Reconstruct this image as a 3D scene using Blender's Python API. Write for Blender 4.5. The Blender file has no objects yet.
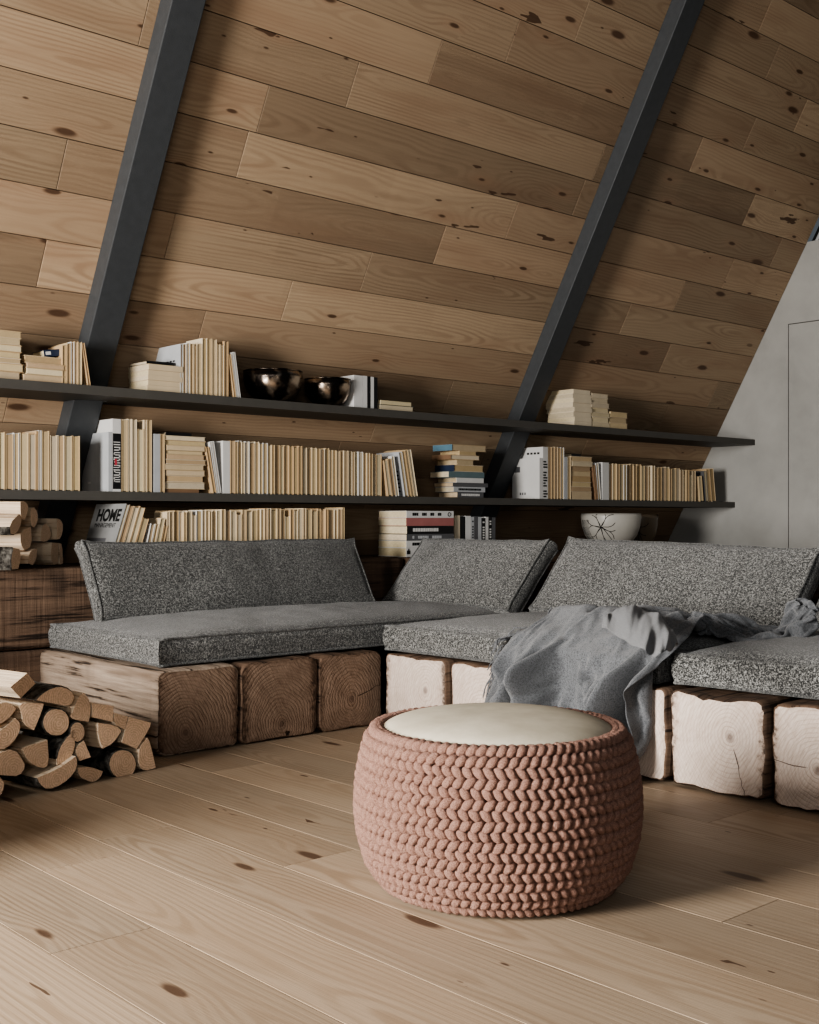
import bpy, math, random
import numpy as np
from mathutils import Vector, Matrix, noise as mnoise
random.seed(7)
PI = math.pi
C = bpy.context.scene.collection
SC = bpy.context.scene

# ------------------------------------------------------------------ camera frame (photo 819 x 1024)
FPX, CX, CY, EYE = 1184.0, 409.5, 519.0, 0.9
YAW = math.radians(48.06)
F = Vector((math.cos(YAW), math.sin(YAW), 0)); R = Vector((math.sin(YAW), -math.cos(YAW), 0)); U = Vector((0, 0, 1))
EYEP = Vector((0, 0, EYE))
def ray(x, y): return F + R*((x-CX)/FPX) - U*((y-CY)/FPX)
def at_y(x, y, Y): d = ray(x, y); return EYEP + d*(Y/d.y)
def at_x(x, y, X): d = ray(x, y); return EYEP + d*(X/d.x)
def at_z(x, y, z): d = ray(x, y); return EYEP + d*((z-EYE)/d.z)
def at_plane(x, y, p, n): d = ray(x, y); return EYEP + d*((p-EYEP).dot(n)/d.dot(n))

# ------------------------------------------------------------------ object helpers
LABELS = {}
def tag(o, label=None, cat=None, group=None, kind=None):
    if label:
        if label in LABELS and not group: print('DUP LABEL', label)
        LABELS[label] = 1
        o['label'] = label
    if cat: o['category'] = cat
    if group: o['group'] = group
    if kind: o['kind'] = kind
    return o
def thing(name, label, cat, loc=(0,0,0), rot=(0,0,0), group=None):
    o = bpy.data.objects.new(name, None); C.objects.link(o)
    o.empty_display_size = .05
    o.location = loc; o.rotation_euler = rot
    return tag(o, label, cat, group)
def obj(name, verts, faces, mats, parent=None, fm=None, smooth=False, uv=None, attr=None, origin=None):
    """one mesh object; with origin, the vertices are world coordinates moved to that base"""
    me = bpy.data.meshes.new(name)
    if origin is not None:
        ox, oy, oz = origin
        verts = [(v[0]-ox, v[1]-oy, v[2]-oz) for v in verts]
    me.from_pydata([tuple(v) for v in verts], [], [tuple(f) for f in faces])
    if not isinstance(mats, (list, tuple)): mats = [mats]
    for m in mats: me.materials.append(m)
    if fm is not None: me.polygons.foreach_set('material_index', fm)
    if smooth: me.polygons.foreach_set('use_smooth', [True]*len(me.polygons))
    if uv is not None:                       # uv per vertex, or per loop when a dict is given
        ul = me.uv_layers.new(name='UVMap')
        li = np.empty(len(me.loops), dtype=np.int32); me.loops.foreach_get('vertex_index', li)
        a = np.array(uv, dtype=np.float32)
        a = a if len(a) == len(li) and len(a) != len(verts) else a[li]
        ul.data.foreach_set('uv', a.ravel())
    if attr is not None:
        at = me.attributes.new('rnd', 'FLOAT', 'POINT'); at.data.foreach_set('value', np.array(attr, dtype=np.float32))
    me.update()
    o = bpy.data.objects.new(name, me); C.objects.link(o)
    if parent is not None: o.parent = parent
    elif origin is not None: o.location = origin
    return o
class MB:
    """collects shapes for ONE mesh"""
    def __init__(s): s.v = []; s.f = []; s.m = []
    def add(s, v, f, m=0):
        b = len(s.v); s.v += [tuple(x) for x in v]; s.f += [tuple(i+b for i in q) for q in f]; s.m += [m]*len(f)
    def box(s, x0, x1, y0, y1, z0, z1, m=0):
        v = [(x0,y0,z0),(x1,y0,z0),(x1,y1,z0),(x0,y1,z0),(x0,y0,z1),(x1,y0,z1),(x1,y1,z1),(x0,y1,z1)]
        s.add(v, [(0,3,2,1),(4,5,6,7),(0,1,5,4),(1,2,6,5),(2,3,7,6),(3,0,4,7)], m)
    def tube(s, pts, r, n=6, m=0, closed=False, taper=None):
        pts = [Vector(p) for p in pts]; N = len(pts); rings = []
        for i, p in enumerate(pts):
            a = pts[(i-1) % N] if closed or i > 0 else p; b = pts[(i+1) % N] if closed or i < N-1 else p
            t = (b-a).normalized(); h = Vector((0,0,1)) if abs(t.z) < .9 else Vector((1,0,0))
            e1 = t.cross(h).normalized(); e2 = t.cross(e1)
            rr = r if taper is None else r*taper(i/(N-1))
            rings.append([p + (e1*math.cos(2*PI*k/n) + e2*math.sin(2*PI*k/n))*rr for k in range(n)])
        v = [q for g in rings for q in g]; f = []
        for i in range(N if closed else N-1):
            j = (i+1) % N
            for k in range(n): f.append((i*n+k, i*n+(k+1) % n, j*n+(k+1) % n, j*n+k))
        if not closed: f += [tuple(range(n))[::-1], tuple((N-1)*n+k for k in range(n))]
        s.add(v, f, m)
    def lathe(s, prof, n=48, m=0, cap=True):
        v = [(r*math.cos(2*PI*k/n), r*math.sin(2*PI*k/n), z) for r, z in prof for k in range(n)]; f = []
        for i in range(len(prof)-1):
            for k in range(n): f.append((i*n+k, i*n+(k+1) % n, (i+1)*n+(k+1) % n, (i+1)*n+k))
        if cap: f += [tuple(range(n))[::-1], tuple((len(prof)-1)*n+k for k in range(n))]
        s.add(v, f, m)
    def build(s, name, mats, parent=None, smooth=False, origin=None):
        return obj(name, s.v, s.f, mats, parent, s.m, smooth, origin=origin)
def bevel(o, w, seg=2):
    md = o.modifiers.new('bevel', 'BEVEL'); md.width = w; md.segments = seg; md.limit_method = 'ANGLE'; md.angle_limit = .6
    return o

# ------------------------------------------------------------------ node helpers
class N:
    def __init__(s, name):
        s.m = bpy.data.materials.new(name); s.m.use_nodes = True; s.t = s.m.node_tree
        s.b = s.t.nodes['Principled BSDF']; s.out = s.t.nodes['Material Output']
    def _in(s, sock, v):
        if v is None: return
        if hasattr(v, 'is_output'): s.t.links.new(v, sock)
        else:
            if sock.type == 'RGBA' and len(v) == 3: v = (*v, 1)
            sock.default_value = v
    def math(s, op, a, b=None, c=None, clamp=False):
        n = s.t.nodes.new('ShaderNodeMath'); n.operation = op; n.use_clamp = clamp
        for i, x in enumerate((a, b, c)): s._in(n.inputs[i], x)
        return n.outputs[0]
    def add(s, a, b): return s.math('ADD', a, b)
    def mul(s, a, b): return s.math('MULTIPLY', a, b)
    def sub(s, a, b): return s.math('SUBTRACT', a, b)
    def step(s, v, a, b, lo=0., hi=1.):
        n = s.t.nodes.new('ShaderNodeMapRange'); n.interpolation_type = 'SMOOTHSTEP'; n.clamp = True
        s._in(n.inputs[0], v); s._in(n.inputs[1], a); s._in(n.inputs[2], b); s._in(n.inputs[3], lo); s._in(n.inputs[4], hi)
        return n.outputs[0]
    def lin(s, v, a, b, lo=0., hi=1.):
        n = s.t.nodes.new('ShaderNodeMapRange'); n.clamp = True
        s._in(n.inputs[0], v); s._in(n.inputs[1], a); s._in(n.inputs[2], b); s._in(n.inputs[3], lo); s._in(n.inputs[4], hi)
        return n.outputs[0]
    def mix(s, f, a, b, mode='MIX'):
        n = s.t.nodes.new('ShaderNodeMix'); n.data_type = 'RGBA'; n.blend_type = mode
        s._in(n.inputs[0], f); s._in(n.inputs[6], a); s._in(n.inputs[7], b)
        return n.outputs[2]
    def xyz(s, x, y, z=0.):
        n = s.t.nodes.new('ShaderNodeCombineXYZ')
        for i, v in enumerate((x, y, z)): s._in(n.inputs[i], v)
        return n.outputs[0]
    def sep(s, v):
        n = s.t.nodes.new('ShaderNodeSeparateXYZ'); s._in(n.inputs[0], v); return n.outputs
    def coord(s, k='Object'):
        return s.t.nodes.new('ShaderNodeTexCoord').outputs[k]
    def uv(s): return s.sep(s.coord('UV'))
    def attr(s, name):
        n = s.t.nodes.new('ShaderNodeAttribute'); n.attribute_name = name; return n.outputs['Fac']
    def rand(s): return s.t.nodes.new('ShaderNodeObjectInfo').outputs['Random']
    def noise(s, v, scale, detail=2., rough=.5, dist=0., dim='3D'):
        n = s.t.nodes.new('ShaderNodeTexNoise'); n.noise_dimensions = dim
        s._in(n.inputs['Vector'], v); s._in(n.inputs['Scale'], scale); s._in(n.inputs['Detail'], detail)
        s._in(n.inputs['Roughness'], rough); s._in(n.inputs['Distortion'], dist)
        return n.outputs['Fac']
    def voro(s, v, scale, feat='F1', rnd=1., dim='3D'):
        n = s.t.nodes.new('ShaderNodeTexVoronoi'); n.feature = feat; n.voronoi_dimensions = dim
        s._in(n.inputs['Vector'], v); s._in(n.inputs['Scale'], scale); s._in(n.inputs['Randomness'], rnd)
        return n.outputs
    def white(s, v):
        n = s.t.nodes.new('ShaderNodeTexWhiteNoise'); n.noise_dimensions = '1D'; s._in(n.inputs['W'], v); return n.outputs[0]
    def bump(s, h, strength=.3, dist=.01):
        n = s.t.nodes.new('ShaderNodeBump'); s._in(n.inputs['Strength'], strength); s._in(n.inputs['Distance'], dist); s._in(n.inputs['Height'], h)
        s.t.links.new(n.outputs[0], s.b.inputs['Normal'])
    def fin(s, color, rough=.6, metal=0., spec=None):
        s._in(s.b.inputs['Base Color'], color); s._in(s.b.inputs['Roughness'], rough); s._in(s.b.inputs['Metallic'], metal)
        if spec is not None: s._in(s.b.inputs['Specular IOR Level'], spec)
        return s.m

def mat_plank(name, light, dark, tone_lo, tone_hi, rough, knots=.5, red=(.42,.24,.14), ring=.009, contrast=.55):
    n = N(name); u, v, _ = n.uv(); rnd = n.attr('rnd')
    r2 = n.white(n.mul(rnd, 91.7)); r3 = n.white(n.mul(rnd, 37.3)); r4 = n.white(n.mul(rnd, 53.9))
    uo = n.add(u, n.mul(rnd, 60.))
    low = n.noise(n.xyz(n.mul(uo, .8), n.mul(v, 1.5), n.mul(rnd, 9.)), 1., 2.)
    warp = n.noise(n.xyz(n.mul(uo, 3.), n.mul(v, 16.), n.mul(rnd, 5.)), 1., 3.)
    kv = n.voro(n.xyz(n.mul(uo, 1.7), n.add(n.mul(v, 5.5), n.mul(rnd, 31.)), 0.), 1., dim='2D')
    kc = n.sep(kv['Color'])
    gate = n.step(kc[0], 1-knots, 1-knots+.05)
    k = n.mul(n.step(kv['Distance'], .38, .0), gate)
    ksz = n.lin(kc[1], 0., 1., .02, .13)
    core = n.mul(n.step(kv['Distance'], n.add(ksz, n.mul(n.sub(warp, .4), .16)), n.mul(ksz, .55)), gate)
    kv2 = n.voro(n.xyz(n.mul(uo, 4.5), n.add(n.mul(v, 13.), n.mul(rnd, 77.)), 0.), 1., dim='2D')
    core = n.math('MAXIMUM', core, n.mul(n.step(kv2['Distance'], n.add(.07, n.mul(n.sub(warp, .5), .2)), .03), n.step(n.sep(kv2['Color'])[0], .93, .95)))
    vv = n.add(v, n.mul(n.sub(r2, .5), .16))
    d = n.add(n.mul(n.sub(low, .42), .26), n.mul(r3, .05))
    r = n.math('SQRT', n.add(n.mul(vv, vv), n.mul(d, d)))
    ph = n.add(n.add(r, n.mul(k, .03)), n.mul(warp, .014))
    rings = n.math('SINE', n.mul(ph, 2*PI/ring))
    rings = n.step(rings, -.5, 1.)
    fib = n.noise(n.xyz(n.mul(uo, 5.), n.mul(v, 260.), rnd), 1., 2.)
    blot = n.noise(n.xyz(n.mul(uo, 1.1), n.mul(v, 7.), n.mul(rnd, 7.)), 1., 3.)
    cv = n.noise(n.xyz(n.mul(uo, 1.6), n.mul(v, 9.), n.mul(rnd, 21.)), 1., 2.)
    col = n.mix(n.mul(rings, n.lin(cv, .3, .7, contrast*.25, contrast*1.15)), light, dark)
    col = n.mix(n.mul(n.step(blot, .45, .75), .5), col, red)
    col = n.mix(n.mul(r4, .45), col, red)
    col = n.mix(n.lin(fib, .3, .7, 0., .25), col, dark)
    tone = n.lin(n.white(n.mul(rnd, 711.)), 0., 1., tone_lo, tone_hi)
    col = n.mix(1., col, n.xyz(tone, tone, tone), 'MULTIPLY')
    col = n.mix(n.mul(n.mul(k, k), .38), col, red)
    col = n.mix(n.mul(core, .85), col, (.055,.026,.015))
    n.bump(n.add(n.mul(rings, .3), fib), .12, .004)
    return n.fin(col, n.lin(fib, .2, .8, rough-.06, rough+.1), spec=.25)

def mat_beam_end(name, light, dark):
    n = N(name); u, v, _ = n.uv(); rd = n.rand()
    a = n.white(n.mul(rd, 77.)); b = n.white(n.mul(rd, 133.)); c = n.white(n.mul(rd, 219.))
    w = n.noise(n.xyz(u, v, n.mul(rd, 40.)), 9., 3.)
    x = n.add(u, n.mul(n.sub(a, .5), .14)); y = n.add(v, n.mul(n.sub(b, .35), .16))
    r = n.math('SQRT', n.add(n.mul(x, x), n.mul(n.mul(y, y), .8)))
    ang = n.math('ARCTAN2', y, x)
    rr = n.add(r, n.mul(w, .05))
    ring = n.step(n.math('SINE', n.mul(rr, 2*PI/.0125)), .1, 1.)
    wide = n.noise(n.xyz(n.mul(rr, 30.), 0., rd), 1., 2.)
    ray_ = n.noise(n.xyz(n.mul(ang, 14.), n.mul(r, 9.), rd), 1., 4.)
    scratch = n.noise(n.xyz(n.mul(n.add(u, n.mul(v, .6)), 260.), n.mul(n.sub(v, n.mul(u, .6)), 22.), rd), 1., 2.)
    col = n.mix(n.mul(ring, n.lin(wide, .35, .65, .1, .55)), light, dark)
    col = n.mix(n.mul(n.step(ray_, .5, .8), .35), col, dark)
    col = n.mix(n.lin(scratch, .42, .72, 0., .7), col, dark)
    pith = n.step(r, .022, .004)
    col = n.mix(n.mul(pith, .6), col, (.07,.04,.03))
    far = n.math('MAXIMUM', n.math('ABSOLUTE', u), n.math('ABSOLUTE', v))
    edge = n.noise(n.xyz(u, v, n.mul(rd, 23.)), 45., 4., .65)
    col = n.mix(n.mul(n.step(n.add(far, n.mul(n.sub(edge, .5), .07)), .135, .172), .75), col, dark)
    col = n.mix(n.step(n.add(far, n.mul(n.sub(edge, .5), .10)), .158, .184, 0., .85), col, (.03,.018,.012))
    # a drying crack running from the pith to the edge, different on every beam
    ca = n.lin(c, 0., 1., -2.9, .4)
    da = n.math('ABSOLUTE', n.sub(n.add(ang, n.mul(n.sub(w, .5), .5)), ca))
    crack = n.mul(n.step(n.mul(da, r), n.add(.001, n.mul(n.sub(w, .35), .008)), .0005), n.step(r, .03, .05))
    crack = n.mul(crack, n.step(n.white(n.mul(rd, 57.)), .35, .36))
    col = n.mix(n.mul(crack, .95), col, (.015,.01,.008))
    blot = n.noise(n.xyz(u, v, n.mul(rd, 11.)), 14., 4.)
    col = n.mix(n.lin(blot, .45, .75, 0., .35), col, dark)
    h = n.sub(n.add(n.mul(ring, -.4), n.mul(scratch, .6)), n.mul(crack, 4.))
    n.bump(h, .5, .006)
    return n.fin(col, .8, spec=.15)

def mat_timber(name, light, dark, black, vs=1.0):
    n = N(name); u, v, _ = n.uv(); rd = n.rand()
    p = n.xyz(n.add(u, n.mul(rd, 30.)), v, rd)
    su, sv, sz = n.sep(p)
    g = n.noise(n.xyz(n.mul(su, 2.2), n.mul(sv, 42.), sz), 1., 5., .6)
    g2 = n.noise(n.xyz(n.mul(su, 1.3), n.mul(sv, 9.), sz), 1., 3.)
    saw = n.noise(n.xyz(n.mul(su, 60.), n.mul(sv, 2.5), sz), 1., 2.)
    stain = n.noise(n.xyz(n.mul(su, 6.5), n.mul(sv, 2.), sz), 1., 2.)
    col = n.mix(n.lin(g, .3, .7), light, dark)
    col = n.mix(n.step(g2, .5, .7, 0., .8), col, dark)
    col = n.mix(n.mul(n.step(g, .54, .63), .92), col, black)
    col = n.mix(n.mul(n.step(stain, .52, .66), .55*vs), col, black)
    col = n.mix(n.mul(n.lin(saw, .4, .7), .12*vs), col, black)
    n.bump(n.add(g, n.mul(saw, .4)), .8, .012)
    return n.fin(col, .8, spec=.2)

def mat_tweed(name, lo, hi, scale=230., bias=.5, wv_amt=.03):
    n = N(name); p = n.coord('Object')
    a = n.noise(p, scale, 2., .6); b = n.noise(p, scale*.45, 2., .6); c = n.noise(p, 3., 2.)
    x, y, z = n.sep(p)
    wv = n.math('SINE', n.mul(n.add(n.add(x, y), n.mul(z, 1.2)), 520.))
    wv2 = n.math('SINE', n.mul(n.add(n.sub(x, y), n.mul(z, 1.2)), 520.))
    weave = n.mul(n.mul(wv, wv2), wv_amt)
    f = n.step(n.add(n.add(n.mul(a, .62), n.mul(b, .38)), weave), bias-.09, bias+.13)
    col = n.mix(f, lo, hi)
    col = n.mix(n.lin(c, .3, .7, 0., .25), col, lo)
    n.bump(n.add(n.mul(f, .8), n.mul(b, .5)), .55, .004)
    m = n.fin(col, .95, spec=.1)
    n.b.inputs['Sheen Weight'].default_value = .25; n.b.inputs['Sheen Roughness'].default_value = .6
    return m

def mat_plain(name, col, rough=.6, metal=0., var=.12, scale=14., bump=0., spec=.3):
    n = N(name); p = n.coord('Object'); a = n.noise(p, scale, 3.)
    d = tuple(c*(1-var*2) for c in col); h = tuple(min(1, c*(1+var)) for c in col)
    if bump: n.bump(n.noise(p, scale*8, 2.), bump, .004)
    return n.fin(n.mix(a, d, h), rough, metal, spec)

def mat_pages(name, col):
    n = N(name); p = n.coord('Object'); x, y, z = n.sep(p); rd = n.rand()
    a = n.noise(n.xyz(n.mul(x, 420.), n.mul(y, 60.), n.mul(z, 420.)), 1., 1.)
    b = n.noise(p, 18., 2.)
    d = tuple(c*.62 for c in col)
    c = n.mix(n.lin(a, .35, .65, 0., .5), col, d)
    c = n.mix(n.lin(b, .3, .7, 0., .25), c, d)
    t = n.lin(rd, 0., 1., .68, .94)
    c = n.mix(1., c, n.xyz(t, t, n.mul(t, n.lin(n.white(n.mul(rd, 31.)), 0., 1., .9, 1.05))), 'MULTIPLY')
    return n.fin(c, .85, spec=.1)

M = {}
M['ceil'] = mat_plank('pine ceiling boards', (.47,.35,.23), (.28,.19,.12), .52, 1.10, .55, .42, (.30,.185,.115), ring=.017, contrast=.62)
M['floor'] = mat_plank('pale pine floor boards', (.44,.345,.25), (.25,.175,.112), .72, 1.02, .48, .2, (.33,.235,.155), ring=.017, contrast=.66)
M['gap'] = mat_plain('dark board joint', (.012,.009,.007), .9)
M['joint'] = mat_plain('pale board joint', (.16,.115,.08), .8)
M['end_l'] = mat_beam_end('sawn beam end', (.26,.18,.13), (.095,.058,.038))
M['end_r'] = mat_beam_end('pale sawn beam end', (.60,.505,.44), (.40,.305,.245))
M['timber'] = mat_timber('weathered beam side', (.43,.345,.27), (.15,.105,.075), (.02,.014,.011), .25)
M['timber_dark'] = mat_timber('rough dark beam side', (.155,.10,.067), (.078,.049,.034), (.018,.012,.009), 1.)
M['tweed'] = mat_tweed('grey tweed', (.012,.012,.0115), (.34,.338,.32), 250., .525)
M['piping'] = mat_tweed('dark grey piping', (.02,.02,.02), (.17,.17,.16))
M['steel'] = mat_plain('dark slate painted steel', (.050,.054,.058), .5, .0, .12, 30., .25, .4)
M['shelf'] = mat_plain('dark charcoal shelf', (.075,.07,.062), .55, .0, .1, 10., .05, .35)
M['throw'] = mat_tweed('soft grey wool', (.045,.048,.052), (.135,.14,.148), 330., .46, 0.)
M['yarn'] = None
M['black'] = mat_plain('black cover', (.012,.012,.013), .4)
M['white'] = mat_plain('white cover', (.60,.59,.57), .5, var=.05)
M['grey'] = mat_plain('pale grey cover', (.42,.43,.44), .5, var=.1)
M['mag'] = mat_plain('mid grey cover', (.24,.24,.235), .5)
M['dgrey'] = mat_plain('dark grey cover', (.10,.10,.105), .5)
M['navy'] = mat_plain('navy cover', (.02,.03,.06), .5)
M['blue'] = mat_plain('muted blue cover', (.10,.19,.25), .6)
M['teal'] = mat_plain('grey teal cover', (.12,.17,.18), .6)
M['red'] = mat_plain('faded red cover', (.36,.14,.13), .6)
M['brown'] = mat_plain('brown cover', (.20,.12,.07), .6)
M['ink'] = mat_plain('black ink', (.01,.01,.01), .6)
M['rink'] = mat_plain('red ink', (.4,.05,.07), .6)
M['cream'] = [mat_plain('cream cover %s' % k, c, .75, var=.08) for k, c in
              (('warm', (.50,.38,.23)), ('pale', (.57,.46,.31)), ('tan', (.47,.33,.19)), ('sand', (.47,.36,.22)), ('ivory', (.64,.55,.41)))]
M['pages'] = [mat_pages('page edges %s' % k, c) for k, c in
              (('cream', (.72,.57,.37)), ('warm', (.66,.50,.31)), ('ivory', (.78,.66,.47)), ('tan', (.58,.42,.26)))]
def mk_yarn():
    n = N('terracotta wool yarn'); p = n.coord('Object')
    a = n.noise(p, 420., 2., .6); b = n.noise(p, 60., 2.); c = n.noise(p, 14., 2.)
    col = n.mix(n.lin(a, .3, .7), (.19,.095,.07), (.48,.295,.23))
    col = n.mix(n.lin(b, .35, .7, 0., .35), col, (.24,.12,.088))
    n.bump(n.add(a, n.mul(b, .6)), 1., .009)
    m = n.fin(col, .95, spec=.08)
    n.b.inputs['Sheen Weight'].default_value = .05; n.b.inputs['Sheen Roughness'].default_value = .5
    return m
M['yarn'] = mk_yarn()
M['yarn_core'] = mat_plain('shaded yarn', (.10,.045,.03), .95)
def mk_leather():
    n = N('cream suede'); p = n.coord('Object'); a = n.noise(p, 7., 4., .6); b = n.noise(p, 150., 2.)
    col = n.mix(n.lin(a, .3, .7), (.44,.39,.30), (.60,.545,.44))
    n.bump(n.add(n.mul(a, .5), n.mul(b, .15)), .15, .01)
    return n.fin(col, .75, spec=.2)
M['suede'] = mk_leather()
def mk_plaster():
    n = N('grey plaster'); p = n.coord('Object'); a = n.noise(p, 1.6, 5., .6); b = n.noise(p, 5., 4., .55, .4); c = n.noise(p, 60., 2.)
    col = n.mix(n.lin(a, .3, .7), (.30,.295,.275), (.40,.392,.37))
    col = n.mix(n.lin(b, .4, .7, 0., .3), col, (.44,.43,.41))
    n.bump(n.add(b, n.mul(c, .15)), .12, .01)
    return n.fin(col, .8, spec=.25)
M['plaster'] = mk_plaster()
def mk_logend():
    n = N('firewood end grain'); u, v, _ = n.uv(); rd = n.rand()
    w = n.noise(n.xyz(u, v, n.mul(rd, 40.)), 22., 3.)
    x = n.add(u, n.mul(n.sub(n.white(n.mul(rd, 71.)), .5), .05)); y = n.add(v, n.mul(n.sub(n.white(n.mul(rd, 17.)), .5), .05))
    r = n.math('SQRT', n.add(n.mul(x, x), n.mul(y, y)))
    ring = n.step(n.math('SINE', n.mul(n.add(r, n.mul(w, .012)), 2*PI/.0085)), -.3, 1.)
    sp = n.noise(n.xyz(n.mul(u, 160.), n.mul(v, 160.), rd), 1., 3.)
    col = n.mix(n.mul(ring, .45), (.90,.64,.44), (.58,.37,.23))
    col = n.mix(n.lin(sp, .4, .75, 0., .5), col, (.42,.26,.15))
    t = n.lin(n.white(n.mul(rd, 3.3)), 0., 1., .75, 1.1)
    col = n.mix(1., col, n.xyz(t, t, t), 'MULTIPLY')
    n.bump(n.add(ring, sp), .3, .004)
    return n.fin(col, .85, spec=.1)
M['logend'] = mk_logend()
M['split'] = mat_timber('split firewood face', (.74,.62,.47), (.56,.42,.29), (.38,.26,.17), .1)
def mk_bark():
    n = N('grey bark'); p = n.coord('Object'); a = n.noise(p, 26., 5., .65); b = n.noise(p, 9., 3.)
    col = n.mix(n.step(a, .38, .66), (.014,.012,.010), (.13,.12,.105))
    col = n.mix(n.step(b, .56, .72, 0., .6), col, (.42,.40,.37))
    n.bump(a, .9, .012)
    return n.fin(col, .9, spec=.1)
M['bark'] = mk_bark()
def mk_bowl():
    n = N('hammered dark metal'); p = n.coord('Object'); v = n.voro(p, 26., 'SMOOTH_F1'); a = n.noise(p, 9., 3.)
    n.bump(v['Distance'], .25, .01)
    return n.fin(n.mix(n.step(a, .46, .62), (.030,.024,.020), (.50,.40,.31)), .24, .95, .5)  # pale patches are warm reflections painted into the metal colour
M['bowl'] = mk_bowl()
M['ceramic'] = mat_plain('white glazed ceramic', (.42,.40,.36), .35, var=.1, scale=8.)
M['ceramic_dark'] = mat_plain('brown glazed ceramic', (.17,.13,.09), .35, var=.2, scale=8.)
def mk_glass():
    n = N('dark window glass'); return n.fin((.010,.011,.011), .5, 0., .1)
M['glass'] = mk_glass()

# ------------------------------------------------------------------ the setting
XW = 7.948                                     # plaster wall
P0 = Vector((XW, 5.713, .732))                 # a point on the sloping ceiling
CT, ST = .48559, .87419                        # slope cosine and sine
UP = Vector((0, -CT, ST)); NIN = Vector((0, -ST, -CT))
def ceil_pt(X, s, d=0.): p = P0 + UP*s + NIN*d; return Vector((X, p.y, p.z))
def ceil_Y(z): return P0.y - (z-P0.z)*CT/ST

def planks(name, cells, mapper, mats, thick=.012, gap=.0016, bev=.0012):
    """cells: (u0,u1,v0,v1); each board is an island with its own grain"""
    v = []; f = []; uv = []; rn = []
    for (u0, u1, v0, v1) in cells:
        b = len(v); r = random.random()
        vc = (v0+v1)/2
        for (g, h) in ((gap, -thick), (gap, -bev), (gap+bev, 0.)):
            for (a, c) in ((u0+g, v0+g), (u1-g, v0+g), (u1-g, v1-g), (u0+g, v1-g)):
                v.append(mapper(a, c, h)); uv.append((a, c-vc)); rn.append(r)
        f.append((b+8, b+9, b+10, b+11))
        for k in range(2):
            for i in range(4):
                j = (i+1) % 4
                f.append((b+4*k+i, b+4*k+j, b+4*k+4+j, b+4*k+4+i))
    return obj(name, v, f, mats, uv=uv, attr=rn)

# floor boards run along Y
cells = []
W = .24; X0 = 1.085
seen = {0: [.9, 2.32], 1: [.6, 2.88, 4.3], 2: [1.0, 3.05], 3: [.2, 1.02, 2.5, 4.5], 4: [.75, 1.99, 4.2], 5: [-.2, 1.5, 3.6],
        6: [.9, 2.9], 7: [.3, 2.25, 4.6], 8: [1.05, 2.02, 3.3], 9: [.5, 1.93, 2.47, 4.4]}
for i in range(-17, 29):
    xa = X0 + W*i; ys = list(seen.get(i, []))
    if not ys:
        y = -2. + random.random()*1.5
        while y < 6.: ys.append(y); y += 1.4 + random.random()*1.6
    ys = sorted(ys)
    while ys[0] > -1.5: ys.insert(0, ys[0]-1.5-random.random()*1.2)
    ys = [max(-3., ys[0]-2.)] + ys + [6.12]
    for a, b in zip(ys, ys[1:]):
        if b-a > .05: cells.append((a, b, xa, xa+W))
fl = planks('floor', cells, lambda a, c, h: (c, a, h), M['floor'], gap=.0008, bev=.0008)
tag(fl, 'pale knotty pine board floor running towards the timber bench', 'floor', kind='structure')
o = obj('floor_base', [(-3,-5,-.012),(XW,-5,-.012),(XW,6.12,-.012),(-3,6.12,-.012)], [(0,1,2,3)], M['joint'])
o.parent = fl

# ceiling boards run along X, joints where the photograph shows them
SW = .2225; S0 = 2.71 - SW*16
joints = {}
for (px, py) in [(264,105),(354,80),(63,160),(287,300),(203,322),(366,272),(512,220),(440,244),(513.5,38),(582.6,19),(436,59),(579,197),
                 (448,396),(697,153),(801,115),(750,133),(776,253),(727,276),(679,297),(625,320),(712,396),(663,419),(6,408),(373,432)]:
    q = at_plane(px, py, P0, NIN); s = (q-P0).dot(UP)
    joints.setdefault(int(math.floor((s-S0)/SW)), []).append(q.x)
cells = []
for k in range(0, 33):
    xs = sorted(joints.get(k, []))
    if not xs: xs = [2.2 + random.random()*5.]
    while xs[0] > -2.: xs.insert(0, xs[0]-1.1-random.random()*1.6)
    while xs[-1] < XW-1.6: xs.append(xs[-1]+1.2+random.random()*1.5)
    xs = [x for x in xs if -3 < x < XW-.25]
    xs = [-3.] + xs + [XW]
    for a, b in zip(xs, xs[1:]): cells.append((a, b, S0+SW*k, S0+SW*(k+1)))
ce = planks('ceiling', cells, lambda a, c, h: tuple(ceil_pt(a, c, h)), M['ceil'])
tag(ce, 'sloping ceiling of knotty pine boards above the bookshelves', 'ceiling', kind='structure')
q = [ceil_pt(-3, S0, -.012), ceil_pt(XW, S0, -.012), ceil_pt(XW, S0+33*SW, -.012), ceil_pt(-3, S0+33*SW, -.012)]
o = obj('board_backing', q, [(0,1,2,3)], M['gap']); o.parent = ce

# plaster partition with a flush door; dark glazing above it
ztop = 2.925
y_d = at_x(788, 324, XW).y; z_d = at_x(788, 324, XW).z
mb = MB()
def wall_poly(y_near, ya, yb, za, zb): pass
g = .006
yt = ceil_Y(ztop)
v = [(XW, ceil_Y(0), 0), (XW, yt, ztop), (XW, y_d, ztop), (XW, y_d, z_d), (XW, y_d, 0), (XW, y_d-.95, z_d), (XW, y_d-.95, ztop), (XW, y_d-.95, 0), (XW, -3, 0), (XW, -3, ztop)]
f = [(0,4,3,2,1), (3,5,6,2), (7,8,9,6,5)]
th = .1
nv = len(v); v2 = v + [(x+th, y, z) for x, y, z in v]
f2 = f + [tuple(i+nv for i in q[::-1]) for q in f] + [(1,2,2+nv,1+nv), (2,6,6+nv,2+nv), (6,9,9+nv,6+nv), (0,1,1+nv,nv), (3,4,4+nv,3+nv), (5,3,3+nv,5+nv), (7,5,5+nv,7+nv)]
w = obj('wall_right', v2, f2, M['plaster'])
tag(w, 'grey plaster gable wall at the end of the shelves', 'wall', kind='structure')
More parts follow.
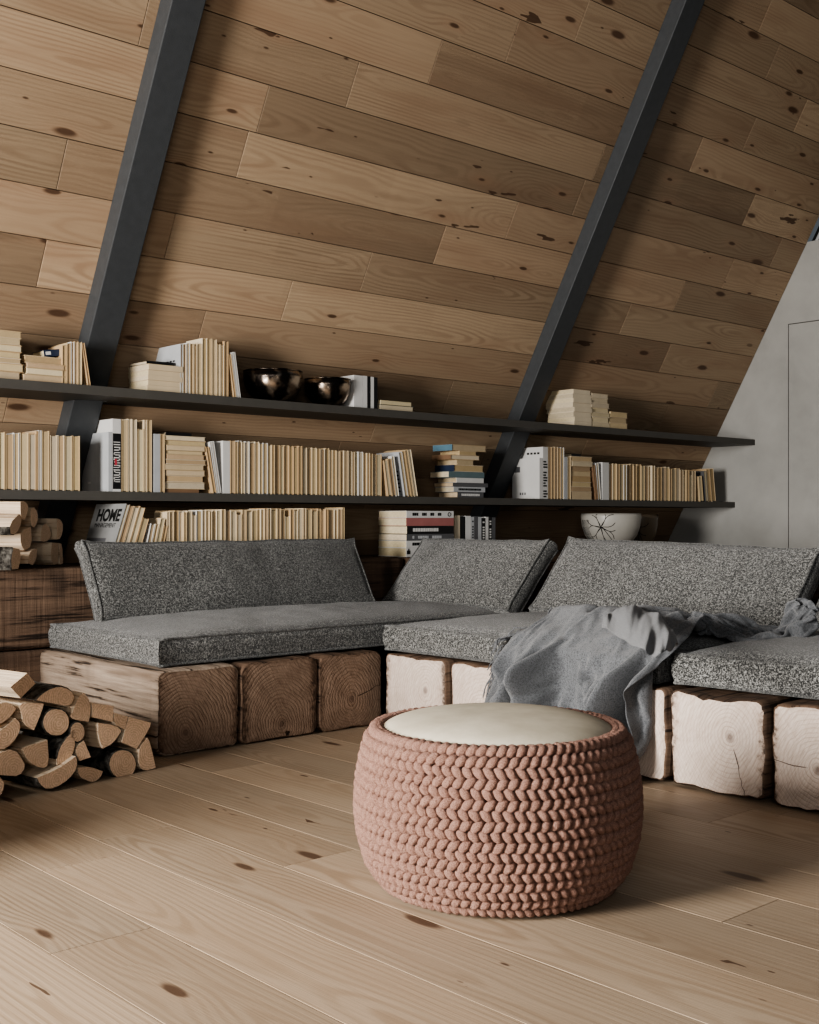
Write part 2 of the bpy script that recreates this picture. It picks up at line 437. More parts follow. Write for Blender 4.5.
mb = MB(); mb.box(XW+.002, XW+.05, y_d-.95+g, y_d-g, .004, z_d-g)
d = mb.build('door_1', M['plaster']); tag(d, 'flush grey door with a fine dark seam in the plaster wall', 'door', kind='structure')
mb = MB(); mb.box(XW+.051, XW+.06, y_d-1.0, y_d+.05, 0, z_d+.05)
o = mb.build('door_rebate', M['gap']); o.parent = d
v = [(XW+.05, yt, ztop), (XW+.05, ceil_Y(5.2), 5.2), (XW+.05, -3, 5.2), (XW+.05, -3, ztop)]
wn = obj('window_1', v, [(0,1,2,3)], M['glass']); tag(wn, 'dark glazed gable window above the plaster wall', 'window', kind='structure')
mb = MB()
a = ceil_pt(XW+.02, (ztop-P0.z)/ST, .055); b = ceil_pt(XW+.02, (5.2-P0.z)/ST, .055)
mb.tube([a, b], .012, 6)
o = mb.build('window_frame', M['grey']); o.parent = wn

# unseen low wall added on the left to shade the floor before the bench
mb = MB(); mb.box(.5, .6, 3.0, 6.1, 0, .52); wl = mb.build('shade_wall_left', M['plaster']); tag(wl, 'unseen low plaster wall left of the firewood, added to shade the floor', 'wall', kind='structure')
# roof beams
def roof_beam(xa, xb, label):
    D = .11; v = []
    s0, s1 = (0.02-P0.z)/ST, (5.2-P0.z)/ST
    for s in (s0, s1):
        for (x, d) in ((xa, .001), (xb, .001), (xb, D), (xa, D)): v.append(ceil_pt(x, s, d))
    v = [Vector((p.x, p.y, max(p.z, .002))) for p in v]
    o = obj('roof_beam', v, [(0,1,2,3),(7,6,5,4),(0,4,5,1),(1,5,6,2),(2,6,7,3),(3,7,4,0)], M['steel'])
    bevel(o, .004); tag(o, label, 'beam', kind='structure'); return o
roof_beam(2.548, 2.70, 'dark slate steel roof beam rising past the leaning tan board on the top shelf')
roof_beam(5.574, 5.727, 'dark slate steel roof beam rising beside the stacked thin books on the top shelf')

# ------------------------------------------------------------------ shelves
YM, ZM, YT, ZT = 5.10, 1.030, 4.926, 1.502
def shelf(Yf, z, label):
    t = .042; yb0 = ceil_Y(z-t)-.004; yb1 = ceil_Y(z)-.004
    xs = [0.9, 2.546, 2.702, 5.572, 5.729, XW-.002]
    # the boards are notched round the two beams
    def ym(z_, i): return ceil_Y(z_) - .004 - (.13/ST if i in (1, 3) else 0)
    v = []; f = []
    for i in range(5):
        x0, x1 = xs[i], xs[i+1]; b = len(v)
        for x in (x0, x1):
            v += [(x, Yf, z-t), (x, Yf, z), (x, ym(z, i), z), (x, ym(z-t, i), z-t)]
        f += [(b+1,b+0,b+4,b+5), (b+1,b+5,b+6,b+2), (b+0,b+3,b+7,b+4), (b+3,b+2,b+6,b+7)]
        f += [(b,b+1,b+2,b+3), (b+7,b+6,b+5,b+4)]
    o = obj('wall_shelf', v, f, M['shelf'], origin=(xs[0], Yf, z-t))
    return tag(o, label, 'shelf')
shelf(YT, ZT, 'upper dark shelf carrying the black metal bowls and book stacks')
shelf(YM, ZM, 'lower dark shelf carrying the long rows of cream books')

# ------------------------------------------------------------------ timber bench beams
def beam(label, axis, a0, a1, c0, c1, z0, z1, mats, seed, cat='beam', group=None, amp=.006, rnd=.032, rag=.005):
    """squared log with sawn ends. axis 'x'/'y': runs along it from a0 (seen end) to a1; c0..c1 across"""
    rs = random.Random(seed)
    w, h = c1-c0, z1-z0; cc = (c0+c1)/2; zc = (z0+z1)/2
    sec = []; nseg = 5; per = 9
    for (qx, qz, a) in ((1,-1,-90), (1,1,0), (-1,1,90), (-1,-1,180)):
        rr = rnd*(.6+.8*rs.random())
        for k in range(nseg):
            t = math.radians(a + 90*k/(nseg-1)); sec.append((qx*(w/2-rr)+rr*math.cos(t), qz*(h/2-rr)+rr*math.sin(t)))
        # edge points to the next corner are added below
    dense = []
    for i in range(len(sec)):
        p, q = sec[i], sec[(i+1) % len(sec)]; L = math.hypot(q[0]-p[0], q[1]-p[1]); m = max(1, int(L/.03))
        for k in range(m): dense.append((p[0]+(q[0]-p[0])*k/m, p[1]+(q[1]-p[1])*k/m))
    n = len(dense); L = a1-a0; st = max(3, int(abs(L)/.05))
    per = [0.]
    for i in range(n): per.append(per[-1]+math.hypot(dense[(i+1) % n][0]-dense[i][0], dense[(i+1) % n][1]-dense[i][1]))
    off = Vector((seed*3.1, seed*1.7, 0))
    rings = []
    ts = [0., .004/abs(L)] + [k/st for k in range(1, st)] + [1-.004/abs(L), 1.]
    for ti, t in enumerate(ts):
        sh = 1. if 0 < ti < len(ts)-1 else 1-.012/w
        ring = []
        for (x, z) in dense:
            ang = Vector((x*7, z*7, t*L*3)) + off
            dsp = amp*(mnoise.noise(ang)*1.2 + .5*mnoise.noise(ang*4.)) - amp*.35
            e = 0.
            if ti <= 1 or ti >= len(ts)-2: e = -rag*max(0, mnoise.noise(Vector((x*40, z*40, seed)))+.5*mnoise.noise(Vector((x*110, z*110, seed))))
            l = math.hypot(x, z); k = sh*(1+(dsp+e)/l)
            ring.append((x*k, z*k, a0+L*t))
        rings.append(ring)
    def place(p): return (p[2], cc+p[0], zc+p[1]) if axis == 'x' else (cc+p[0], p[2], zc+p[1])
    v = []; uv = []; f = []; fm = []
    for ring in rings:
        for p in ring: v.append(place(p))
    loops = []
    for i in range(len(rings)-1):
        for k in range(n):
            k2 = (k+1) % n
            f.append((i*n+k, i*n+k2, (i+1)*n+k2, (i+1)*n+k)); fm.append(1)
            for (ii, kk, pp) in ((i, k, k), (i, k2, k+1), (i+1, k2, k+1), (i+1, k, k)): loops.append((ts[ii]*L, per[pp]))
    for ei, base in ((0, 0), (1, (len(rings)-1)*n)):
        c = len(v); ring = rings[0 if ei == 0 else -1]
        inner = [(p[0]*.55, p[1]*.55, p[2]+(.0015 if ei else -.0015)*(1 if L > 0 else -1)) for p in ring]
        for p in inner: v.append(place(p))
        v.append(place((0, 0, ring[0][2])))
        for k in range(n):
            k2 = (k+1) % n
            f.append((base+k, c+k, c+k2, base+k2)); fm.append(0)
            loops += [ring[k][:2], inner[k][:2], inner[k2][:2], ring[k2][:2]]
            f.append((c+k, c+n, c+k2)); fm.append(0)
            loops += [inner[k][:2], (0, 0), inner[k2][:2]]
    origin = (a0, cc, z0) if axis == 'x' else (cc, a0, z0)
    o = obj('timber_beam', v, f, mats, fm=fm, smooth=True, uv=loops, origin=origin)
    import bmesh
    bm = bmesh.new(); bm.from_mesh(o.data); bmesh.ops.recalc_face_normals(bm, faces=bm.faces); bm.to_mesh(o.data); bm.free()
    for p, k in zip(o.data.polygons, fm): p.use_smooth = (k == 1)
    return tag(o, label, cat, group, 'thing')
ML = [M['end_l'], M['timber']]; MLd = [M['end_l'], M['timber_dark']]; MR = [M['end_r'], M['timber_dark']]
ZB = .325
beam('squared bench timber beside the firewood, its long weathered side showing', 'y', 3.945, 4.955, 2.266, 2.634, .002, ZB, ML, 3)
beam('squared bench timber under the left seat cushion, middle of three dark sawn ends', 'y', 3.945, 4.955, 2.643, 3.028, .002, ZB, MLd, 11)
beam('squared bench timber in the inner corner, narrow dark sawn end', 'y', 3.945, 4.955, 3.037, 3.384, .002, ZB, MLd, 5)
yb = [3.866, 3.484, 3.462, 3.115, 3.097, 2.758, 2.740, 2.402, 2.388, 2.024, 2.004, 1.65, 1.62, 1.27]
rl = ['squared bench timber with pale sawn end crossed by a shadow beside the corner',
      'squared bench timber with pale sawn end left of the hanging grey throw',
      'squared bench timber hidden behind the hanging grey throw, further from the camera',
      'squared bench timber with pale sawn end half covered by the throw edge',
      'squared bench timber with whole pale sawn end, a vertical crack low down',
      'squared bench timber with pale sawn end cut by the right picture edge',
      'squared bench timber at the near end of the right bench']
for k in range(7):
    beam(rl[k], 'x', 3.33, 4.42, yb[2*k+1], yb[2*k], .002, ZB, MR, 21+k, amp=.010, rnd=.022, rag=.012)
beam('long dark backing timber behind the left seat, firewood resting on it', 'x', 1.0, 4.415, 4.962, 5.50, ZB+.004, .682, [M['end_l'], M['timber_dark']], 41, rnd=.02, amp=.004)
beam('long dark timber on the floor under the backing timber beside the firewood pile', 'x', 1.0, 4.415, 4.962, 5.50, .002, ZB, [M['end_l'], M['timber_dark']], 42, rnd=.02, amp=.004)
beam('backing timber behind the corner back cushion, lighter sawn end showing', 'x', 4.56, 5.6, 4.60, 4.955, .002, .690, [M['end_r'], M['timber_dark']], 43, amp=.006)
beam('dark backing timber behind the long right back cushion', 'y', 1.3, 4.59, 4.58, 4.92, .002, .66, [M['end_l'], M['timber_dark']], 44, amp=.006)
beam('dark backing timber under the shelves carrying the ceramic bowls', 'x', 4.44, 7.9, 4.972, 5.50, .002, .684, [M['end_l'], M['timber_dark']], 45, rnd=.02, amp=.004)

# ------------------------------------------------------------------ cushions
def cushion(name, label, cat, w, d, h, loc, rot, crown=.035, bulge=.012, seed=1, wr=.006, group=None, round_=.05, top_only=False):
    """box cushion: local x = w, y = d, z = h (thickness), seams on the top and bottom edges"""
    nx, ny, nz = max(10, int(w/.035)), max(8, int(d/.035)), 5
    off = Vector((seed*5.3, seed*2.9, seed))
    def shape(u, v, s):     # u,v in -1..1, s in -1..1 thickness
        x, y = u*w/2, v*d/2
        # corners pull in slightly
        ex = 1 - .012*(v**4)*w; 
        pu, pv = (1-u*u), (1-v*v)
        puff = (max(pu, 0)**.45)*(max(pv, 0)**.45)
        n1 = mnoise.noise(Vector((x*3, y*3, s))+off); n2 = mnoise.noise(Vector((x*9, y*9, s*2))+off)
        z = s*(h/2 + crown*puff) + (wr*n1 + wr*.6*n2)*(.3+.7*puff)*(1 if s > 0 or not top_only else 0)
        if top_only and s < 0: z = s*h/2
        # edge wobble
        y2 = y + .35*wr*mnoise.noise(Vector((x*6, v, 9))+off)
        x2 = x + .35*wr*mnoise.noise(Vector((u, y*6, 4))+off)
        rc = round_; dx, dy = abs(x)-(w/2-rc), abs(y)-(d/2-rc)
        if dx > 0 and dy > 0:
            kk = max(dx, dy)/math.hypot(dx, dy)
            x2 += math.copysign(dx*kk-dx, x); y2 += math.copysign(dy*kk-dy, y)
        return x2, y2, z
    v = []; f = []
    top = {}; bot = {}
    for s, dct in ((1, top), (-1, bot)):
        for i in range(nx+1):
            for j in range(ny+1):
                dct[i, j] = len(v); v.append(shape(-1+2*i/nx, -1+2*j/ny, s))
    for i in range(nx):
        for j in range(ny):
            f.append((top[i,j], top[i+1,j], top[i+1,j+1], top[i,j+1])); f.append((bot[i,j], bot[i,j+1], bot[i+1,j+1], bot[i+1,j]))
    loop = [(i, 0) for i in range(nx)] + [(nx, j) for j in range(ny)] + [(i, ny) for i in range(nx, 0, -1)] + [(0, j) for j in range(ny, 0, -1)]
    prev = [bot[k] for k in loop]; nl = len(loop)
    for q in range(1, nz):
        t = q/nz; cur = []
        for k in loop:
            a, b = Vector(v[bot[k]]), Vector(v[top[k]]); p = a.lerp(b, t)
            u_, v_ = -1+2*k[0]/nx, -1+2*k[1]/ny
            bl = bulge*(1-(2*t-1)**2)
            if abs(u_) > .999: p.x += math.copysign(bl, u_)
            if abs(v_) > .999: p.y += math.copysign(bl, v_)
            cur.append(len(v)); v.append(tuple(p))
        for i in range(nl): f.append((prev[i], prev[(i+1) % nl], cur[(i+1) % nl], cur[i]))
        prev = cur
    tp = [top[k] for k in loop]
    for i in range(nl): f.append((prev[i], prev[(i+1) % nl], tp[(i+1) % nl], tp[i]))
    root = thing(name, label, cat, loc, rot, group)
    o = obj('cushion_cover', v, f, M['tweed'], root, smooth=True)
    mdf = o.modifiers.new('e', 'EDGE_SPLIT'); mdf.split_angle = .9
    for dct in (top, bot):
        mb = MB(); pts = [Vector(v[dct[k]]) for k in loop]
        pts = [p + Vector((math.copysign(.0015, p.x), math.copysign(.0015, p.y), 0)) for p in pts]
        mb.tube(pts, .0052, 6, closed=True)
        mb.build('piping', M['piping'], root, smooth=True)
    return root
def rotm(ex, ey, ez):
    m = Matrix((ex, ey, ez)).transposed(); return m.to_euler()
# seats
cushion('seat_cushion', 'long grey tweed seat cushion on the dark-ended left bench timbers', 'cushion', 2.045, .905, .10, (3.355, 4.48, ZB+.061), (0,0,0), .050, .010, 2, .010, top_only=True)
cushion('seat_cushion', 'grey tweed seat cushion by the corner, its far half under the throw', 'cushion', .98, 1.40, .10, (3.862, 3.175, ZB+.061), (0,0,0), .050, .010, 5, .009, top_only=True)
cushion('seat_cushion', 'bright grey tweed seat cushion right of the throw, running out of the picture', 'cushion', .98, 1.27, .10, (3.945, 1.80, ZB+.061), (0,0,.055), .056, .010, 8, .009, top_only=True)
def back_cushion(label, p0, p1, bx, lean, hgt, th, seed, axis, wr=.017, tilt=0.):
    """p0..p1 along the bench, bx the front bottom line, lean horizontally at top"""
    mid = (p0+p1)/2; L = abs(p1-p0)
    zl = .468
    run = lean; H = hgt
    if axis == 'x':
        ex = Vector((1,0,0)); up = Vector((0, run, H)).normalized(); nrm = ex.cross(up)
        base = Vector((mid, bx, zl))
    else:
        ex = Vector((0,-1,0)); up = Vector((run, 0, H)).normalized(); nrm = ex.cross(up)
        base = Vector((bx, mid, zl))
    ex = (ex + Vector((0, 0, tilt))).normalized(); up = nrm.cross(ex).normalized()
    dd = math.hypot(run, H)
    c = base + up*(dd/2) - nrm*(th/2)
    return cushion('back_cushion', label, 'cushion', L, dd, th, c, rotm(ex, up, nrm), .026, .012, seed, wr, round_=.04)
back_cushion('long grey tweed back cushion at left, leaning below the cream book row', 2.445, 3.975, 4.70, .175, .322, .075, 3, 'x')
back_cushion('shorter grey tweed back cushion in the corner of the bench', 4.86, 3.955, 4.19, .285, .318, .085, 6, 'y')
back_cushion('long grey tweed back cushion behind the throw on the right bench', 3.82, 2.50, 4.22, .275, .318, .085, 9, 'y', tilt=-.02)
back_cushion('grey tweed back cushion cut off at the right picture edge', 2.40, 1.25, 4.24, .275, .30, .085, 12, 'y')

# ------------------------------------------------------------------ pouf
def pouf():
    base = at_z(497, 920, 0); dirn = Vector((base.x, base.y, 0)).normalized()
    c = base + dirn*.272; c.z = 0
    root = thing('knitted_pouf', 'round terracotta knitted pouf with a cream suede top standing on the floor', 'pouf', c)
    prof = [(.255,.004),(.292,.03),(.318,.07),(.336,.13),(.343,.19),(.341,.25),(.332,.31),(.319,.36),(.306,.392)]
    def rad(z):
        for (r0, z0), (r1, z1) in zip(prof, prof[1:]):
            if z <= z1: t = (z-z0)/(z1-z0); return r0+(r1-r0)*t
        return prof[-1][0]
    rows = 16; nst = 86; rs = random.Random(4)
    # unit stitch: a plump teardrop
    def stitch(cen, out, tan, up, slant, la, lb, lc):
        ax = (up*math.sin(slant) + tan*math.cos(slant)).normalized(); bx = out.cross(ax).normalized()
        nu, nv_ = 10, 10; v = []; f = []
        for i in range(1, nu):
            t = PI*i/nu; fat = math.sin(t)**.85
            cx = -math.cos(t)
            for k in range(nv_):
                p = 2*PI*k/nv_
                q = cen + ax*(la*cx) + bx*(lb*fat*math.cos(p)) + out*(lc*fat*math.sin(p) + .004*(1-cx*cx))
                v.append(q + out*(.0022*mnoise.noise(q*150)) + ax*(.002*mnoise.noise(q*130+Vector((5,5,5)))))
        for i in range(nu-2):
            for k in range(nv_): f.append((i*nv_+k, i*nv_+(k+1) % nv_, (i+1)*nv_+(k+1) % nv_, (i+1)*nv_+k))
        b = len(v); v += [cen - ax*la, cen + ax*la]
        for k in range(nv_):
            f.append((b, (k+1) % nv_, k)); f.append((b+1, (nu-2)*nv_+k, (nu-2)*nv_+(k+1) % nv_))
        return v, f
    mb = MB(); zs = [.013 + (.372-.013)*(i+.5)/rows for i in range(rows)]
    for i, z in enumerate(zs):
        r = rad(z); r2 = rad(z+.01); up = Vector((0, 0, 1))
        for k in range(nst):
            a = 2*PI*(k + (.25 if i % 2 else 0) + .05*rs.random())/nst + .004*i
            out = Vector((math.cos(a), math.sin(a), 0)); tan = Vector((-math.sin(a), math.cos(a), 0))
            upv = (up + out*((r2-r)/.01)).normalized()
            o2 = tan.cross(upv)
            if o2.dot(out) < 0: o2 = -o2
            sl = (.72 if i % 2 else -.72) + .12*(rs.random()-.5)
            cen = out*(r-.002) + up*(z + .0015*(rs.random()-.5))
            v, f = stitch(cen, o2, tan, upv, sl, .0186*(1+.14*(rs.random()-.5)), .0112, .0122)
            mb.add(v, f)
    # rolled rim of stitches
    for k in range(nst):
        a = 2*PI*(k+.1*rs.random())/nst
        out = Vector((math.cos(a), math.sin(a), 0)); tan = Vector((-math.sin(a), math.cos(a), 0))
        nn = (out*.55 + Vector((0, 0, .85))).normalized(); upv = nn.cross(tan)
        if upv.z < 0: upv = -upv
        v, f = stitch(out*.302 + Vector((0, 0, .381)), nn, tan, upv, .72, .019, .0115, .013); mb.add(v, f)
        v, f = stitch(out*.291 + Vector((0, 0, .383)), (nn+Vector((0,0,.6))-out*.4).normalized(), tan, -out, -.6, .017, .010, .011); mb.add(v, f)
    mb.build('knitted_cover', M['yarn'], root, smooth=True)
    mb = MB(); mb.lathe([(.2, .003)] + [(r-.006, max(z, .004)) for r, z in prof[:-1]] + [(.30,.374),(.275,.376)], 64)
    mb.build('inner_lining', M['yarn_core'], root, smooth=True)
    pr = [(.288*math.cos(t)**.8, .378 + .048*math.sin(t)) for t in [k*PI/2/14 for k in range(14)]] + [(.002, .426)]
    mb = MB(); mb.lathe([(.286, .366)] + pr, 64)
    mb.build('suede_top', M['suede'], root, smooth=True)
pouf()

# ------------------------------------------------------------------ firewood
def firewood(label, poly, p, axis, length, bark=None, group=None, round_px=None, seed=0):
    """poly: photo outline of the seen end, laid on the plane through p facing along -axis; bark: vertex index range on the round side"""
    axis = Vector(axis).normalized(); n = -axis
    if round_px:
        cx, cy, rx, ry = round_px; k0 = 16
        rs = random.Random(seed)
        poly = [(cx+rx*math.cos(2*PI*k/k0)*(1+.06*(rs.random()-.5)), cy+ry*math.sin(2*PI*k/k0)*(1+.06*(rs.random()-.5))) for k in range(k0)]
        bark = (0, k0)
    if not round_px:                      # round off the blunt corners, keep the sharp ones
        np_, nb = [], []; m0 = len(poly)
        for i in range(m0):
            a, b, c_ = [Vector((*poly[(i+k) % m0], 0)) for k in (-1, 0, 1)]
            ang = math.degrees((a-b).angle(c_-b)); isbk = bool(bark) and bark[0] <= i < bark[1]; prv = bool(bark) and bark[0] <= (i-1) % m0 < bark[1]
            if ang > 112: np_ += [b.lerp(a, .27), b.lerp(c_, .27)]; nb += [isbk and prv or isbk, isbk]
            else: np_.append(b); nb.append(isbk)
        poly = [(q.x, q.y) for q in np_]; barkset = nb
    else: barkset = [bool(bark)]*len(poly)
    pts = [at_plane(x, y, p, n) for (x, y) in poly]
    cen = sum(pts, Vector())/len(pts)
    # subdivide the outline and roughen it a little
    dense = []; isb = []
    m = len(pts)
    for i in range(m):
        a, b = pts[i], pts[(i+1) % m]; ks = 1 if round_px else 3
        for k in range(ks):
            dense.append(a.lerp(b, k/ks)); isb.append(barkset[i])
    m = len(dense); e1 = Vector((0, 0, 1)).cross(axis).normalized(); e2 = axis.cross(e1)
    rs = random.Random(seed+100)
    segs = 6; rings = []
    for s in range(segs+1):
        t = s/segs; ring = []
        for i, q in enumerate(dense):
            d = q-cen; k = 1 + .06*(t if s else 0)*mnoise.noise(Vector((seed*3.3, s*.6, i*.25)))
            k *= .97
            if s == 0: k = .955
            ring.append(cen + d*k + axis*(length*t + (.003 if s == 1 else 0)))
        rings.append(ring)
    v = [q for r in rings for q in r]; f = []; fm = []; loops = []
    for s in range(segs):
        for i in range(m):
            j = (i+1) % m; f.append((s*m+i, s*m+j, (s+1)*m+j, (s+1)*m+i)); fm.append(1)
            loops += [(s*length/segs, i*.02), (s*length/segs, i*.02+.02), ((s+1)*length/segs, i*.02+.02), ((s+1)*length/segs, i*.02)]
    for s in (0, segs):
        c = len(v); v.append(sum(rings[s], Vector())/m)
        for i in range(m):
            j = (i+1) % m; f.append((s*m+i, c, s*m+j)); fm.append(0)
            for q in (rings[s][i], v[c], rings[s][j]): d = q-v[c]; loops.append((d.dot(e1), d.dot(e2)))
    zmin = min(q.z for q in v)
    base = Vector((cen.x, cen.y, zmin))
    root = thing('firewood_log', label, 'firewood', base, group=group)
    o = obj('split_wood', v, f, [M['logend'], M['split']], root, fm=fm, uv=loops, origin=base)
    import bmesh
    bm = bmesh.new(); bm.from_mesh(o.data); bmesh.ops.recalc_face_normals(bm, faces=bm.faces); bm.to_mesh(o.data); bm.free()
    if any(isb):
        vb = []; fb = []
        for s in range(segs+1):
            for i in range(m):
                q = rings[s][i]; d = q-cen-axis*(axis.dot(q-cen)); vb.append(q + d.normalized()*.0045 + (axis*.003 if s == 0 else Vector()))
        b2 = len(vb); vb += v[:m*(segs+1)]
        for s in range(segs):
            for i in range(m):
                if isb[i]:
                    j = (i+1) % m; fb.append((s*m+i, s*m+j, (s+1)*m+j, (s+1)*m+i))
                    if s == 0: fb.append((i, b2+i, b2+j, j))
        obj('bark', vb, fb, M['bark'], root, origin=base)
    return root
def zz(pts, s=5.12, ox=0, oy=650): return [(ox+x/s, oy+y/s) for x, y in pts]
YP = 3.72
PL = [
 ('pale square-split firewood log lying across the top of the floor pile', [(50,190),(140,115),(185,170),(105,250)], None, (-.45,.9,.05), .42, 0, None),
 ('half-round firewood log with dark bark uppermost, under the pale square log', [(180,258),(210,225),(270,190),(330,185),(385,225),(375,270),(350,290),(270,275)], (0,4), (-.2,1,0), .30, .02, None),
 ('wedge firewood log left of the round log on the upper floor pile', [(95,285),(120,268),(228,272),(215,320),(175,415),(120,385),(110,330)], None, (-.25,1,0), .30, 0, None),
 ('round firewood log with ring pattern high in the floor pile', None, None, (-.1,1,0), .30, .01, (288,370,70,72)),
 ('tall wedge firewood log right of the half-round barked log', [(358,345),(405,230),(430,215),(465,260),(465,330),(455,370),(380,360)], None, (-.15,1,0), .28, .0, None),
 ('small square firewood log at the top right of the floor pile', [(470,270),(585,285),(580,370),(470,345)], None, (-.1,1,0), .26, .02, None),
 ('short firewood log wedged behind the cracked block on the pile', [(585,320),(658,340),(640,410),(580,378)], None, (-.1,1,0), .22, .05, None),
 ('cracked blocky firewood log at the right end of the floor pile', [(660,340),(775,370),(770,400),(700,510),(620,475),(640,400)], None, (-.12,1,0), .22, 0, None),
 ('quarter-split firewood log with a lit side, right of the pile centre', [(500,370),(600,385),(625,415),(580,480),(525,508),(500,440)], (2,4), (-.3,1,0), .28, 0, None),
 ('small round firewood log tucked right of the ringed log', None, None, (-.1,1,0), .26, .04, (397,420,38,52)),
 ('curved firewood split with dark bark hollow, centre of the pile', [(385,400),(385,520),(345,570),(290,592),(290,545),(320,470)], (4,6), (-.15,1,0), .28, .015, None),
 ('small dark wedge of firewood below the small round log', [(430,460),(468,550),(410,570),(388,540),(392,490)], None, (-.1,1,0), .24, .04, None),
 ('half-round firewood log lying lowest at the front of the pile', [(185,655),(290,612),(392,540),(402,575),(385,630),(320,690),(240,720),(200,690)], (2,8), (-.2,1,0), .30, -.02, None),
 ('cleft firewood log with a split top, left of the pile centre', [(110,500),(245,455),(255,590),(215,612),(140,570)], None, (-.25,1,0), .30, 0, None),
 ('flat splintered firewood piece on the floor below the pile centre', [(395,600),(460,595),(530,620),(520,650),(480,681),(440,668),(400,645)], None, (-.35,1,0), .24, .0, None),
 ('round firewood log on the floor at the right of the pile', None, (0,16), (-.1,1,0), .26, .0, (628,585,70,78)),
 ('upright wedge of firewood at the far right foot of the pile', [(755,445),(770,470),(800,605),(740,625),(705,590),(710,500)], None, (-.05,1,0), .20, .0, None),
 ('firewood log at the left picture edge, highest of three cut off', [(-60,290),(0,270),(50,265),(85,300),(60,340),(0,385),(-50,390)], None, (-.2,1,0), .30, 0, None),
 ('firewood log at the left picture edge, middle of three cut off', [(-40,430),(0,415),(80,345),(112,380),(90,450),(30,510),(-20,512)], None, (-.2,1,0), .30, 0, None),
 ('rounded dark firewood log at the left picture edge above the floor', [(-60,560),(0,520),(75,502),(118,560),(135,600),(100,650),(30,645),(-30,640)], None, (-.2,1,0), .30, .02, None),
 ('firewood log end just showing at the lower left picture corner of pile', [(-90,655),(0,650),(25,680),(15,730),(-10,757),(-70,750)], None, (-.2,1,0), .30, -.03, None),
]
for i, (lab, poly, bk, ax, ln, dy, rp) in enumerate(PL):
    p = Vector((1.8, YP+(dy if i in (0, 12) else 0), .2))
    if i: ax = (-.16, 1, 0); ln = min(ln, .24)
    kw = {}
    if rp: kw['round_px'] = (rp[0]/5.12, 650+rp[1]/5.12, rp[2]/5.12, rp[3]/5.12)
    firewood(lab, zz(poly) if poly else None, p, ax, ln, bk, seed=i, group='firewood on the floor', **kw)
for i, (lab, rp) in enumerate([('round firewood log in the second layer, seen through a gap above the cleft log', (235,400,62,64)), ('round firewood log in the second layer, seen dark above the flat splintered piece', (480,520,80,60)),
        ('round firewood log in the second layer, seen beside the barked hollow', (270,520,55,66)), ('round firewood log in the second layer, seen between the blocks at right', (560,430,70,56)), ('round firewood log in the second layer, low at left', (60,690,70,50))]):
    firewood(lab, None, Vector((1.8, YP+.27, .2)), (-.16, 1, 0), .2, None, group='firewood on the floor', round_px=(rp[0]/5.12, 650+rp[1]/5.12-6, rp[2]/5.12, rp[3]/5.12), seed=70+i)
# the stack on the backing timber
def z8(pts): return [(x/8.19, 490+y/8.19) for x, y in pts]
SL = [
 ('firewood log with sunlit top, uppermost at left on the backing timber', [(165,95),(205,88),(235,130),(230,180),(205,250),(180,240),(165,180)], None, (-.62,.78,.0), .40, 0),
 ('slanted firewood split under the sunlit log on the backing timber', [(75,275),(160,190),(180,245),(165,300),(130,365),(85,368)], (4,6), (-.62,.78,0), .40, -.02),
 ('thin oval firewood split standing right of the sunlit log on the timber', [(250,150),(280,138),(312,185),(310,260),(280,310),(250,290)], None, (-.6,.8,0), .25, .03),
 ('firewood split in the middle of the stack on the backing timber', [(170,330),(255,295),(265,460),(200,500),(165,440)], None, (-.55,.83,0), .28, .02),
 ('birch-barked firewood log, lowest at left on the backing timber', [(110,470),(160,480),(175,560),(150,650),(95,655),(90,560)], (3,6), (-.62,.78,0), .42, -.03),
 ('half-round firewood piece leaning low in the timber-top stack', [(235,520),(275,480),(305,480),(302,560),(270,618),(230,606)], (3,5), (-.5,.86,0), .25, .0),
 ('firewood log with lit side right of centre in the timber-top stack', [(340,290),(380,270),(420,330),(415,400),(370,430),(330,420)], None, (-.6,.8,0), .24, .05),
 ('firewood log at the upper right of the timber-top stack', [(465,230),(500,240),(522,300),(500,400),(465,410)], None, (-.62,.78,0), .24, .03),
 ('narrow firewood split at the lower right of the timber-top stack', [(425,425),(480,430),(478,606),(440,618),(412,560)], None, (-.6,.8,0), .22, .05),
 ('slim dark firewood split, farthest right on the backing timber', [(484,430),(510,440),(518,606),(490,616)], None, (-.6,.8,0), .22, .05),
]
for i, (lab, poly, bk, ax, ln, dy) in enumerate(SL):
    firewood(lab, z8(poly), Vector((2.3, 5.06+dy, .8)), (-.62, .78, 0), ln, bk, seed=40+i, group='firewood on the backing timber')

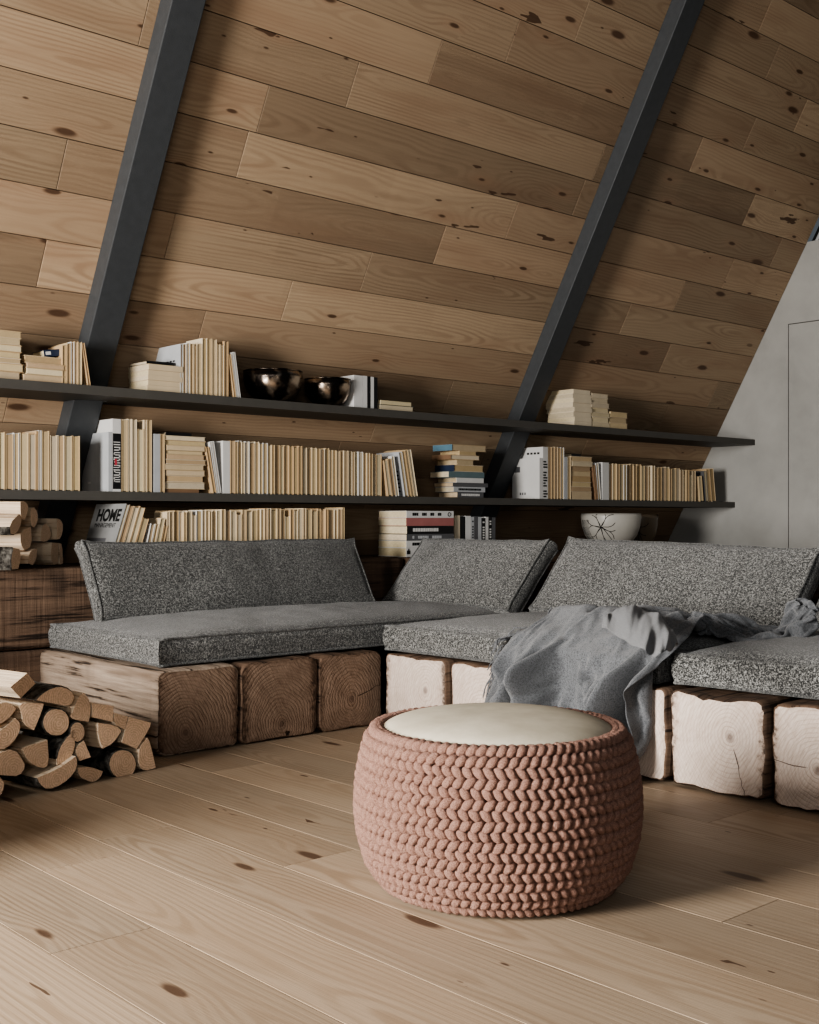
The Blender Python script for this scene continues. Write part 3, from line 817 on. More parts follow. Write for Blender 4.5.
# ------------------------------------------------------------------ books
ORD = ['first','second','third','fourth','fifth','sixth','seventh','eighth','ninth','tenth','eleventh','twelfth','thirteenth','fourteenth','fifteenth','sixteenth','seventeenth','eighteenth','nineteenth']
TENS = {2: 'twent', 3: 'thirt', 4: 'fort', 5: 'fift'}
def ordinal(n):
    if n <= 19: return ORD[n-1]
    t, u = divmod(n, 10)
    return TENS[t]+'ieth' if u == 0 else TENS[t]+'y-'+ORD[u-1]
def book_parts(root, t, d, h, open_side, cover, pages, board=.0022, x_off=0., flat=False, spine=None):
    """upright: thickness t on x, depth d on y, height h on z. flat: t on z, d on y, h on x. open_side 'front' (fore-edge to the room) or 'back' (spine to the room)"""
    b = min(board, t*.3); e = .0035
    mc = MB(); mp = MB()
    def B(mb, a0, a1, y0, y1, l0, l1):
        if flat: mb.box(l0, l1, y0, y1, a0, a1)
        else: mb.box(x_off+a0, x_off+a1, y0, y1, l0, l1)
    B(mc, 0, b, 0, d, 0, h); B(mc, t-b, t, 0, d, 0, h)
    if open_side == 'front': B(mc, b, t-b, d-b, d, 0, h); B(mp, b, t-b, e, d-b, e, h-e)
    elif open_side == 'ends': B(mc, b, t-b, 0, b, 0, h); B(mp, b, t-b, b, d-e, .0008, h-e)
    else: B(mc, b, t-b, 0, b, 0, h); B(mp, b, t-b, b, d-e, e, h-e)
    mc.build('cover', cover if spine is None else cover, root)
    mp.build('page_block', pages, root)
CR, PG = M['cream'], M['pages']
def cov(): return random.choice(CR)
def pag(): return random.choice(PG)
def stand(x0, x1, ytop, Y, z, label, cover=None, open_side='front', depth=None, lean=0., pages=None, group=None, ybot=None):
    """upright book whose front shows between photo columns x0..x1 at the shelf and whose top reaches row ytop; lean = sideways slope"""
    yb = EYE  # unused
    a = at_y(x0, 500, Y).x; b = at_y(x1, 500, Y).x; t = b-a-.0006
    zt = at_y((x0+x1)/2 + lean*0, ytop, Y).z; h = zt-z
    th = math.atan(lean); h = h/math.cos(th)*1. if lean == 0 else (h - abs(math.sin(th))*t)/math.cos(th)
    d = depth or min(.12+.07*random.random(), h*.85)
    tt = t*math.cos(th)
    px = a if lean <= 0 else b
    root = thing('magazine' if cover in (M['mag'], M['white'], M['grey'], M['dgrey'], M['black']) and d > .2 else 'book', label, 'magazine' if d > .2 else 'book', (px, Y, z+.0006), (0, th, 0), group)
    book_parts(root, tt, d, h, open_side, cover or cov(), pages or pag(), x_off=(-tt if lean > 0 else 0.))
    return root, tt, d, h
def lay(x0, x1, y0, y1, Y, label, cover=None, open_side='front', depth=.16, pages=None, yaw=0., group=None, z=None):
    """book lying flat, seen between photo columns x0..x1 and rows y0 (top)..y1 (bottom)"""
    xm = (x0+x1)/2; zb = at_y(xm, y1, Y).z if z is None else z; zt = zb + at_y(xm, y0, Y).z-at_y(xm, y1, Y).z
    a = at_y(x0, 500, Y).x; b = at_y(x1, 500, Y).x
    root = thing('book', label, 'book', (a, Y, zb+.0003), (0, 0, yaw), group)
    book_parts(root, zt-zb-.0005, depth, b-a, open_side, cover or cov(), pages or pag(), flat=True)
    return root, b-a, depth, zt-zb
def pile(x0, x1, tops, ybot, Y, where, zbase, depth=.17, side='front', jx=1.2, cover=None, pages=None, group=None, looks=None):
    """a stack of lying books; tops from the top one down (photo rows)"""
    n = len(tops); z = zbase; rows = list(tops) + [ybot]
    for k in range(n-1, -1, -1):
        xm = (x0+x1)/2
        th = at_y(xm, rows[k], Y).z - at_y(xm, rows[k+1], Y).z
        j0, j1 = random.uniform(-jx, jx), random.uniform(-jx, jx)
        a = at_y(x0+j0, 500, Y).x; b = at_y(x1+j1, 500, Y).x
        yy = Y + random.uniform(-.004, .008)
        pos = 'topmost in' if k == 0 else ('lowest in' if k == n-1 else ordinal(n-k)+' up in')
        root = thing('book', '%s cream book, %s %s' % ('thin' if th < .022 else 'thick', pos, where), 'book', (a, yy, z+.0003), (0, 0, 0), group)
        book_parts(root, th-.0006, depth*random.uniform(.9, 1.05), b-a, side, cover or cov(), pages or pag(), flat=True)
        z += th
    return z
YTb, YMb, YBb = YT+.028, YM+.022, 5.03
G_T, G_M, G_B = 'books on the upper shelf', 'books on the lower shelf', 'books on the backing timber under the shelves'
# -- upper shelf
pile(-14, 22, [327,334,341,348,354.5,360,368], 376, YTb, 'the tall stack at upper shelf left end', ZT, group=G_T, jx=2)
pile(26, 65, [354.5,362,367,373.5], 380.5, YTb, 'the low stack at upper shelf left', ZT, group=G_T, jx=2.2)
zt_ = ZT + at_y(45, 354.5, YTb).z - at_y(45, 380.5, YTb).z
r = thing('book', 'small dark navy book lying tilted on the low stack at upper shelf left', 'book', (at_y(47.5,500,YTb).x, YTb+.03, zt_+.002), (0, -.16, 0), G_T)
book_parts(r, .030, .12, .085, 'back', M['navy'], PG[2], flat=True)
mb = MB(); mb.box(.008, .032, -.0008, -.0002, .008, .022); mb.build('spine_patch', M['white'], r)
for k, (a, b, y, mt) in enumerate([(62.5,67,345,CR[2]),(67.2,71,343,CR[3]),(71.2,74.5,342,M['white']),(74.7,78.3,341.5,CR[2]),(78.5,82.2,342,CR[0])]):
    stand(a, b, y, YTb, ZT, '%s book, %s of five standing between low stack and leaning board' % ('pale' if k == 2 else 'tan', ordinal(k+1)), mt, group=G_T)
stand(88.2, 91, 343.5, YTb, ZT, 'thin tan board leaning alone beside the left roof beam on upper shelf', CR[2], lean=-.16, group=G_T, pages=PG[3])
pile(148, 183, [362.5,368.5,373.5,378.5,383.5], 389.5, YTb, 'the stack under the photo magazine', ZT, depth=.19, side='ends', group=G_T, pages=PG[2], cover=CR[1], jx=.6)
zt_ = ZT + at_y(165, 362.5, YTb).z - at_y(165, 389.5, YTb).z
r = thing('magazine', 'black and white magazine lying on the stack, upper shelf left of centre', 'magazine', (at_y(150,500,YTb).x, YTb+.03, zt_+.001), (0, -.03, .05), G_T)
book_parts(r, .016, .15, .155, 'back', M['black'], PG[2], flat=True)
mb = MB(); mb.box(.005, .06, .01, .07, .0163, .0168); mb.build('cover_photograph', M['grey'], r)
r, t, d, h = stand(180.5, 183, 344, YTb, ZT, 'big pale grey magazine standing behind the short stack, upper shelf', M['grey'], depth=.30, group=G_T)
mb = MB()
for k in range(4): mb.box(-.0006, -.0001, .05+.03*k, .07+.03*k, h*.66, h*.69)
mb.build('cover_lettering', M['ink'], r)
tops = [344,343,343.5,345,343.5,338.5,338.5,339.5,344,345,341.5]
xs = [183.2,186.8,190.2,194,197.2,202.3,207.3,212.2,217.2,220.8,224.3,228.8]
for k in range(11):
    stand(xs[k]+.1, xs[k+1]-.25, tops[k], YTb, ZT, '%s book, %s in the standing row left of the metal bowls' % ('white' if k == 1 else 'cream', ordinal(k+1)), M['white'] if k in (1,) else None, group=G_T)
stand(234.2, 236.6, 354.5, YTb, ZT, 'thin tan book leaning on the row left of the metal bowls', CR[2], lean=-.15, group=G_T)
stand(237, 238.8, 353, YTb, ZT, 'thin white book leaning outside the tan one, left of the bowls', M['white'], lean=-.15, group=G_T, pages=PG[2])
stand(239.2, 241, 352.5, YTb, ZT, 'outermost thin white book leaning next to the first metal bowl', M['white'], lean=-.15, group=G_T, pages=PG[2])
for k, (a, b, y, mt, nm) in enumerate([(354,363,375.5,M['white'],'broad white'),(363.3,367.3,376,M['white'],'slim white'),(367.6,370.6,376.5,M['black'],'black'),(370.9,374,377,M['white'],'thin white'),(374.3,377.6,377.5,M['black'],'outer black')]):
    stand(a, b, y, YTb, ZT, '%s magazine standing right of the second metal bowl' % nm, mt, open_side='back', depth=.19, group=G_T)
lay(380.5, 412, 400.5, 405.5, YTb, 'thin white and black book on top of the small pair, upper shelf', M['black'], depth=.15, group=G_T, z=ZT+.0285, pages=PG[2])
lay(380, 413.5, 405.5, 411, YTb, 'grey teal book under the white one, upper shelf centre', M['teal'], depth=.15, group=G_T, z=ZT, pages=PG[2])
pile(574, 591.5, [391,395.5,400,404.5,409,413.5,418.5,423], 427.5, YTb+.01, 'the tall thin-book stack beside the right roof beam', ZT, depth=.24, side='ends', group=G_T, jx=.6, pages=PG[2], cover=CR[4])
pile(592, 609.5, [395,399.5,404.5,409,414,418.5,424], 429, YTb+.01, 'the middle stack of three, upper shelf right', ZT, depth=.18, group=G_T, jx=.8, pages=PG[2], cover=CR[4])
pile(610, 627.5, [413,418.5,424], 430, YTb+.01, 'the lowest short stack, upper shelf far right', ZT, depth=.16, group=G_T, jx=1., pages=PG[0], cover=CR[1])
# -- lower shelf, left part
xs = [-9,-5,-1,4.8,6.2,13,14.5,19.2,20.5,28.5,29.3,36,36.4,38.8,39,41.6,42,49.3,50,57.3,58,64.5,65.2,72.3,73,80]
tops = [432,433,432,434,433,433,434,431,430.5,431,435.5,435.5,436,436]
pairs = [(-9,-5),(-4.6,-1),(-.6,5),(6,13.4),(14,19.4),(20.3,28.6),(29.2,36),(36.3,38.6),(38.9,41.6),(42.2,49.4),(50.4,57.4),(58,64.4),(65,72.2),(73,80)]
for k, (a, b) in enumerate(pairs):
    stand(a, b, tops[k], YMb, ZM, '%s book, %s in the row left of the first roof beam' % ('white' if k in (4, 8) else 'cream', ordinal(k+1)), M['white'] if k in (4, 8) else None, group=G_M, depth=.15)
r, t, d, h = stand(108.5, 112.3, 432, YMb, ZM, 'pale grey magazine, cover towards the left roof beam, lower shelf', M['grey'], open_side='back', depth=.27, group=G_M)
mb = MB(); mb.box(-.0006, -.0001, .18, .21, .04, .05); mb.build('cover_lettering', M['white'], r)
r, t, d, h = stand(112.6, 121, 419, YMb, ZM, 'thick black-spined magazine with white lettering down its spine', M['white'], open_side='back', depth=.27, group=G_M)
mb = MB(); mb.box(.001, t-.001, -.0008, -.0002, .012, h*.80); mb.build('spine_panel', M['black'], r)
mb = MB(); zq = .045
rs = random.Random(3)
while zq < h*.70:
    hh = .006+.006*rs.random(); w0 = .004+.004*rs.random(); mb.box(w0, t-.004, -.0016, -.001, zq, zq+hh*.45)
    if rs.random() < .6: mb.box(w0, w0+.006, -.0016, -.001, zq, zq+hh)
    if rs.random() < .5: mb.box(t-.010, t-.004, -.0016, -.001, zq, zq+hh)
    zq += hh+.002
mb.build('spine_lettering', M['white'], r)
mb = MB(); mb.box(.010, .022, -.0019, -.0017, h*.36, h*.45); mb.build('spine_emblem', M['rink'], r)
for k, (a, b, y) in enumerate([(122,127.8,419.5),(128.2,132,419),(132.3,137,419.5),(138,144,429),(144.3,147,420),(147.4,152,420)]):
    stand(a, b, y, YMb, ZM, 'tall cream book, %s right of the black-spined magazine' % ordinal(k+1), group=G_M)
stand(154, 160.2, 434, YMb, ZM, 'pale grey book left of the flat stack, lower shelf', M['grey'], open_side='back', group=G_M)
stand(160.6, 164.8, 434, YMb, ZM, 'tan book touching the flat stack, lower shelf left half', CR[3], group=G_M)
zt_ = pile(166, 205.5, [432,436.5,441.5,446.5,450.5,455.5,460.5,466,471.5,478], 485, YMb, 'the tall flat stack, lower shelf left half', ZM+.018, depth=.19, group=G_M, jx=1.5)
r = thing('book', 'brown book at the foot of the tall flat stack, lower shelf', 'book', (at_y(166,500,YMb).x, YMb+.01, ZM+.0004), (0,0,0), G_M)
book_parts(r, .017, .18, at_y(200,500,YMb).x-at_y(166,500,YMb).x, 'back', M['brown'], PG[3], flat=True)
r = thing('magazine', 'black magazine lying on the tall flat stack, lower shelf left half', 'magazine', (at_y(169,500,YMb).x, YMb+.03, zt_+.001), (0,0,.04), G_M)
book_parts(r, .018, .15, .15, 'back', M['black'], PG[2], flat=True)
mb = MB(); mb.box(.03, .07, .02, .08, .0183, .0188); mb.build('cover_photograph', M['grey'], r)
stand(213.4, 216.6, 447, YMb, ZM, 'tan board leaning right of the tall flat stack, lower shelf', CR[2], lean=-.19, group=G_M, pages=PG[3])
stand(217.3, 219.2, 442, YMb, ZM, 'first thin white magazine leaning before the big white cover', M['white'], lean=-.17, group=G_M, pages=PG[2])
stand(219.6, 221.6, 441.5, YMb, ZM, 'second thin white magazine leaning before the big white cover', M['white'], lean=-.17, group=G_M, pages=PG[2])
r, t, d, h = stand(223, 230, 441, YMb, ZM, 'big white magazine starting the long row, lower shelf', M['white'], open_side='back', depth=.13, group=G_M)
def row(x0, x1, y0, y1, Y, z, where, group, lo=2.9, hi=5.2, jit=1.6, whites=(), depth=None):
    x = x0; k = 0; seq = []
    while x < x1-lo*.6:
        w_ = random.uniform(lo, hi)
        if x+w_ > x1-1.5: w_ = x1-x
        seq.append((x, x+w_)); x += w_
    for a, b in seq:
        k += 1; f_ = (a-x0)/(x1-x0)
        y = y0+(y1-y0)*f_ + random.uniform(-.5, jit) + (5 if random.random() < .09 else 0)
        wd = 'thin' if b-a < 3.6 else ('broad' if b-a > 4.6 else 'slim')
        wh = random.random() < .07
        stand(a+.12, b-.28, y, Y + random.uniform(-.004, .012), z, '%s %s book, %s in %s' % (wd, 'white' if wh else 'cream', ordinal(k), where), M['white'] if wh else None, group=group, depth=depth)
row(230.5, 382, 440, 454, YMb, ZM, 'the long row left of the mixed stack', G_M)
stand(388.5, 392.4, 460, YMb, ZM, 'short tan book leaning at the end of the long lower row', CR[2], lean=-.17, group=G_M)
stand(392.8, 396.4, 458.5, YMb, ZM, 'short cream book leaning second at the end of the long lower row', CR[0], lean=-.17, group=G_M)
stand(396.7, 399.4, 456, YMb, ZM, 'white book leaning third at the end of the long lower row', M['white'], lean=-.17, group=G_M, pages=PG[2])
r, t, d, h = stand(405, 408.5, 452, YMb, ZM, 'black and white magazine leaning at the end of the long lower row', M['grey'], lean=-.19, depth=.2, group=G_M)
mb = MB()
for k in range(6): mb.box(-.0007, -.0002, .03, .15, h*(.1+.09*k), h*(.14+.09*k))
mb.build('cover_lettering', M['ink'], r)
for k, (a, b, y) in enumerate([(408.9,411.8,451),(412.1,414.8,450),(415.1,418,450)]):
    stand(a, b, y, YMb, ZM, 'tall cream book leaning, %s of three outside the magazine, lower shelf' % ordinal(k+1), lean=-.2, group=G_M)
# mixed stack
MS = [(436,486,443,449.2,'blue','muted blue and cream','front'),(443.5,476.5,449.2,453.3,None,'small cream','front'),(435.5,480,453.3,458,'brown','brown and cream','front'),
      (441.5,474.5,458,463.3,None,'cream','front'),(438,483,463.3,470,'navy','navy and cream','front'),(432.5,484,470,476,'teal','teal and tan','back'),
      (441,484,476,481,'white','white','back'),(437.5,488.5,481,485.2,'dgrey','dark grey','back'),(437.5,485,485.2,490.3,'grey','pale grey','back'),(442,484,490.3,496,'dgrey','black and white lettered','back')]
z = ZM; YS = YMb+.02
for k in range(9, -1, -1):
    a, b, ya, yb2, mk, nm, sd = MS[k]; th = at_y(460, ya, YS).z - at_y(460, yb2, YS).z
    X0_, X1_ = at_y(a+16,500,YS).x, at_y(b,500,YS).x
    pos = 'topmost in' if k == 0 else 'lowest in' if k == 9 else ordinal(k+1)+' down in'
    r = thing('book', '%s book, %s the mixed stack left of the right roof beam' % (nm, pos), 'book', (X0_, YS+random.uniform(-.003,.006), z+.0003), (0,0,0), G_M)
    book_parts(r, th-.0006, .17, X1_-X0_, sd, M[mk] if mk and k not in (0, 2, 4) else CR[k % 5], PG[k % 3], flat=True)
    L_ = X1_-X0_
    if k in (9, 8):
        mb = MB(); x = L_*.15; rs = random.Random(k)
        while x < L_*.85: wd = .004+.008*rs.random(); mb.box(x, x+wd, -.0012, -.0004, th*.3, th*.7); x += wd+.003
        mb.build('spine_lettering', M['white'] if k == 9 else M['ink'], r)
    if k in (0, 2, 4):
        mb = MB(); mb.box(-.0014, -.0004, 0, .17, .0004, th-.001); mb.build('dust_jacket', M[mk], r)
    z += th
# right of the beam
r, t, d, h = stand(539.5, 542.6, 458, YMb, ZM, 'white magazine, cover towards the right roof beam, lower shelf', M['white'], open_side='back', depth=.24, group=G_M)
mb = MB()
for k in range(3): mb.box(-.0007, -.0002, .12+.02*k, .132+.02*k, h*.1, h*.16)
mb.box(-.0007, -.0002, .17, .22, h*.66, h*.8)
mb.build('cover_lettering', M['dgrey'], r)
r, t, d, h = stand(543, 548, 447, YMb, ZM, 'magazine with black and white patterned spine right of the beam', M['white'], open_side='back', depth=.24, group=G_M)
mb = MB(); rs = random.Random(9)
for k in range(14):
    zq = .01 + (h*.72)*k/14
    if rs.random() < .7: mb.box(.002, t*(.5+.5*rs.random())-.001, -.001, -.0003, zq, zq+h*.03)
for k in range(4): mb.box(-.0007, -.0002, .03+.03*k, .05+.03*k, h*.86, h*.9)
mb.build('spine_lettering', M['ink'], r)
for k, (a, b, y) in enumerate([(548.3,551.8,447),(552,555,447.5),(555.2,558,447),(558.2,560.8,448),(561,564.2,447.5)]):
    stand(a, b, y, YMb, ZM, 'tall tan book, %s right of the patterned-spine magazine' % ordinal(k+1), [CR[0],CR[2],CR[1],CR[2],M['white']][k], group=G_M)
stand(564.8, 567.6, 457, YMb, ZM, 'pale grey book left of the flat stack, right of the beam', M['grey'], open_side='back', group=G_M)
stand(568, 570.8, 457, YMb, ZM, 'cream book touching the flat stack, right of the beam', CR[1], group=G_M)
zt_ = pile(572, 592, [456,461,466,470.5,476,481.5,486.5,491], 499, YMb, 'the flat stack right of the beam, lower shelf', ZM, depth=.17, group=G_M, jx=.8)
r = thing('magazine', 'black magazine lying on the flat stack right of the beam', 'magazine', (at_y(575,500,YMb).x, YMb+.03, zt_+.001), (0,0,.04), G_M)
book_parts(r, .018, .13, .10, 'back', M['black'], PG[2], flat=True)
stand(596.4, 598.4, 465, YMb, ZM, 'brown board leaning right of the flat stack beyond the beam', M['brown'], lean=-.16, group=G_M, pages=PG[3])
stand(598.8, 601.2, 463, YMb, ZM, 'thin white magazine leaning before the white cover beyond the beam', M['white'], lean=-.12, group=G_M, pages=PG[2])
stand(602.4, 609, 462.5, YMb, ZM, 'white magazine starting the right-hand row, lower shelf', M['white'], open_side='back', depth=.12, group=G_M)
row(609.4, 696, 462.5, 470, YMb, ZM, 'the row near the plaster wall', G_M, 2.7, 4.2)
stand(700.4, 703.6, 476, YMb, ZM, 'short cream book leaning at the end of the right-hand row', CR[0], lean=-.12, group=G_M)
stand(706, 708.6, 471, YMb, ZM, 'dark magazine leaning near the plaster wall, lower shelf', M['dgrey'], lean=-.13, group=G_M)
stand(709, 712, 469, YMb, ZM, 'tan board leaning second from the plaster wall, lower shelf', CR[2], lean=-.14, group=G_M)
stand(712.3, 716, 468.5, YMb, ZM, 'cream board leaning nearest the plaster wall, lower shelf', CR[1], lean=-.14, group=G_M)
# -- books on the backing timber
ZP = .685
def standp(x0, x1, ytop, label, *a, **k): return stand(x0, x1, ytop, YBb, ZP, label, *a, **k)
r, t, d, h = standp(108.5, 112.3, 503.5, 'grey home magazine leaning, cover outward, above the left back cushion', M['mag'], open_side='front', depth=.30, lean=.32, group=G_B)
def text(body, size, mat, parent, loc, rot, name='cover_title'):
    c = bpy.data.curves.new(name, 'FONT'); c.body = body; c.size = size; c.extrude = .0003; c.offset = .003 if size > .05 else 0.; c.materials.append(mat)
    o = bpy.data.objects.new(name, c); C.objects.link(o); o.parent = parent; o.location = loc; o.rotation_euler = rot
    bpy.context.view_layer.update()
    me = bpy.data.meshes.new_from_object(o.evaluated_get(bpy.context.evaluated_depsgraph_get()))
    bpy.data.objects.remove(o); me.materials.clear(); me.materials.append(mat)
    o = bpy.data.objects.new(name, me); C.objects.link(o); o.parent = parent; o.location = loc; o.rotation_euler = rot
    return o
# cover faces -x; text reads from far (y=d) to near (y=0)
tx = text('HOME', .082, M['ink'], r, (-t-.0006, d-.045, h-.085), (PI/2, 0, -PI/2))
tx = text('MANAGEMENT', .031, M['ink'], r, (-t-.0006, d-.045, h-.118), (PI/2, 0, -PI/2), 'cover_subtitle')
mb = MB(); mb.box(-t-.0006, -t-.0002, .10, .29, .02, h*.42); mb.build('cover_photograph', M['dgrey'], r)
for k, (a, b, y, mt) in enumerate([(112.8,117.6,504.5,None),(118,123.4,506,None),(123.8,129.6,506,None),(130,136.5,517,CR[2])]):
    standp(a, b, y, 'cream book leaning, %s right of the grey home magazine' % ordinal(k+1), mt, lean=.31, group=G_B)
for k, (a, b, y, mt) in enumerate([(143,147.5,523.5,M['white']),(148,151.5,524,None),(152,156.5,518,None),(157,160.5,525,None)]):
    standp(a, b, y, 'small %s book leaning, %s of four before the cushion-top row' % ('white' if k == 0 else 'cream', ordinal(k+1)), mt, lean=.22, group=G_B)
row(167, 345, 510, 508, YBb, ZP, 'the row above the left back cushion', G_B, 3.0, 5.8, 3.)
BS = [(513,520,'white','pale grey titled'),(520,528,'red','faded red'),(528,536,'black','black titled'),(536,542.5,'dgrey','dark grey'),(542.5,549.5,'white','white lettered'),(549.5,558.5,'white','white emblem-marked')]
YK = 4.985; z = ZP
for k in range(5, -1, -1):
    ya, yb2, mk, nm = BS[k]; th = at_y(430, ya, YK).z - at_y(430, yb2, YK).z
    X0_, X1_ = at_y(407,500,YK).x + random.uniform(-.004,.004), at_y(454,500,YK).x
    pos = 'topmost' if k == 0 else 'lowest' if k == 5 else ordinal(k+1)+' from the top'
    r = thing('book', '%s book, %s of the stack left of the corner back cushion' % (nm, pos), 'book', (X0_, YK+random.uniform(0,.004), z+.0003), (0,0,0), G_B)
    book_parts(r, th-.0006, .245, X1_-X0_, 'ends', M[mk], PG[2], flat=True)
    L_ = X1_-X0_; rs = random.Random(k+50)
    if k in (0, 2, 3, 4):
        mb = MB(); x = L_*.12
        while x < L_*.72:
            wd = .006+.012*rs.random(); mb.box(x, x+wd, -.0012, -.0004, th*.3, th*.72); x += wd+(.003 if rs.random() < .8 else .03)
        if k == 0: mb.tube([(L_*.9+.011*math.cos(q*.6), -.0012, th*.5+.011*math.sin(q*.6)) for q in range(11)], .002, 4, closed=True)
        mb.build('spine_lettering', M['white'] if k == 2 else (M['grey'] if k == 3 else M['ink']), r)
    if k == 5:
        mb = MB(); mb.box(.004, .03, -.0012, -.0004, th*.3, th*.7); mb.box(.014, .022, -.0013, -.0004, th*.5, th*.9); mb.build('spine_emblem', M['ink'], r)
    z += th
for k, (a, b, y, mk) in enumerate([(455,460,515.5,'cream'),(460.3,465.3,516.5,'black'),(465.7,471,516,'white'),(471.4,474.2,517,'grey'),(474.5,478,516.5,'dgrey'),(478.3,481.5,517,'grey'),(481.8,485.5,518,'black'),(485.8,488.5,517,'white'),(488.8,492,517,'black'),(492.3,495.5,517.5,'dgrey')]):
    nm = {'cream': 'cream', 'black': 'black-spined', 'white': 'white-spined', 'grey': 'pale grey', 'dgrey': 'dark grey'}[mk]
    r, t, d, h = stand(a, b, y, YK+.02, ZP, '%s magazine, %s in the group behind the corner back cushion' % (nm, ordinal(k+1)), CR[4] if mk == 'cream' else M[mk], open_side='back', depth=.19, group=G_B)
    if k in (3, 6, 8):
        mb = MB(); rs = random.Random(k)
        for q in range(9):
            if rs.random() < .75: mb.box(t*.25, t*.75, -.0012, -.0004, h*(.3+.07*q), h*(.34+.07*q))
        mb.build('spine_lettering', M['white'] if mk == 'black' else M['ink'], r)

# ------------------------------------------------------------------ bowls
def metal_bowl(x0, x1, ytop, Y, label):
    a, b = at_y(x0, 390, Y).x, at_y(x1, 390, Y).x
    c = Vector(((a+b)/2, Y, ZT))
    # apparent half-width seen along the oblique view
    Rr = (x1-x0)/2/FPX*(c-EYEP).dot(F); H = at_y((x0+x1)/2, ytop+4.5, Y).z - ZT
    root = thing('metal_bowl', label, 'bowl', c + Vector((0, 0, .0005)), group='metal bowls on the upper shelf')
    pr = [(.30,0),(.42,.0),(.62,.09),(.82,.26),(.94,.48),(1.,.75),(1.,1.),(.965,1.),(.955,.78),(.88,.5),(.74,.28),(.5,.13),(.02,.1)]
    mb = MB(); mb.lathe([(r*Rr, z*H) for r, z in pr], 48); mb.build('bowl_body', M['bowl'], root, smooth=True)
    mb = MB(); mb.tube([(Rr*.983*math.cos(2*PI*k/48), Rr*.983*math.sin(2*PI*k/48), H) for k in range(48)], .004, 6, closed=True)
    mb.build('rim', M['bowl'], root, smooth=True)
metal_bowl(243, 302, 367.5, YT+.110, 'dark hammered metal bowl beside the leaning white books')
metal_bowl(304, 350.5, 375.5, YT+.110, 'dark hammered metal bowl beside the standing white magazines')
def ceramic(cx, wpx, ytop, Y, label, body, deco, petals):
    c = at_y(cx, 515, Y); c.z = ZP+.0005
    Rr = wpx/2/FPX*(c-EYEP).dot(F); H = at_y(cx, ytop, Y).z - ZP
    root = thing('ceramic_bowl', label, 'bowl', c, group='ceramic bowls under the shelves')
    pr = [(.35,0),(.42,0),(.44,.05),(.66,.18),(.86,.40),(.96,.65),(1.,.92),(.985,1.),(.95,.98),(.93,.7),(.8,.42),(.55,.2),(.02,.14)]
    prof = [(r*Rr, z*H) for r, z in pr]
    mb = MB(); mb.lathe(prof, 48); mb.build('bowl_body', body, root, smooth=True)
    out = [(q[0], q[1]) for q in prof[2:8]]
    def surf(a, z):
        for (r0, z0), (r1, z1) in zip(out, out[1:]):
            if z <= z1: t = (z-z0)/(z1-z0); r = r0+(r1-r0)*t; break
        else: r = out[-1][0]
        return Vector((math.cos(a)*(r+.001), math.sin(a)*(r+.001), z))
    if deco:
        base = math.atan2(-c.y, -c.x)
        mb = MB(); ca, cz = base-.35, H*.62
        for k in range(petals):
            q = 2*PI*k/petals+.3; L = (.36 if k % 2 else .30)*H*1.4
            pts = []
            for s in range(7):
                t = s/6; rr = L*t; ww = .25*math.sin(t*PI)*(1 if k % 2 else -1)
                aa = ca + rr*math.cos(q+ww)/Rr; zz_ = min(max(cz + rr*math.sin(q+ww), H*.08), H*.97); pts.append(surf(aa, zz_))
            mb.tube(pts, .0022, 4)
        mb.tube([surf(ca+.05+.5*s/8, cz-(H*.5)*(s/8)) for s in range(9)], .0025, 4)
        mb.tube([surf(ca-.1+.7*s/8, H*.16+.06*H*math.sin(s/8*PI)) for s in range(9)], .0022, 4)
        for k in range(8):
            mb.tube([surf(ca-.5-.06*k+.05*math.sin(s), H*(.12+.1*s)) for s in range(8)], .0014, 4)
        mb.build('floral_drawing', M['ink'], root)
ceramic(611, 60, 513.5, 5.2, 'white ceramic bowl with black flower drawing behind the long back cushion', M['ceramic'], True, 13)
ceramic(641, 34, 514.5, 5.3, 'smaller brown ceramic bowl half behind the white flower bowl', M['ceramic_dark'], True, 7)

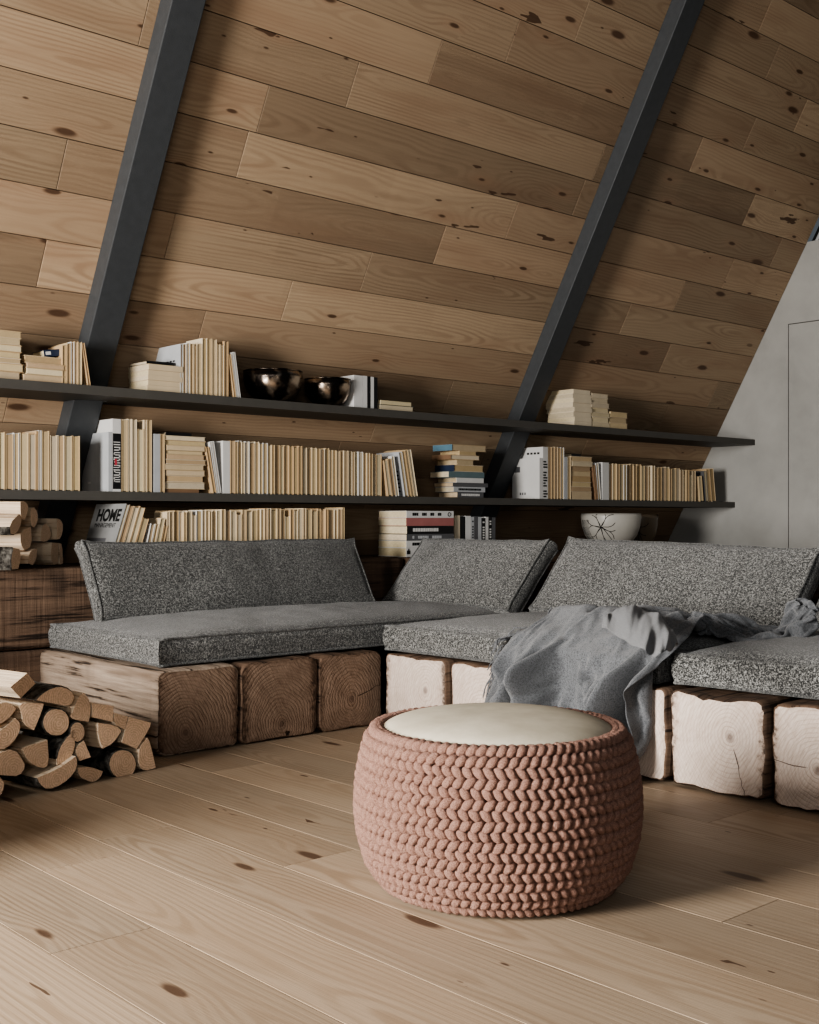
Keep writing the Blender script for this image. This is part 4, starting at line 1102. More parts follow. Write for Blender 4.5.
# ------------------------------------------------------------------ throw
TH_N = (64, 80)
TH_D = [-102,6,10,14,10,11,21,19,-2,-18,-21,-20,-11,9,19,6,16,3,17,-7,1,-27,-5,-5,2,-7,13,6,-8,6,15,5,-9,3,-9,-8,-6,3,-7,-2,-1,-37,10,35,39,29,-10,2,-9,8,6,1,2,
-4,2,-3,-12,-5,5,9,3,-12,5,12,-90,-2,9,13,15,5,20,5,11,-14,-20,-28,5,-4,20,13,9,7,17,4,-13,-17,-3,-13,-9,4,-5,11,-8,13,3,14,-3,-6,9,-7,-15,10,-3,-12,-3,
-35,2,35,49,23,-1,-14,6,-9,2,11,-6,-2,0,1,4,-13,-4,3,11,-1,-9,16,-84,8,0,9,11,14,5,6,5,13,-34,-24,-14,16,15,2,12,20,11,15,-8,-16,-8,-13,-12,-11,-3,0,2,
4,8,15,-4,11,-12,7,1,-13,9,-13,-16,-24,5,40,33,22,6,-12,-7,11,-8,0,10,1,-1,0,0,-5,-9,-12,3,6,-8,13,-71,10,1,10,11,9,16,7,4,-7,-33,-23,-6,-6,13,12,16,20,
16,-3,18,-13,-24,-13,-6,-5,1,4,0,3,-6,-1,18,-12,-7,-5,16,2,-1,-5,-17,-24,4,37,23,22,9,-17,14,2,0,-3,-13,-3,1,3,-7,-1,-3,-5,-10,-1,14,-8,-66,13,12,7,4,17,
12,-8,-5,2,-35,-28,-15,10,19,12,15,3,9,13,23,-11,-21,3,-3,-8,5,2,2,0,-4,-9,-4,1,5,-14,-10,9,-9,-3,2,-14,1,33,14,13,20,-8,-13,7,1,-8,3,-13,3,-9,-5,-4,-4,
-2,2,10,-3,18,-59,11,9,9,9,13,15,-10,7,-22,-35,-28,-5,9,18,13,8,19,14,14,-12,10,-22,-10,14,5,-3,-3,-12,-1,11,5,1,-1,-11,-8,-15,-13,-2,-1,-11,-6,12,36,16,
18,-14,-8,7,-8,-2,9,-2,-7,-13,0,3,5,4,-10,7,-8,15,18,-48,10,14,9,10,9,7,2,-10,-18,-36,-30,-7,21,16,7,16,19,13,7,-15,-4,4,-16,-5,15,-4,-8,-6,9,-9,1,5,7,
5,-15,-10,-9,-12,-6,-4,-4,12,31,23,14,-11,-2,-13,-1,5,-11,-1,2,6,-5,12,3,0,-5,-8,-4,9,23,-40,12,6,14,1,6,6,9,-8,-20,-37,-29,6,14,13,14,13,20,10,2,-4,-8,
-17,0,-14,1,-2,-1,3,5,6,9,-9,-2,15,-10,-7,-15,-5,-12,-7,-3,15,17,36,11,-4,-4,-13,6,-8,-3,6,4,-3,-4,-8,12,2,2,0,-3,-8,23,-31,9,11,8,8,5,4,0,-7,-22,-38,-26,
1,22,16,13,16,16,7,-4,5,-26,-17,-3,0,3,5,6,7,7,6,-3,-3,-13,12,2,-14,-8,-14,0,-10,-7,15,11,39,8,-12,-9,11,-5,3,-2,-7,-10,-2,-8,5,0,5,7,-5,-2,7,21,-24,7,
12,-5,16,6,-1,3,-7,-24,-38,-20,3,21,15,14,15,16,5,0,-11,-25,-7,12,3,1,6,6,5,3,0,-3,-4,-12,3,11,-9,-15,-3,-11,-22,10,15,5,39,4,-3,-20,5,5,-5,-7,-9,-9,-4,
-1,-1,5,7,3,-1,5,17,12,-26,12,14,-7,12,9,-1,0,-7,-26,-36,-18,8,21,15,13,13,16,2,-2,-23,2,-15,11,12,7,3,1,-1,0,-6,5,-3,-10,1,9,-5,-12,-14,-17,-12,17,13,
2,36,1,0,-24,6,-7,-4,-7,-9,0,0,-2,-6,2,4,4,5,9,18,11,-25,13,11,2,1,14,-3,-1,-7,-27,-35,-13,10,21,12,13,13,15,-7,-10,-8,4,0,-10,13,15,-3,-4,-2,-2,8,-4,4,
-7,0,8,-6,-16,-14,-2,-10,-7,18,12,30,0,0,-25,-10,-7,-4,-5,2,-4,4,-5,10,3,-2,1,4,12,15,11,-22,12,10,-5,0,20,-1,-2,-8,-28,-32,-9,13,20,12,9,13,13,-9,-6,-5,
10,-7,-15,10,9,13,-1,1,-6,-7,10,-7,2,-2,8,-8,-16,-4,-10,-23,-2,20,22,22,0,0,-20,-14,-13,-5,-4,-1,1,2,10,8,6,1,-5,-1,10,13,12,-22,13,9,-1,-5,20,1,-2,-8,
-28,-30,-6,16,19,9,7,15,8,-9,-5,10,-15,0,-13,1,12,5,11,-6,9,-12,9,0,-7,7,2,-12,-2,-14,-15,-21,-5,22,32,15,-1,0,-23,-15,-8,-6,1,5,6,5,-2,2,12,6,1,-5,-4,
13,13,-22,10,12,-7,1,18,0,3,-8,-28,-26,-4,17,18,10,2,15,4,-7,2,4,-9,-15,5,3,-8,16,-8,3,14,-9,6,2,-4,5,-5,2,-11,-14,-10,-26,-11,24,43,7,-1,-1,-26,-12,-8,
3,6,9,5,4,3,1,-8,2,10,5,-1,-6,15,-25,10,14,3,-5,16,8,-4,-6,-27,-24,-1,17,18,9,0,15,-1,-4,0,2,-14,7,-11,14,-11,-1,9,-11,16,3,-4,5,-2,2,-1,0,-15,-7,-14,-25,
-11,25,42,7,-1,-8,-25,-11,2,4,9,9,6,1,3,1,-1,-7,-3,10,-6,12,1,-18,4,11,11,-4,14,11,-8,-5,-26,-21,1,17,17,9,-1,13,-4,1,5,-19,-2,-1,12,7,-1,-5,-10,-6,7,16,
0,-6,3,1,3,-11,-4,-11,-15,-25,-9,25,40,8,1,-17,-24,-6,6,8,10,8,5,2,-1,0,0,-2,-11,-1,1,14,1,-6,-3,5,13,7,10,10,-8,-6,-26,-18,4,17,15,10,3,4,-6,6,-2,-15,
13,-2,-5,2,12,-3,-5,-6,-9,11,15,-8,-1,2,1,-6,-8,-9,-17,-23,-8,25,38,9,-1,-22,-23,2,7,10,8,3,-3,5,6,0,-4,-4,-2,-10,3,14,4,5,-6,3,9,13,7,13,-9,-8,-23,-18,
10,14,15,7,3,-4,2,4,-11,-3,13,7,-1,-5,-11,3,-10,9,-1,-2,16,-1,-5,1,-1,-4,-12,-4,-16,-21,-6,23,35,9,-3,-26,-17,6,10,7,1,-6,2,9,5,3,-2,-3,-8,-7,1,14,7,23,
-9,-2,4,14,6,13,-7,-9,-22,-12,6,15,13,7,3,-1,-2,1,-12,3,11,6,-13,-10,-2,-5,3,10,6,-7,13,1,-3,0,-1,-11,3,-13,-14,-16,-4,23,24,13,-5,-25,-15,11,6,2,-9,1,
0,11,4,1,4,-2,-3,-5,-8,14,11,38,-7,-8,1,11,9,11,-5,-11,-19,-8,7,14,3,2,11,1,-3,-3,-10,10,10,-6,-7,-12,-6,1,2,6,12,-6,5,6,-1,0,-7,-6,7,-7,-11,-17,-4,20,
21,8,-5,-22,-14,9,-5,1,6,7,-8,-4,3,9,-7,-2,-2,0,2,11,13,51,-3,-9,-4,6,12,6,-2,-9,-18,-3,7,9,11,-7,2,7,-1,-8,-6,14,-9,-6,-4,1,5,0,-5,1,6,8,-6,7,-1,2,-4,
-8,6,-2,-6,-14,-4,15,13,8,-3,-20,-11,-2,4,3,8,5,-4,-5,-9,0,5,6,-4,-7,8,5,13,54,7,-5,-9,3,12,-1,3,-6,-15,2,9,7,-3,4,-4,0,1,0,-11,4,9,-10,5,2,0,-5,3,-4,0,
1,7,-3,2,1,0,-10,-1,4,6,-12,-4,6,12,0,2,-16,-5,-3,6,-2,2,9,-8,3,-10,-1,6,3,-5,-7,2,7,11,66,1,5,-8,-1,12,2,-10,3,-13,7,11,0,-1,-6,6,-3,-3,3,-10,-2,12,-1,
0,-5,6,2,1,0,-1,0,-3,0,3,-2,1,-10,0,9,6,-5,-7,2,9,-1,-8,-5,2,-3,-2,7,1,-6,-2,2,-1,-7,7,0,-8,-4,6,-1,6,87,-6,-2,1,1,5,6,-8,-6,-1,-13,6,9,8,-2,-1,4,0,-2,
0,-8,-3,-1,0,2,2,3,2,3,2,3,3,-3,-1,-1,-5,3,-7,1,-4,-5,4,14,-3,2,-1,-4,-1,0,1,-1,7,-2,-6,4,-2,-10,3,-5,-5,1,6,-3,0,110,-8,-2,5,0,5,-6,-4,-1,-5,-5,3,8,2,
1,2,2,0,1,2,-6,1,-2,-2,5,2,3,2,2,1,1,-3,-2,-2,-2,-3,3,-2,-7,-4,-3,5,11,0,-1,3,-1,1,1,1,0,-3,7,-8,5,-6,-4,-7,7,-8,-3,5,-4,1,126,-2,-3,3,4,-8,-3,0,-2,3,-6,
4,6,2,2,1,-1,-2,4,1,1,-7,9,-5,3,3,3,2,0,-1,-3,-2,-1,0,-2,-4,-1,4,-2,-5,-7,6,3,6,-2,6,1,3,1,1,0,-1,-1,1,-7,8,-5,-10,2,2,-11,3,2,-3,140,1,2,2,-6,-8,3,1,-3,
9,-4,-1,4,4,2,-1,-6,-1,5,7,1,-7,3,8,1,1,1,-1,0,-5,-1,-1,1,1,-1,-2,-4,0,3,-1,-9,4,5,4,-3,3,9,1,1,0,0,3,1,1,-6,-4,7,-4,-8,3,-9,2,3,-4,152,5,1,-2,-10,2,1,
6,-5,5,6,-4,5,1,-4,-3,3,-4,3,6,8,-7,2,6,3,0,-1,-1,-3,-1,-2,2,1,1,1,0,-3,-4,-1,-1,-2,3,7,0,0,-2,6,7,0,1,3,3,1,2,-1,-1,-6,6,-10,5,-6,-3,5,-4,165,0,4,-7,-1,
1,1,1,6,-2,4,6,-7,-1,0,1,6,-1,-4,7,9,-1,-4,5,4,0,-1,-3,0,-1,3,0,0,1,1,2,0,-2,-4,-1,-1,4,3,-8,4,7,-1,7,3,2,3,1,1,0,1,1,5,-7,6,-10,8,-8,4,0,177,-1,0,2,0,
1,2,0,6,-2,3,0,2,-2,1,1,2,1,0,1,4,6,-3,2,3,0,-1,0,-1,3,-4,0,1,2,-1,1,4,3,0,-4,1,4,-3,1,1,1,7,0,4,3,1,1,2,2,2,2,2,2,-7,8,-7,9,-8,7,186,1,2,1,1,2,1,2,1,2,
2,1,1,1,1,1,1,2,1,2,1,1,2,1,1,1,1,1,1,1,0,1,1,1,0,1,1,1,1,1,1,2,2,2,1,2,1,2,1,2,2,2,2,2,2,2,1,2,1,2,1,1,2,1,194,1,2,2,2,2,2,2,1,1,2,3,2,2,1,2,1,2,2,1,2,
1,2,2,1,2,1,1,1,2,1,1,1,1,1,1,1,1,2,1,2,2,3,3,2,1,2,2,2,2,2,2,3,2,2,2,2,2,2,2,2,2,2,2,204,2,2,2,2,3,3,2,1,1,2,4,3,2,2,2,2,2,2,1,2,2,2,2,2,2,2,1,2,1,2,1,
1,2,1,2,1,1,2,2,2,3,3,3,2,2,2,3,2,3,2,3,2,3,2,3,2,3,2,2,3,2,2,3,210,-11,-2,4,5,-3,3,6,0,14,9,6,1,6,0,-3,-1,3,10,3,-4,-2,-2,-13,1,2,-1,2,9,8,8,9,4,2,2,5,
3,3,2,3,2,4,5,3,1,-5,-7,-6,-13,-6,-2,-1,1,3,1,3,1,4,5,7,11,-5,12,11,211,2,-10,-1,4,4,7,4,-5,12,3,4,18,9,1,-2,1,-2,-3,-4,-4,-1,8,-9,-11,-2,-2,-1,0,7,7,8,
6,5,3,5,0,4,7,-1,-4,8,1,2,1,-2,-4,-1,0,-14,2,-4,-2,14,-7,3,8,-4,14,-5,15,-4,14,-2,207,7,2,-6,3,1,16,0,-1,6,-2,-1,13,11,10,9,1,0,-3,-5,-4,-2,-5,-1,-4,-7,
-1,6,-1,-3,-2,-2,1,-1,1,3,0,2,12,-1,-5,3,0,2,1,-1,-1,1,9,-2,5,9,5,10,-4,3,13,-13,-5,12,-3,12,-3,10,201,12,5,1,4,1,11,2,-1,12,-7,-8,5,10,7,10,10,6,4,-3,
-3,-4,-1,-3,-4,-3,-5,4,6,-3,-2,1,2,0,-3,-6,-2,-3,5,12,-11,15,-14,2,4,11,6,6,-1,6,6,-5,-5,11,-6,12,-8,11,2,7,-1,-6,13,5,198,8,11,3,5,-1,13,2,2,10,2,-16,
4,5,5,5,6,5,5,2,3,7,-3,-5,3,-4,1,-5,1,4,6,3,-3,-3,-3,5,-6,-3,6,2,-1,4,6,1,4,10,7,1,3,8,5,2,-7,-6,7,-10,13,-11,13,-2,8,1,4,7,201,0,8,7,9,-2,12,4,1,11,4,
-9,-3,8,4,3,5,4,6,5,5,0,-1,4,-3,5,-7,3,2,0,3,3,3,2,1,-1,4,-3,2,4,1,2,11,4,-1,12,8,1,6,1,7,5,1,-6,-3,9,3,-8,8,5,2,2,2,2,220,-7,1,8,-10,2,15,17,-5,5,15,-13,
2,9,3,4,4,7,6,5,4,0,-3,3,1,-2,3,1,4,-9,5,11,4,5,2,0,6,0,2,6,-1,2,12,9,-1,10,11,-3,9,1,8,2,3,4,0,5,1,4,5,-7,11,5,6,-5,239,-10,-2,9,-10,-2,10,8,2,4,20,-16,
7,0,5,4,5,4,6,6,4,3,4,2,-1,2,-3,7,-3,3,2,4,0,6,7,9,6,1,5,8,-2,6,-6,5,15,8,8,3,12,-3,1,9,2,8,0,7,1,9,-1,11,-4,13,2,7,238,1,-3,9,-17,-3,3,24,8,-6,11,-14,
12,5,5,5,5,5,6,5,4,3,2,4,0,0,-1,-1,7,4,-5,6,8,8,8,8,6,5,2,9,3,7,-15,7,-4,15,10,0,11,-3,-6,11,11,-4,10,7,5,3,9,-5,16,-17,21,-8,229,12,6,3,-10,-5,8,20,8,
0,-3,-8,-1,10,5,4,7,6,7,6,3,5,-7,-5,1,9,11,4,-2,10,-1,8,5,8,10,8,9,6,4,3,8,6,-15,-5,-5,20,-1,11,0,9,-2,9,-2,-4,8,4,3,8,7,-4,0,-10,12,12,236,-3,4,9,9,1,
1,4,16,6,-4,-11,-12,1,2,4,6,8,8,6,8,9,10,-3,-7,8,9,13,2,-13,14,8,9,9,10,10,6,9,6,-2,10,8,-11,-9,1,-4,13,9,9,4,3,8,-1,-8,-1,7,7,8,10,3,-4,-13,-7,-4,256,
-4,4,9,5,3,-4,9,7,8,-14,-3,2,-4,5,5,-7,3,6,6,9,8,11,9,-2,0,2,-2,8,8,6,14,5,10,11,11,2,7,9,5,7,8,-9,-7,-14,-2,11,-2,6,9,10,9,9,1,-5,-2,-3,8,2,6,1,7,-6,-11,
278,-2,1,6,11,3,-5,-3,3,9,-14,3,7,1,-1,5,-2,2,4,6,1,2,7,11,4,-1,4,5,8,6,0,15,5,10,12,12,8,-5,9,9,8,13,-10,-11,-16,-1,10,-2,4,4,3,4,1,10,4,-6,4,10,4,8,-6,
-1,11,-3,302,-2,0,7,12,5,-5,-8,-10,-2,12,5,-2,2,6,0,0,-1,6,6,5,2,-3,5,6,4,4,6,5,9,-7,16,9,1,3,8,8,9,6,11,14,15,-10,-12,-18,-4,8,0,5,-1,8,1,3,-5,7,5,-2,
9,-1,7,2,7,6,-4,332,-4,2,1,12,9,-16,-13,-3,-4,6,14,3,-3,4,7,-2,-2,4,6,8,0,-3,3,7,5,3,5,6,4,-7,14,11,1,1,5,7,7,7,11,11,22,-9,-10,-20,-5,9,1,4,1,3,1,4,-3,
1,6,3,-6,7,4,8,4,3,-1,349,3,-5,-4,8,-5,-13,-4,7,4,0,17,0,0,-1,8,3,-1,3,-2,10,7,-4,2,7,3,4,6,6,2,-11,13,11,2,5,1,2,4,8,9,13,28,-8,-9,-20,-13,10,5,4,3,-3,
3,5,3,-4,4,6,-2,-7,5,6,-2,2,4,368,-7,-1,1,-14,-3,-9,10,9,10,-1,13,5,-5,-3,3,7,3,3,-2,5,6,4,2,3,4,3,1,9,2,-12,12,12,5,2,7,-3,-1,7,8,17,29,-4,-11,-18,-11,
5,4,2,4,2,2,0,5,2,-3,6,1,-7,1,7,5,-8,2,372,-8,-6,-8,0,6,-8,14,8,11,-3,-2,13,7,-5,1,9,4,-4,5,5,6,2,5,2,4,5,1,6,-3,-9,12,10,3,9,4,3,-4,0,9,16,30,0,-11,-19,
-9,5,3,3,-1,6,4,-5,4,4,4,2,-1,-5,2,6,4,-8,-1,367,7,-2,-7,1,-2,1,18,2,9,-3,-5,8,8,4,6,5,-2,3,4,7,7,0,4,2,5,5,3,-3,-1,-4,11,10,4,9,-2,6,2,-4,9,17,23,9,-13,
-18,-7,4,0,4,1,5,5,0,-4,2,7,0,1,-1,3,5,3,-7,-4,370,-4,5,4,7,-3,3,13,4,-2,-8,13,6,4,2,6,5,5,5,1,8,7,2,-1,5,6,6,3,-3,-1,-4,11,8,7,4,-1,1,5,2,5,13,29,9,-11,
-18,-5,5,0,5,1,-1,6,3,-3,0,4,-1,3,1,6,-2,7,2,-9,371,4,5,8,-5,9,3,16,-6,-3,1,12,6,5,6,2,-1,10,6,6,3,9,-7,2,6,10,5,1,-8,12,-8,8,10,6,8,-2,-2,8,-2,-1,18,28,
13,-11,-12,-10,6,-1,6,6,-2,1,3,5,0,2,3,1,4,6,-1,-9,9,1,375,6,5,-3,7,10,8,8,-3,-2,9,12,3,4,7,-2,2,2,8,5,4,9,4,-11,-1,5,10,-2,8,14,-1,3,9,-2,12,8,-4,4,5,
0,9,26,13,-1,-15,-6,3,1,3,5,4,-3,1,1,4,4,3,-3,0,7,2,2,7,0,377,3,9,6,4,6,13,-3,8,2,-4,12,6,8,6,0,-10,-2,13,8,8,8,3,-9,0,-2,10,7,10,13,5,0,10,1,10,9,0,2,
7,3,-8,26,14,9,-14,-2,-7,3,5,0,5,8,3,0,4,6,3,-1,-1,5,3,-2,6,3,387,5,10,1,9,-1,9,-11,5,13,-1,11,7,10,-4,-4,-9,8,12,7,6,10,-3,-8,0,8,8,2,9,14,-10,17,10,11,
14,8,7,-9,3,7,-13,23,11,14,-1,-11,3,3,2,0,4,7,2,-8,6,7,5,3,1,0,4,-1,-3,2,396,5,5,4,14,-1,-10,-8,15,1,12,0,5,4,9,2,-4,7,7,3,0,8,9,0,1,4,8,0,11,-12,15,10,
10,13,14,15,10,-1,-9,9,-19,23,11,15,12,-21,3,6,3,-1,2,7,6,-5,2,4,3,5,3,1,4,8,-2,-7,395,7,3,6,0,8,2,-9,13,-1,12,3,5,5,8,0,0,8,1,12,-6,0,1,7,0,1,2,8,11,-3,
7,15,9,12,5,12,5,10,1,8,-8,20,12,11,18,-18,3,6,8,-6,0,6,7,0,-5,-2,3,4,7,6,-1,7,-1,6,390,1,4,6,3,10,13,-6,13,-2,9,5,2,8,1,8,2,8,-4,11,4,-2,1,7,0,2,0,7,3,
12,-5,6,9,13,12,10,-2,11,9,9,3,14,6,3,22,-10,8,7,6,1,-7,3,7,6,-2,-4,3,1,9,0,5,4,-3,2,412,2,-8,-6,11,11,11,-1,12,1,5,9,4,8,-1,2,5,2,6,4,8,-3,3,5,4,6,-2,
4,5,4,4,0,8,3,5,5,5,2,4,5,28,20,6,-6,24,-2,10,8,6,3,-1,-7,3,9,3,-3,4,0,9,0,6,7,-2,2,422,1,-3,-11,0,11,14,11,7,3,-4,11,0,7,5,4,3,9,2,-7,1,1,1,4,2,3,1,8,
4,13,12,2,7,10,-6,11,6,8,4,5,8,19,16,-19,23,11,8,4,7,6,5,0,2,2,6,-2,3,4,7,0,6,-4,-4,8,417,8,-4,-8,7,10,5,-1,4,9,12,3,3,-4,7,7,4,8,-3,6,5,2,6,0,7,6,1,1,
7,6,14,9,7,10,-5,3,7,6,5,6,-3,12,12,-2,20,14,3,7,5,1,6,1,6,4,5,2,2,7,5,0,3,7,-5,-4,419,2,6,-7,10,8,12,-10,9,8,3,4,6,4,-2,5,7,1,10,4,-4,-1,7,6,-4,2,6,0,
9,14,12,14,7,10,2,0,7,13,-2,11,-3,-9,9,18,16,13,8,5,4,6,4,2,-3,5,5,1,3,2,7,1,9,7,0,-12,435,-3,1,1,7,8,4,2,3,8,-1,7,1,8,-1,3,6,1,-3,1,5,-1,5,6,-2,7,5,2,
10,15,12,14,8,14,-15,5,9,2,7,9,20,-13,8,12,16,3,5,8,2,4,1,6,-2,4,2,5,4,5,5,2,8,1,-1,1,449,-2,-2,-2,4,6,14,2,1,8,-4,5,1,6,4,3,5,5,-6,6,3,-2,4,9,-2,-1,7,
0,10,8,15,3,11,4,12,5,-5,10,11,1,27,-10,7,13,17,9,3,10,-3,-2,6,5,-1,-8,6,5,6,-1,2,4,10,-7,-3,-3,458,2,-1,-3,6,3,-1,11,2,11,-7,5,-1,3,3,0,5,6,-7,2,10,3,
-1,2,7,-2,6,0,8,16,11,12,6,10,3,8,2,2,9,3,24,-6,9,4,24,-12,4,11,5,3,1,6,5,-6,3,1,4,5,0,3,10,-3,-5,0,468,1,3,-3,5,4,-6,11,3,9,-6,6,2,0,1,2,6,1,3,1,11,3,
-2,0,4,7,1,-1,-3,12,17,14,1,5,0,8,1,8,6,6,15,-5,14,9,7,10,-8,-2,10,4,4,5,4,-8,3,5,6,6,0,-1,11,6,-8,-5,478,1,6,0,4,1,-4,-5,9,2,7,1,7,4,-6,0,6,6,-8,-4,1,
8,-1,-1,0,7,8,5,9,5,11,10,2,6,2,2,10,17,-10,3,21,4,11,-1,10,15,-1,0,2,6,4,4,5,-4,-3,-3,3,8,1,-3,4,6,2,-7,490,2,7,-1,9,-2,-4,-21,5,11,10,6,8,2,-7,4,2,2,
6,-4,-7,5,4,6,-6,-2,9,2,9,1,16,6,10,1,5,8,4,-6,-3,6,29,-13,15,9,5,17,4,-7,-3,-1,7,3,2,-4,3,5,5,3,-1,-1,-5,11,3,4,501,0,6,6,9,-4,-10,-20,2,14,11,3,9,1,-2,
-3,2,8,1,-5,-5,-1,0,8,5,-4,3,4,9,10,8,10,8,11,-7,9,10,2,-4,-13,21,-17,10,12,16,-3,11,2,-5,5,7,-1,0,-2,2,1,5,4,1,-10,-6,11,9,10,522,2,2,-1,12,1,-11,-20,
-3,11,8,2,4,7,10,1,-3,6,1,-8,-3,-4,2,8,1,-2,2,7,2,8,2,3,6,14,7,6,9,11,-6,-11,-9,-8,0,13,15,3,8,0,0,5,4,1,-5,1,3,3,4,2,-1,-9,-10,8,16,7,511,10,3,13,7,-1,
-10,-14,2,11,4,8,2,6,3,5,1,-3,8,-1,-10,-4,9,4,-10,-6,1,9,2,-1,8,13,4,6,2,2,7,16,6,-18,2,-16,-7,3,13,1,10,0,-4,0,5,6,0,0,3,1,0,6,1,-9,-8,6,20,-4,520,1,16,
-10,-3,11,-3,3,6,10,-6,3,5,1,7,0,-2,6,7,5,-6,2,10,2,-1,-10,0,10,-3,-12,-12,-2,11,8,6,-3,16,8,10,-15,10,-19,-5,14,-10,9,8,-2,-4,2,2,6,2,-3,4,2,-1,1,7,2,
3,9,11,14,524,1,12,1,-1,-12,-6,1,10,8,-3,6,5,2,6,7,1,-13,7,12,7,-11,-2,12,1,1,-10,5,13,-5,-15,-9,13,7,-9,-9,15,19,3,7,-14,-9,-7,12,15,-4,-11,-1,0,1,2,4,
3,-3,0,4,3,1,6,3,12,12,9,7,544,1,8,7,0,-9,-9,-17,5,9,5,11,0,-7,6,8,1,-12,-9,1,12,-1,-6,8,8,2,-5,-2,11,1,-5,5,7,0,-2,-11,-4,21,8,1,-10,-13,-3,4,6,9,0,0,
-3,0,-2,1,7,3,-4,2,4,2,2,9,11,0,13,17,565,3,5,4,-9,-6,1,-19,-11,4,11,8,-3,-12,9,9,5,-6,-11,-1,12,6,-10,-1,8,3,3,-3,-9,-7,-1,4,6,9,0,-10,-6,19,10,9,-21,
6,-1,-9,2,7,0,3,3,0,0,4,4,2,2,1,1,4,0,7,-2,19,9,17,553,3,11,16,3,-1,-18,-16,-8,-7,3,7,6,-12,1,6,8,-3,-12,-1,2,9,-1,-5,1,6,7,-1,-2,-16,1,7,8,4,-5,-5,-7,
21,8,12,1,-10,6,-2,-7,-2,4,4,4,1,-2,-3,2,3,3,6,1,-4,2,6,12,13,1,12,561,-3,8,16,-7,0,-2,-14,-2,-8,6,3,1,-4,-13,-1,9,7,-2,-11,-2,7,10,-2,-10,2,7,2,-8,-16,
3,1,5,6,-2,-4,7,3,7,13,18,-15,4,4,-3,-5,-6,0,6,3,3,1,-5,-1,1,2,7,-2,1,7,15,3,-1,23,-13,13,-1,-1,12,15,6,5,8,2,-6,19,8,8,8,12,4,-22,-3,15,29,18,24,15,13,
13,3,14,10,15,7,17,17,18,13,5,10,16,8,10,27,16,17,-6,-45,-3,20,37,27,13,9,9,13,13,13,12,7,11,11,9,13,10,16,16,-16,4,11,4,1,17,-2,21,11,9,-7,-7,16,18,0,
6,13,-20,-3,13,24,29,21,8,9,13,16,11,11,10,14,11,19,17,14,12,2,13,13,10,26,20,18,-19,-24,-18,24,34,25,13,13,7,12,13,13,14,12,5,12,12,6,15,15,13,-32,10,
8,10,11,-4,18,20,15,8,7,-18,9,13,12,12,-10,-5,7,5,29,26,22,7,0,8,16,15,16,14,14,5,18,14,9,11,16,9,12,9,23,31,16,-10,-45,-7,23,33,24,9,11,13,9,13,13,14,
13,12,11,4,12,11,15,17,-47,10,9,9,10,14,10,19,15,17,12,-19,14,18,12,7,-1,-4,-6,13,21,29,-1,6,10,13,15,14,15,15,13,19,6,13,13,13,6,14,15,14,23,29,15,-16,
-50,3,23,29,17,15,14,14,4,13,13,13,10,13,13,12,4,14,6,18,-56,5,8,12,14,6,18,18,13,19,9,10,6,14,6,-3,6,-14,14,13,17,29,-9,15,14,9,12,14,15,16,16,11,17,17,
12,0,12,13,11,14,29,31,17,-25,-50,18,14,30,14,13,14,11,14,3,14,8,12,12,13,14,13,11,18,14,-67,9,11,10,12,12,15,16,14,2,10,9,14,17,3,5,-10,7,-1,14,28,28,
6,11,8,13,14,14,11,16,12,17,18,17,11,10,0,9,14,15,27,34,8,-21,-47,8,22,29,20,11,14,12,13,11,6,13,14,12,12,6,13,12,9,14,-56,-10,4,10,12,15,20,19,11,11,7,
1,11,4,3,10,5,-2,5,20,27,31,22,0,15,3,14,12,15,14,14,17,18,15,15,-1,10,13,6,14,29,32,9,-28,-41,12,24,29,15,14,12,12,13,14,9,13,4,14,13,13,9,15,15,2,-48,
-2,-13,3,16,16,21,17,13,9,-3,2,15,13,-10,1,11,4,11,21,32,29,7,13,3,14,15,15,15,16,16,14,14,17,6,10,14,5,14,10,29,31,7,-38,-26,12,27,28,14,12,12,13,10,13,
13,13,9,7,13,14,14,15,18,1,-54,10,-9,-12,14,17,21,19,13,6,-2,9,16,-2,0,7,-4,12,13,21,32,14,11,13,14,14,14,14,12,15,17,18,18,11,10,14,8,14,4,17,28,28,5,
-42,-14,13,25,26,15,13,13,13,11,5,14,9,12,13,13,12,13,16,17,8,-52,12,-7,-13,2,18,22,20,13,2,0,17,15,4,-5,8,-8,11,13,22,30,8,19,8,13,14,12,14,15,17,17,18,
18,12,16,10,14,5,15,13,20,26,7,-42,-3,14,27,18,17,13,12,10,6,9,13,14,13,13,11,14,14,15,7,20,-44,4,-1,-12,-9,16,23,19,13,-1,9,18,14,4,-3,9,-12,11,15,21,
18,26,13,9,5,14,14,15,16,16,17,17,19,14,15,12,17,11,5,5,27,20,12,-43,8,15,26,13,17,11,11,11,5,14,13,13,13,13,13,13,14,12,8,19,-31,2,-6,-14,-16,13,23,19,
13,0,14,20,12,-5,10,5,-12,11,13,18,29,26,17,13,5,-4,16,14,16,16,16,17,19,16,15,13,17,5,3,18,28,24,-1,-42,17,14,28,7,12,9,12,12,13,12,13,13,9,14,13,14,14,
9,12,18,-21,-2,-10,-13,-15,4,23,19,12,3,17,21,10,-9,9,11,-11,13,13,20,28,22,15,6,10,11,5,15,15,15,15,16,18,17,15,14,16,4,14,15,18,23,1,-38,23,14,29,15,
8,1,11,12,13,13,13,9,11,12,14,13,14,11,13,18,-24,4,-10,-14,-14,-3,22,19,12,6,20,20,6,-9,11,12,-8,14,13,20,25,19,17,6,14,8,12,9,14,13,12,16,20,16,14,15,
14,16,5,12,19,21,1,-31,27,14,29,13,-1,11,11,12,12,11,12,13,13,8,12,14,13,14,13,16,-32,9,-5,-12,-16,-8,22,18,12,9,21,18,5,-10,10,14,-4,15,13,22,26,20,7,
12,13,12,1,13,14,8,14,17,19,18,14,15,18,12,6,15,13,17,-6,-13,27,15,30,0,10,10,13,10,8,12,13,13,14,11,13,10,13,14,16,13,-32,7,0,-14,-15,-11,20,17,14,9,21,
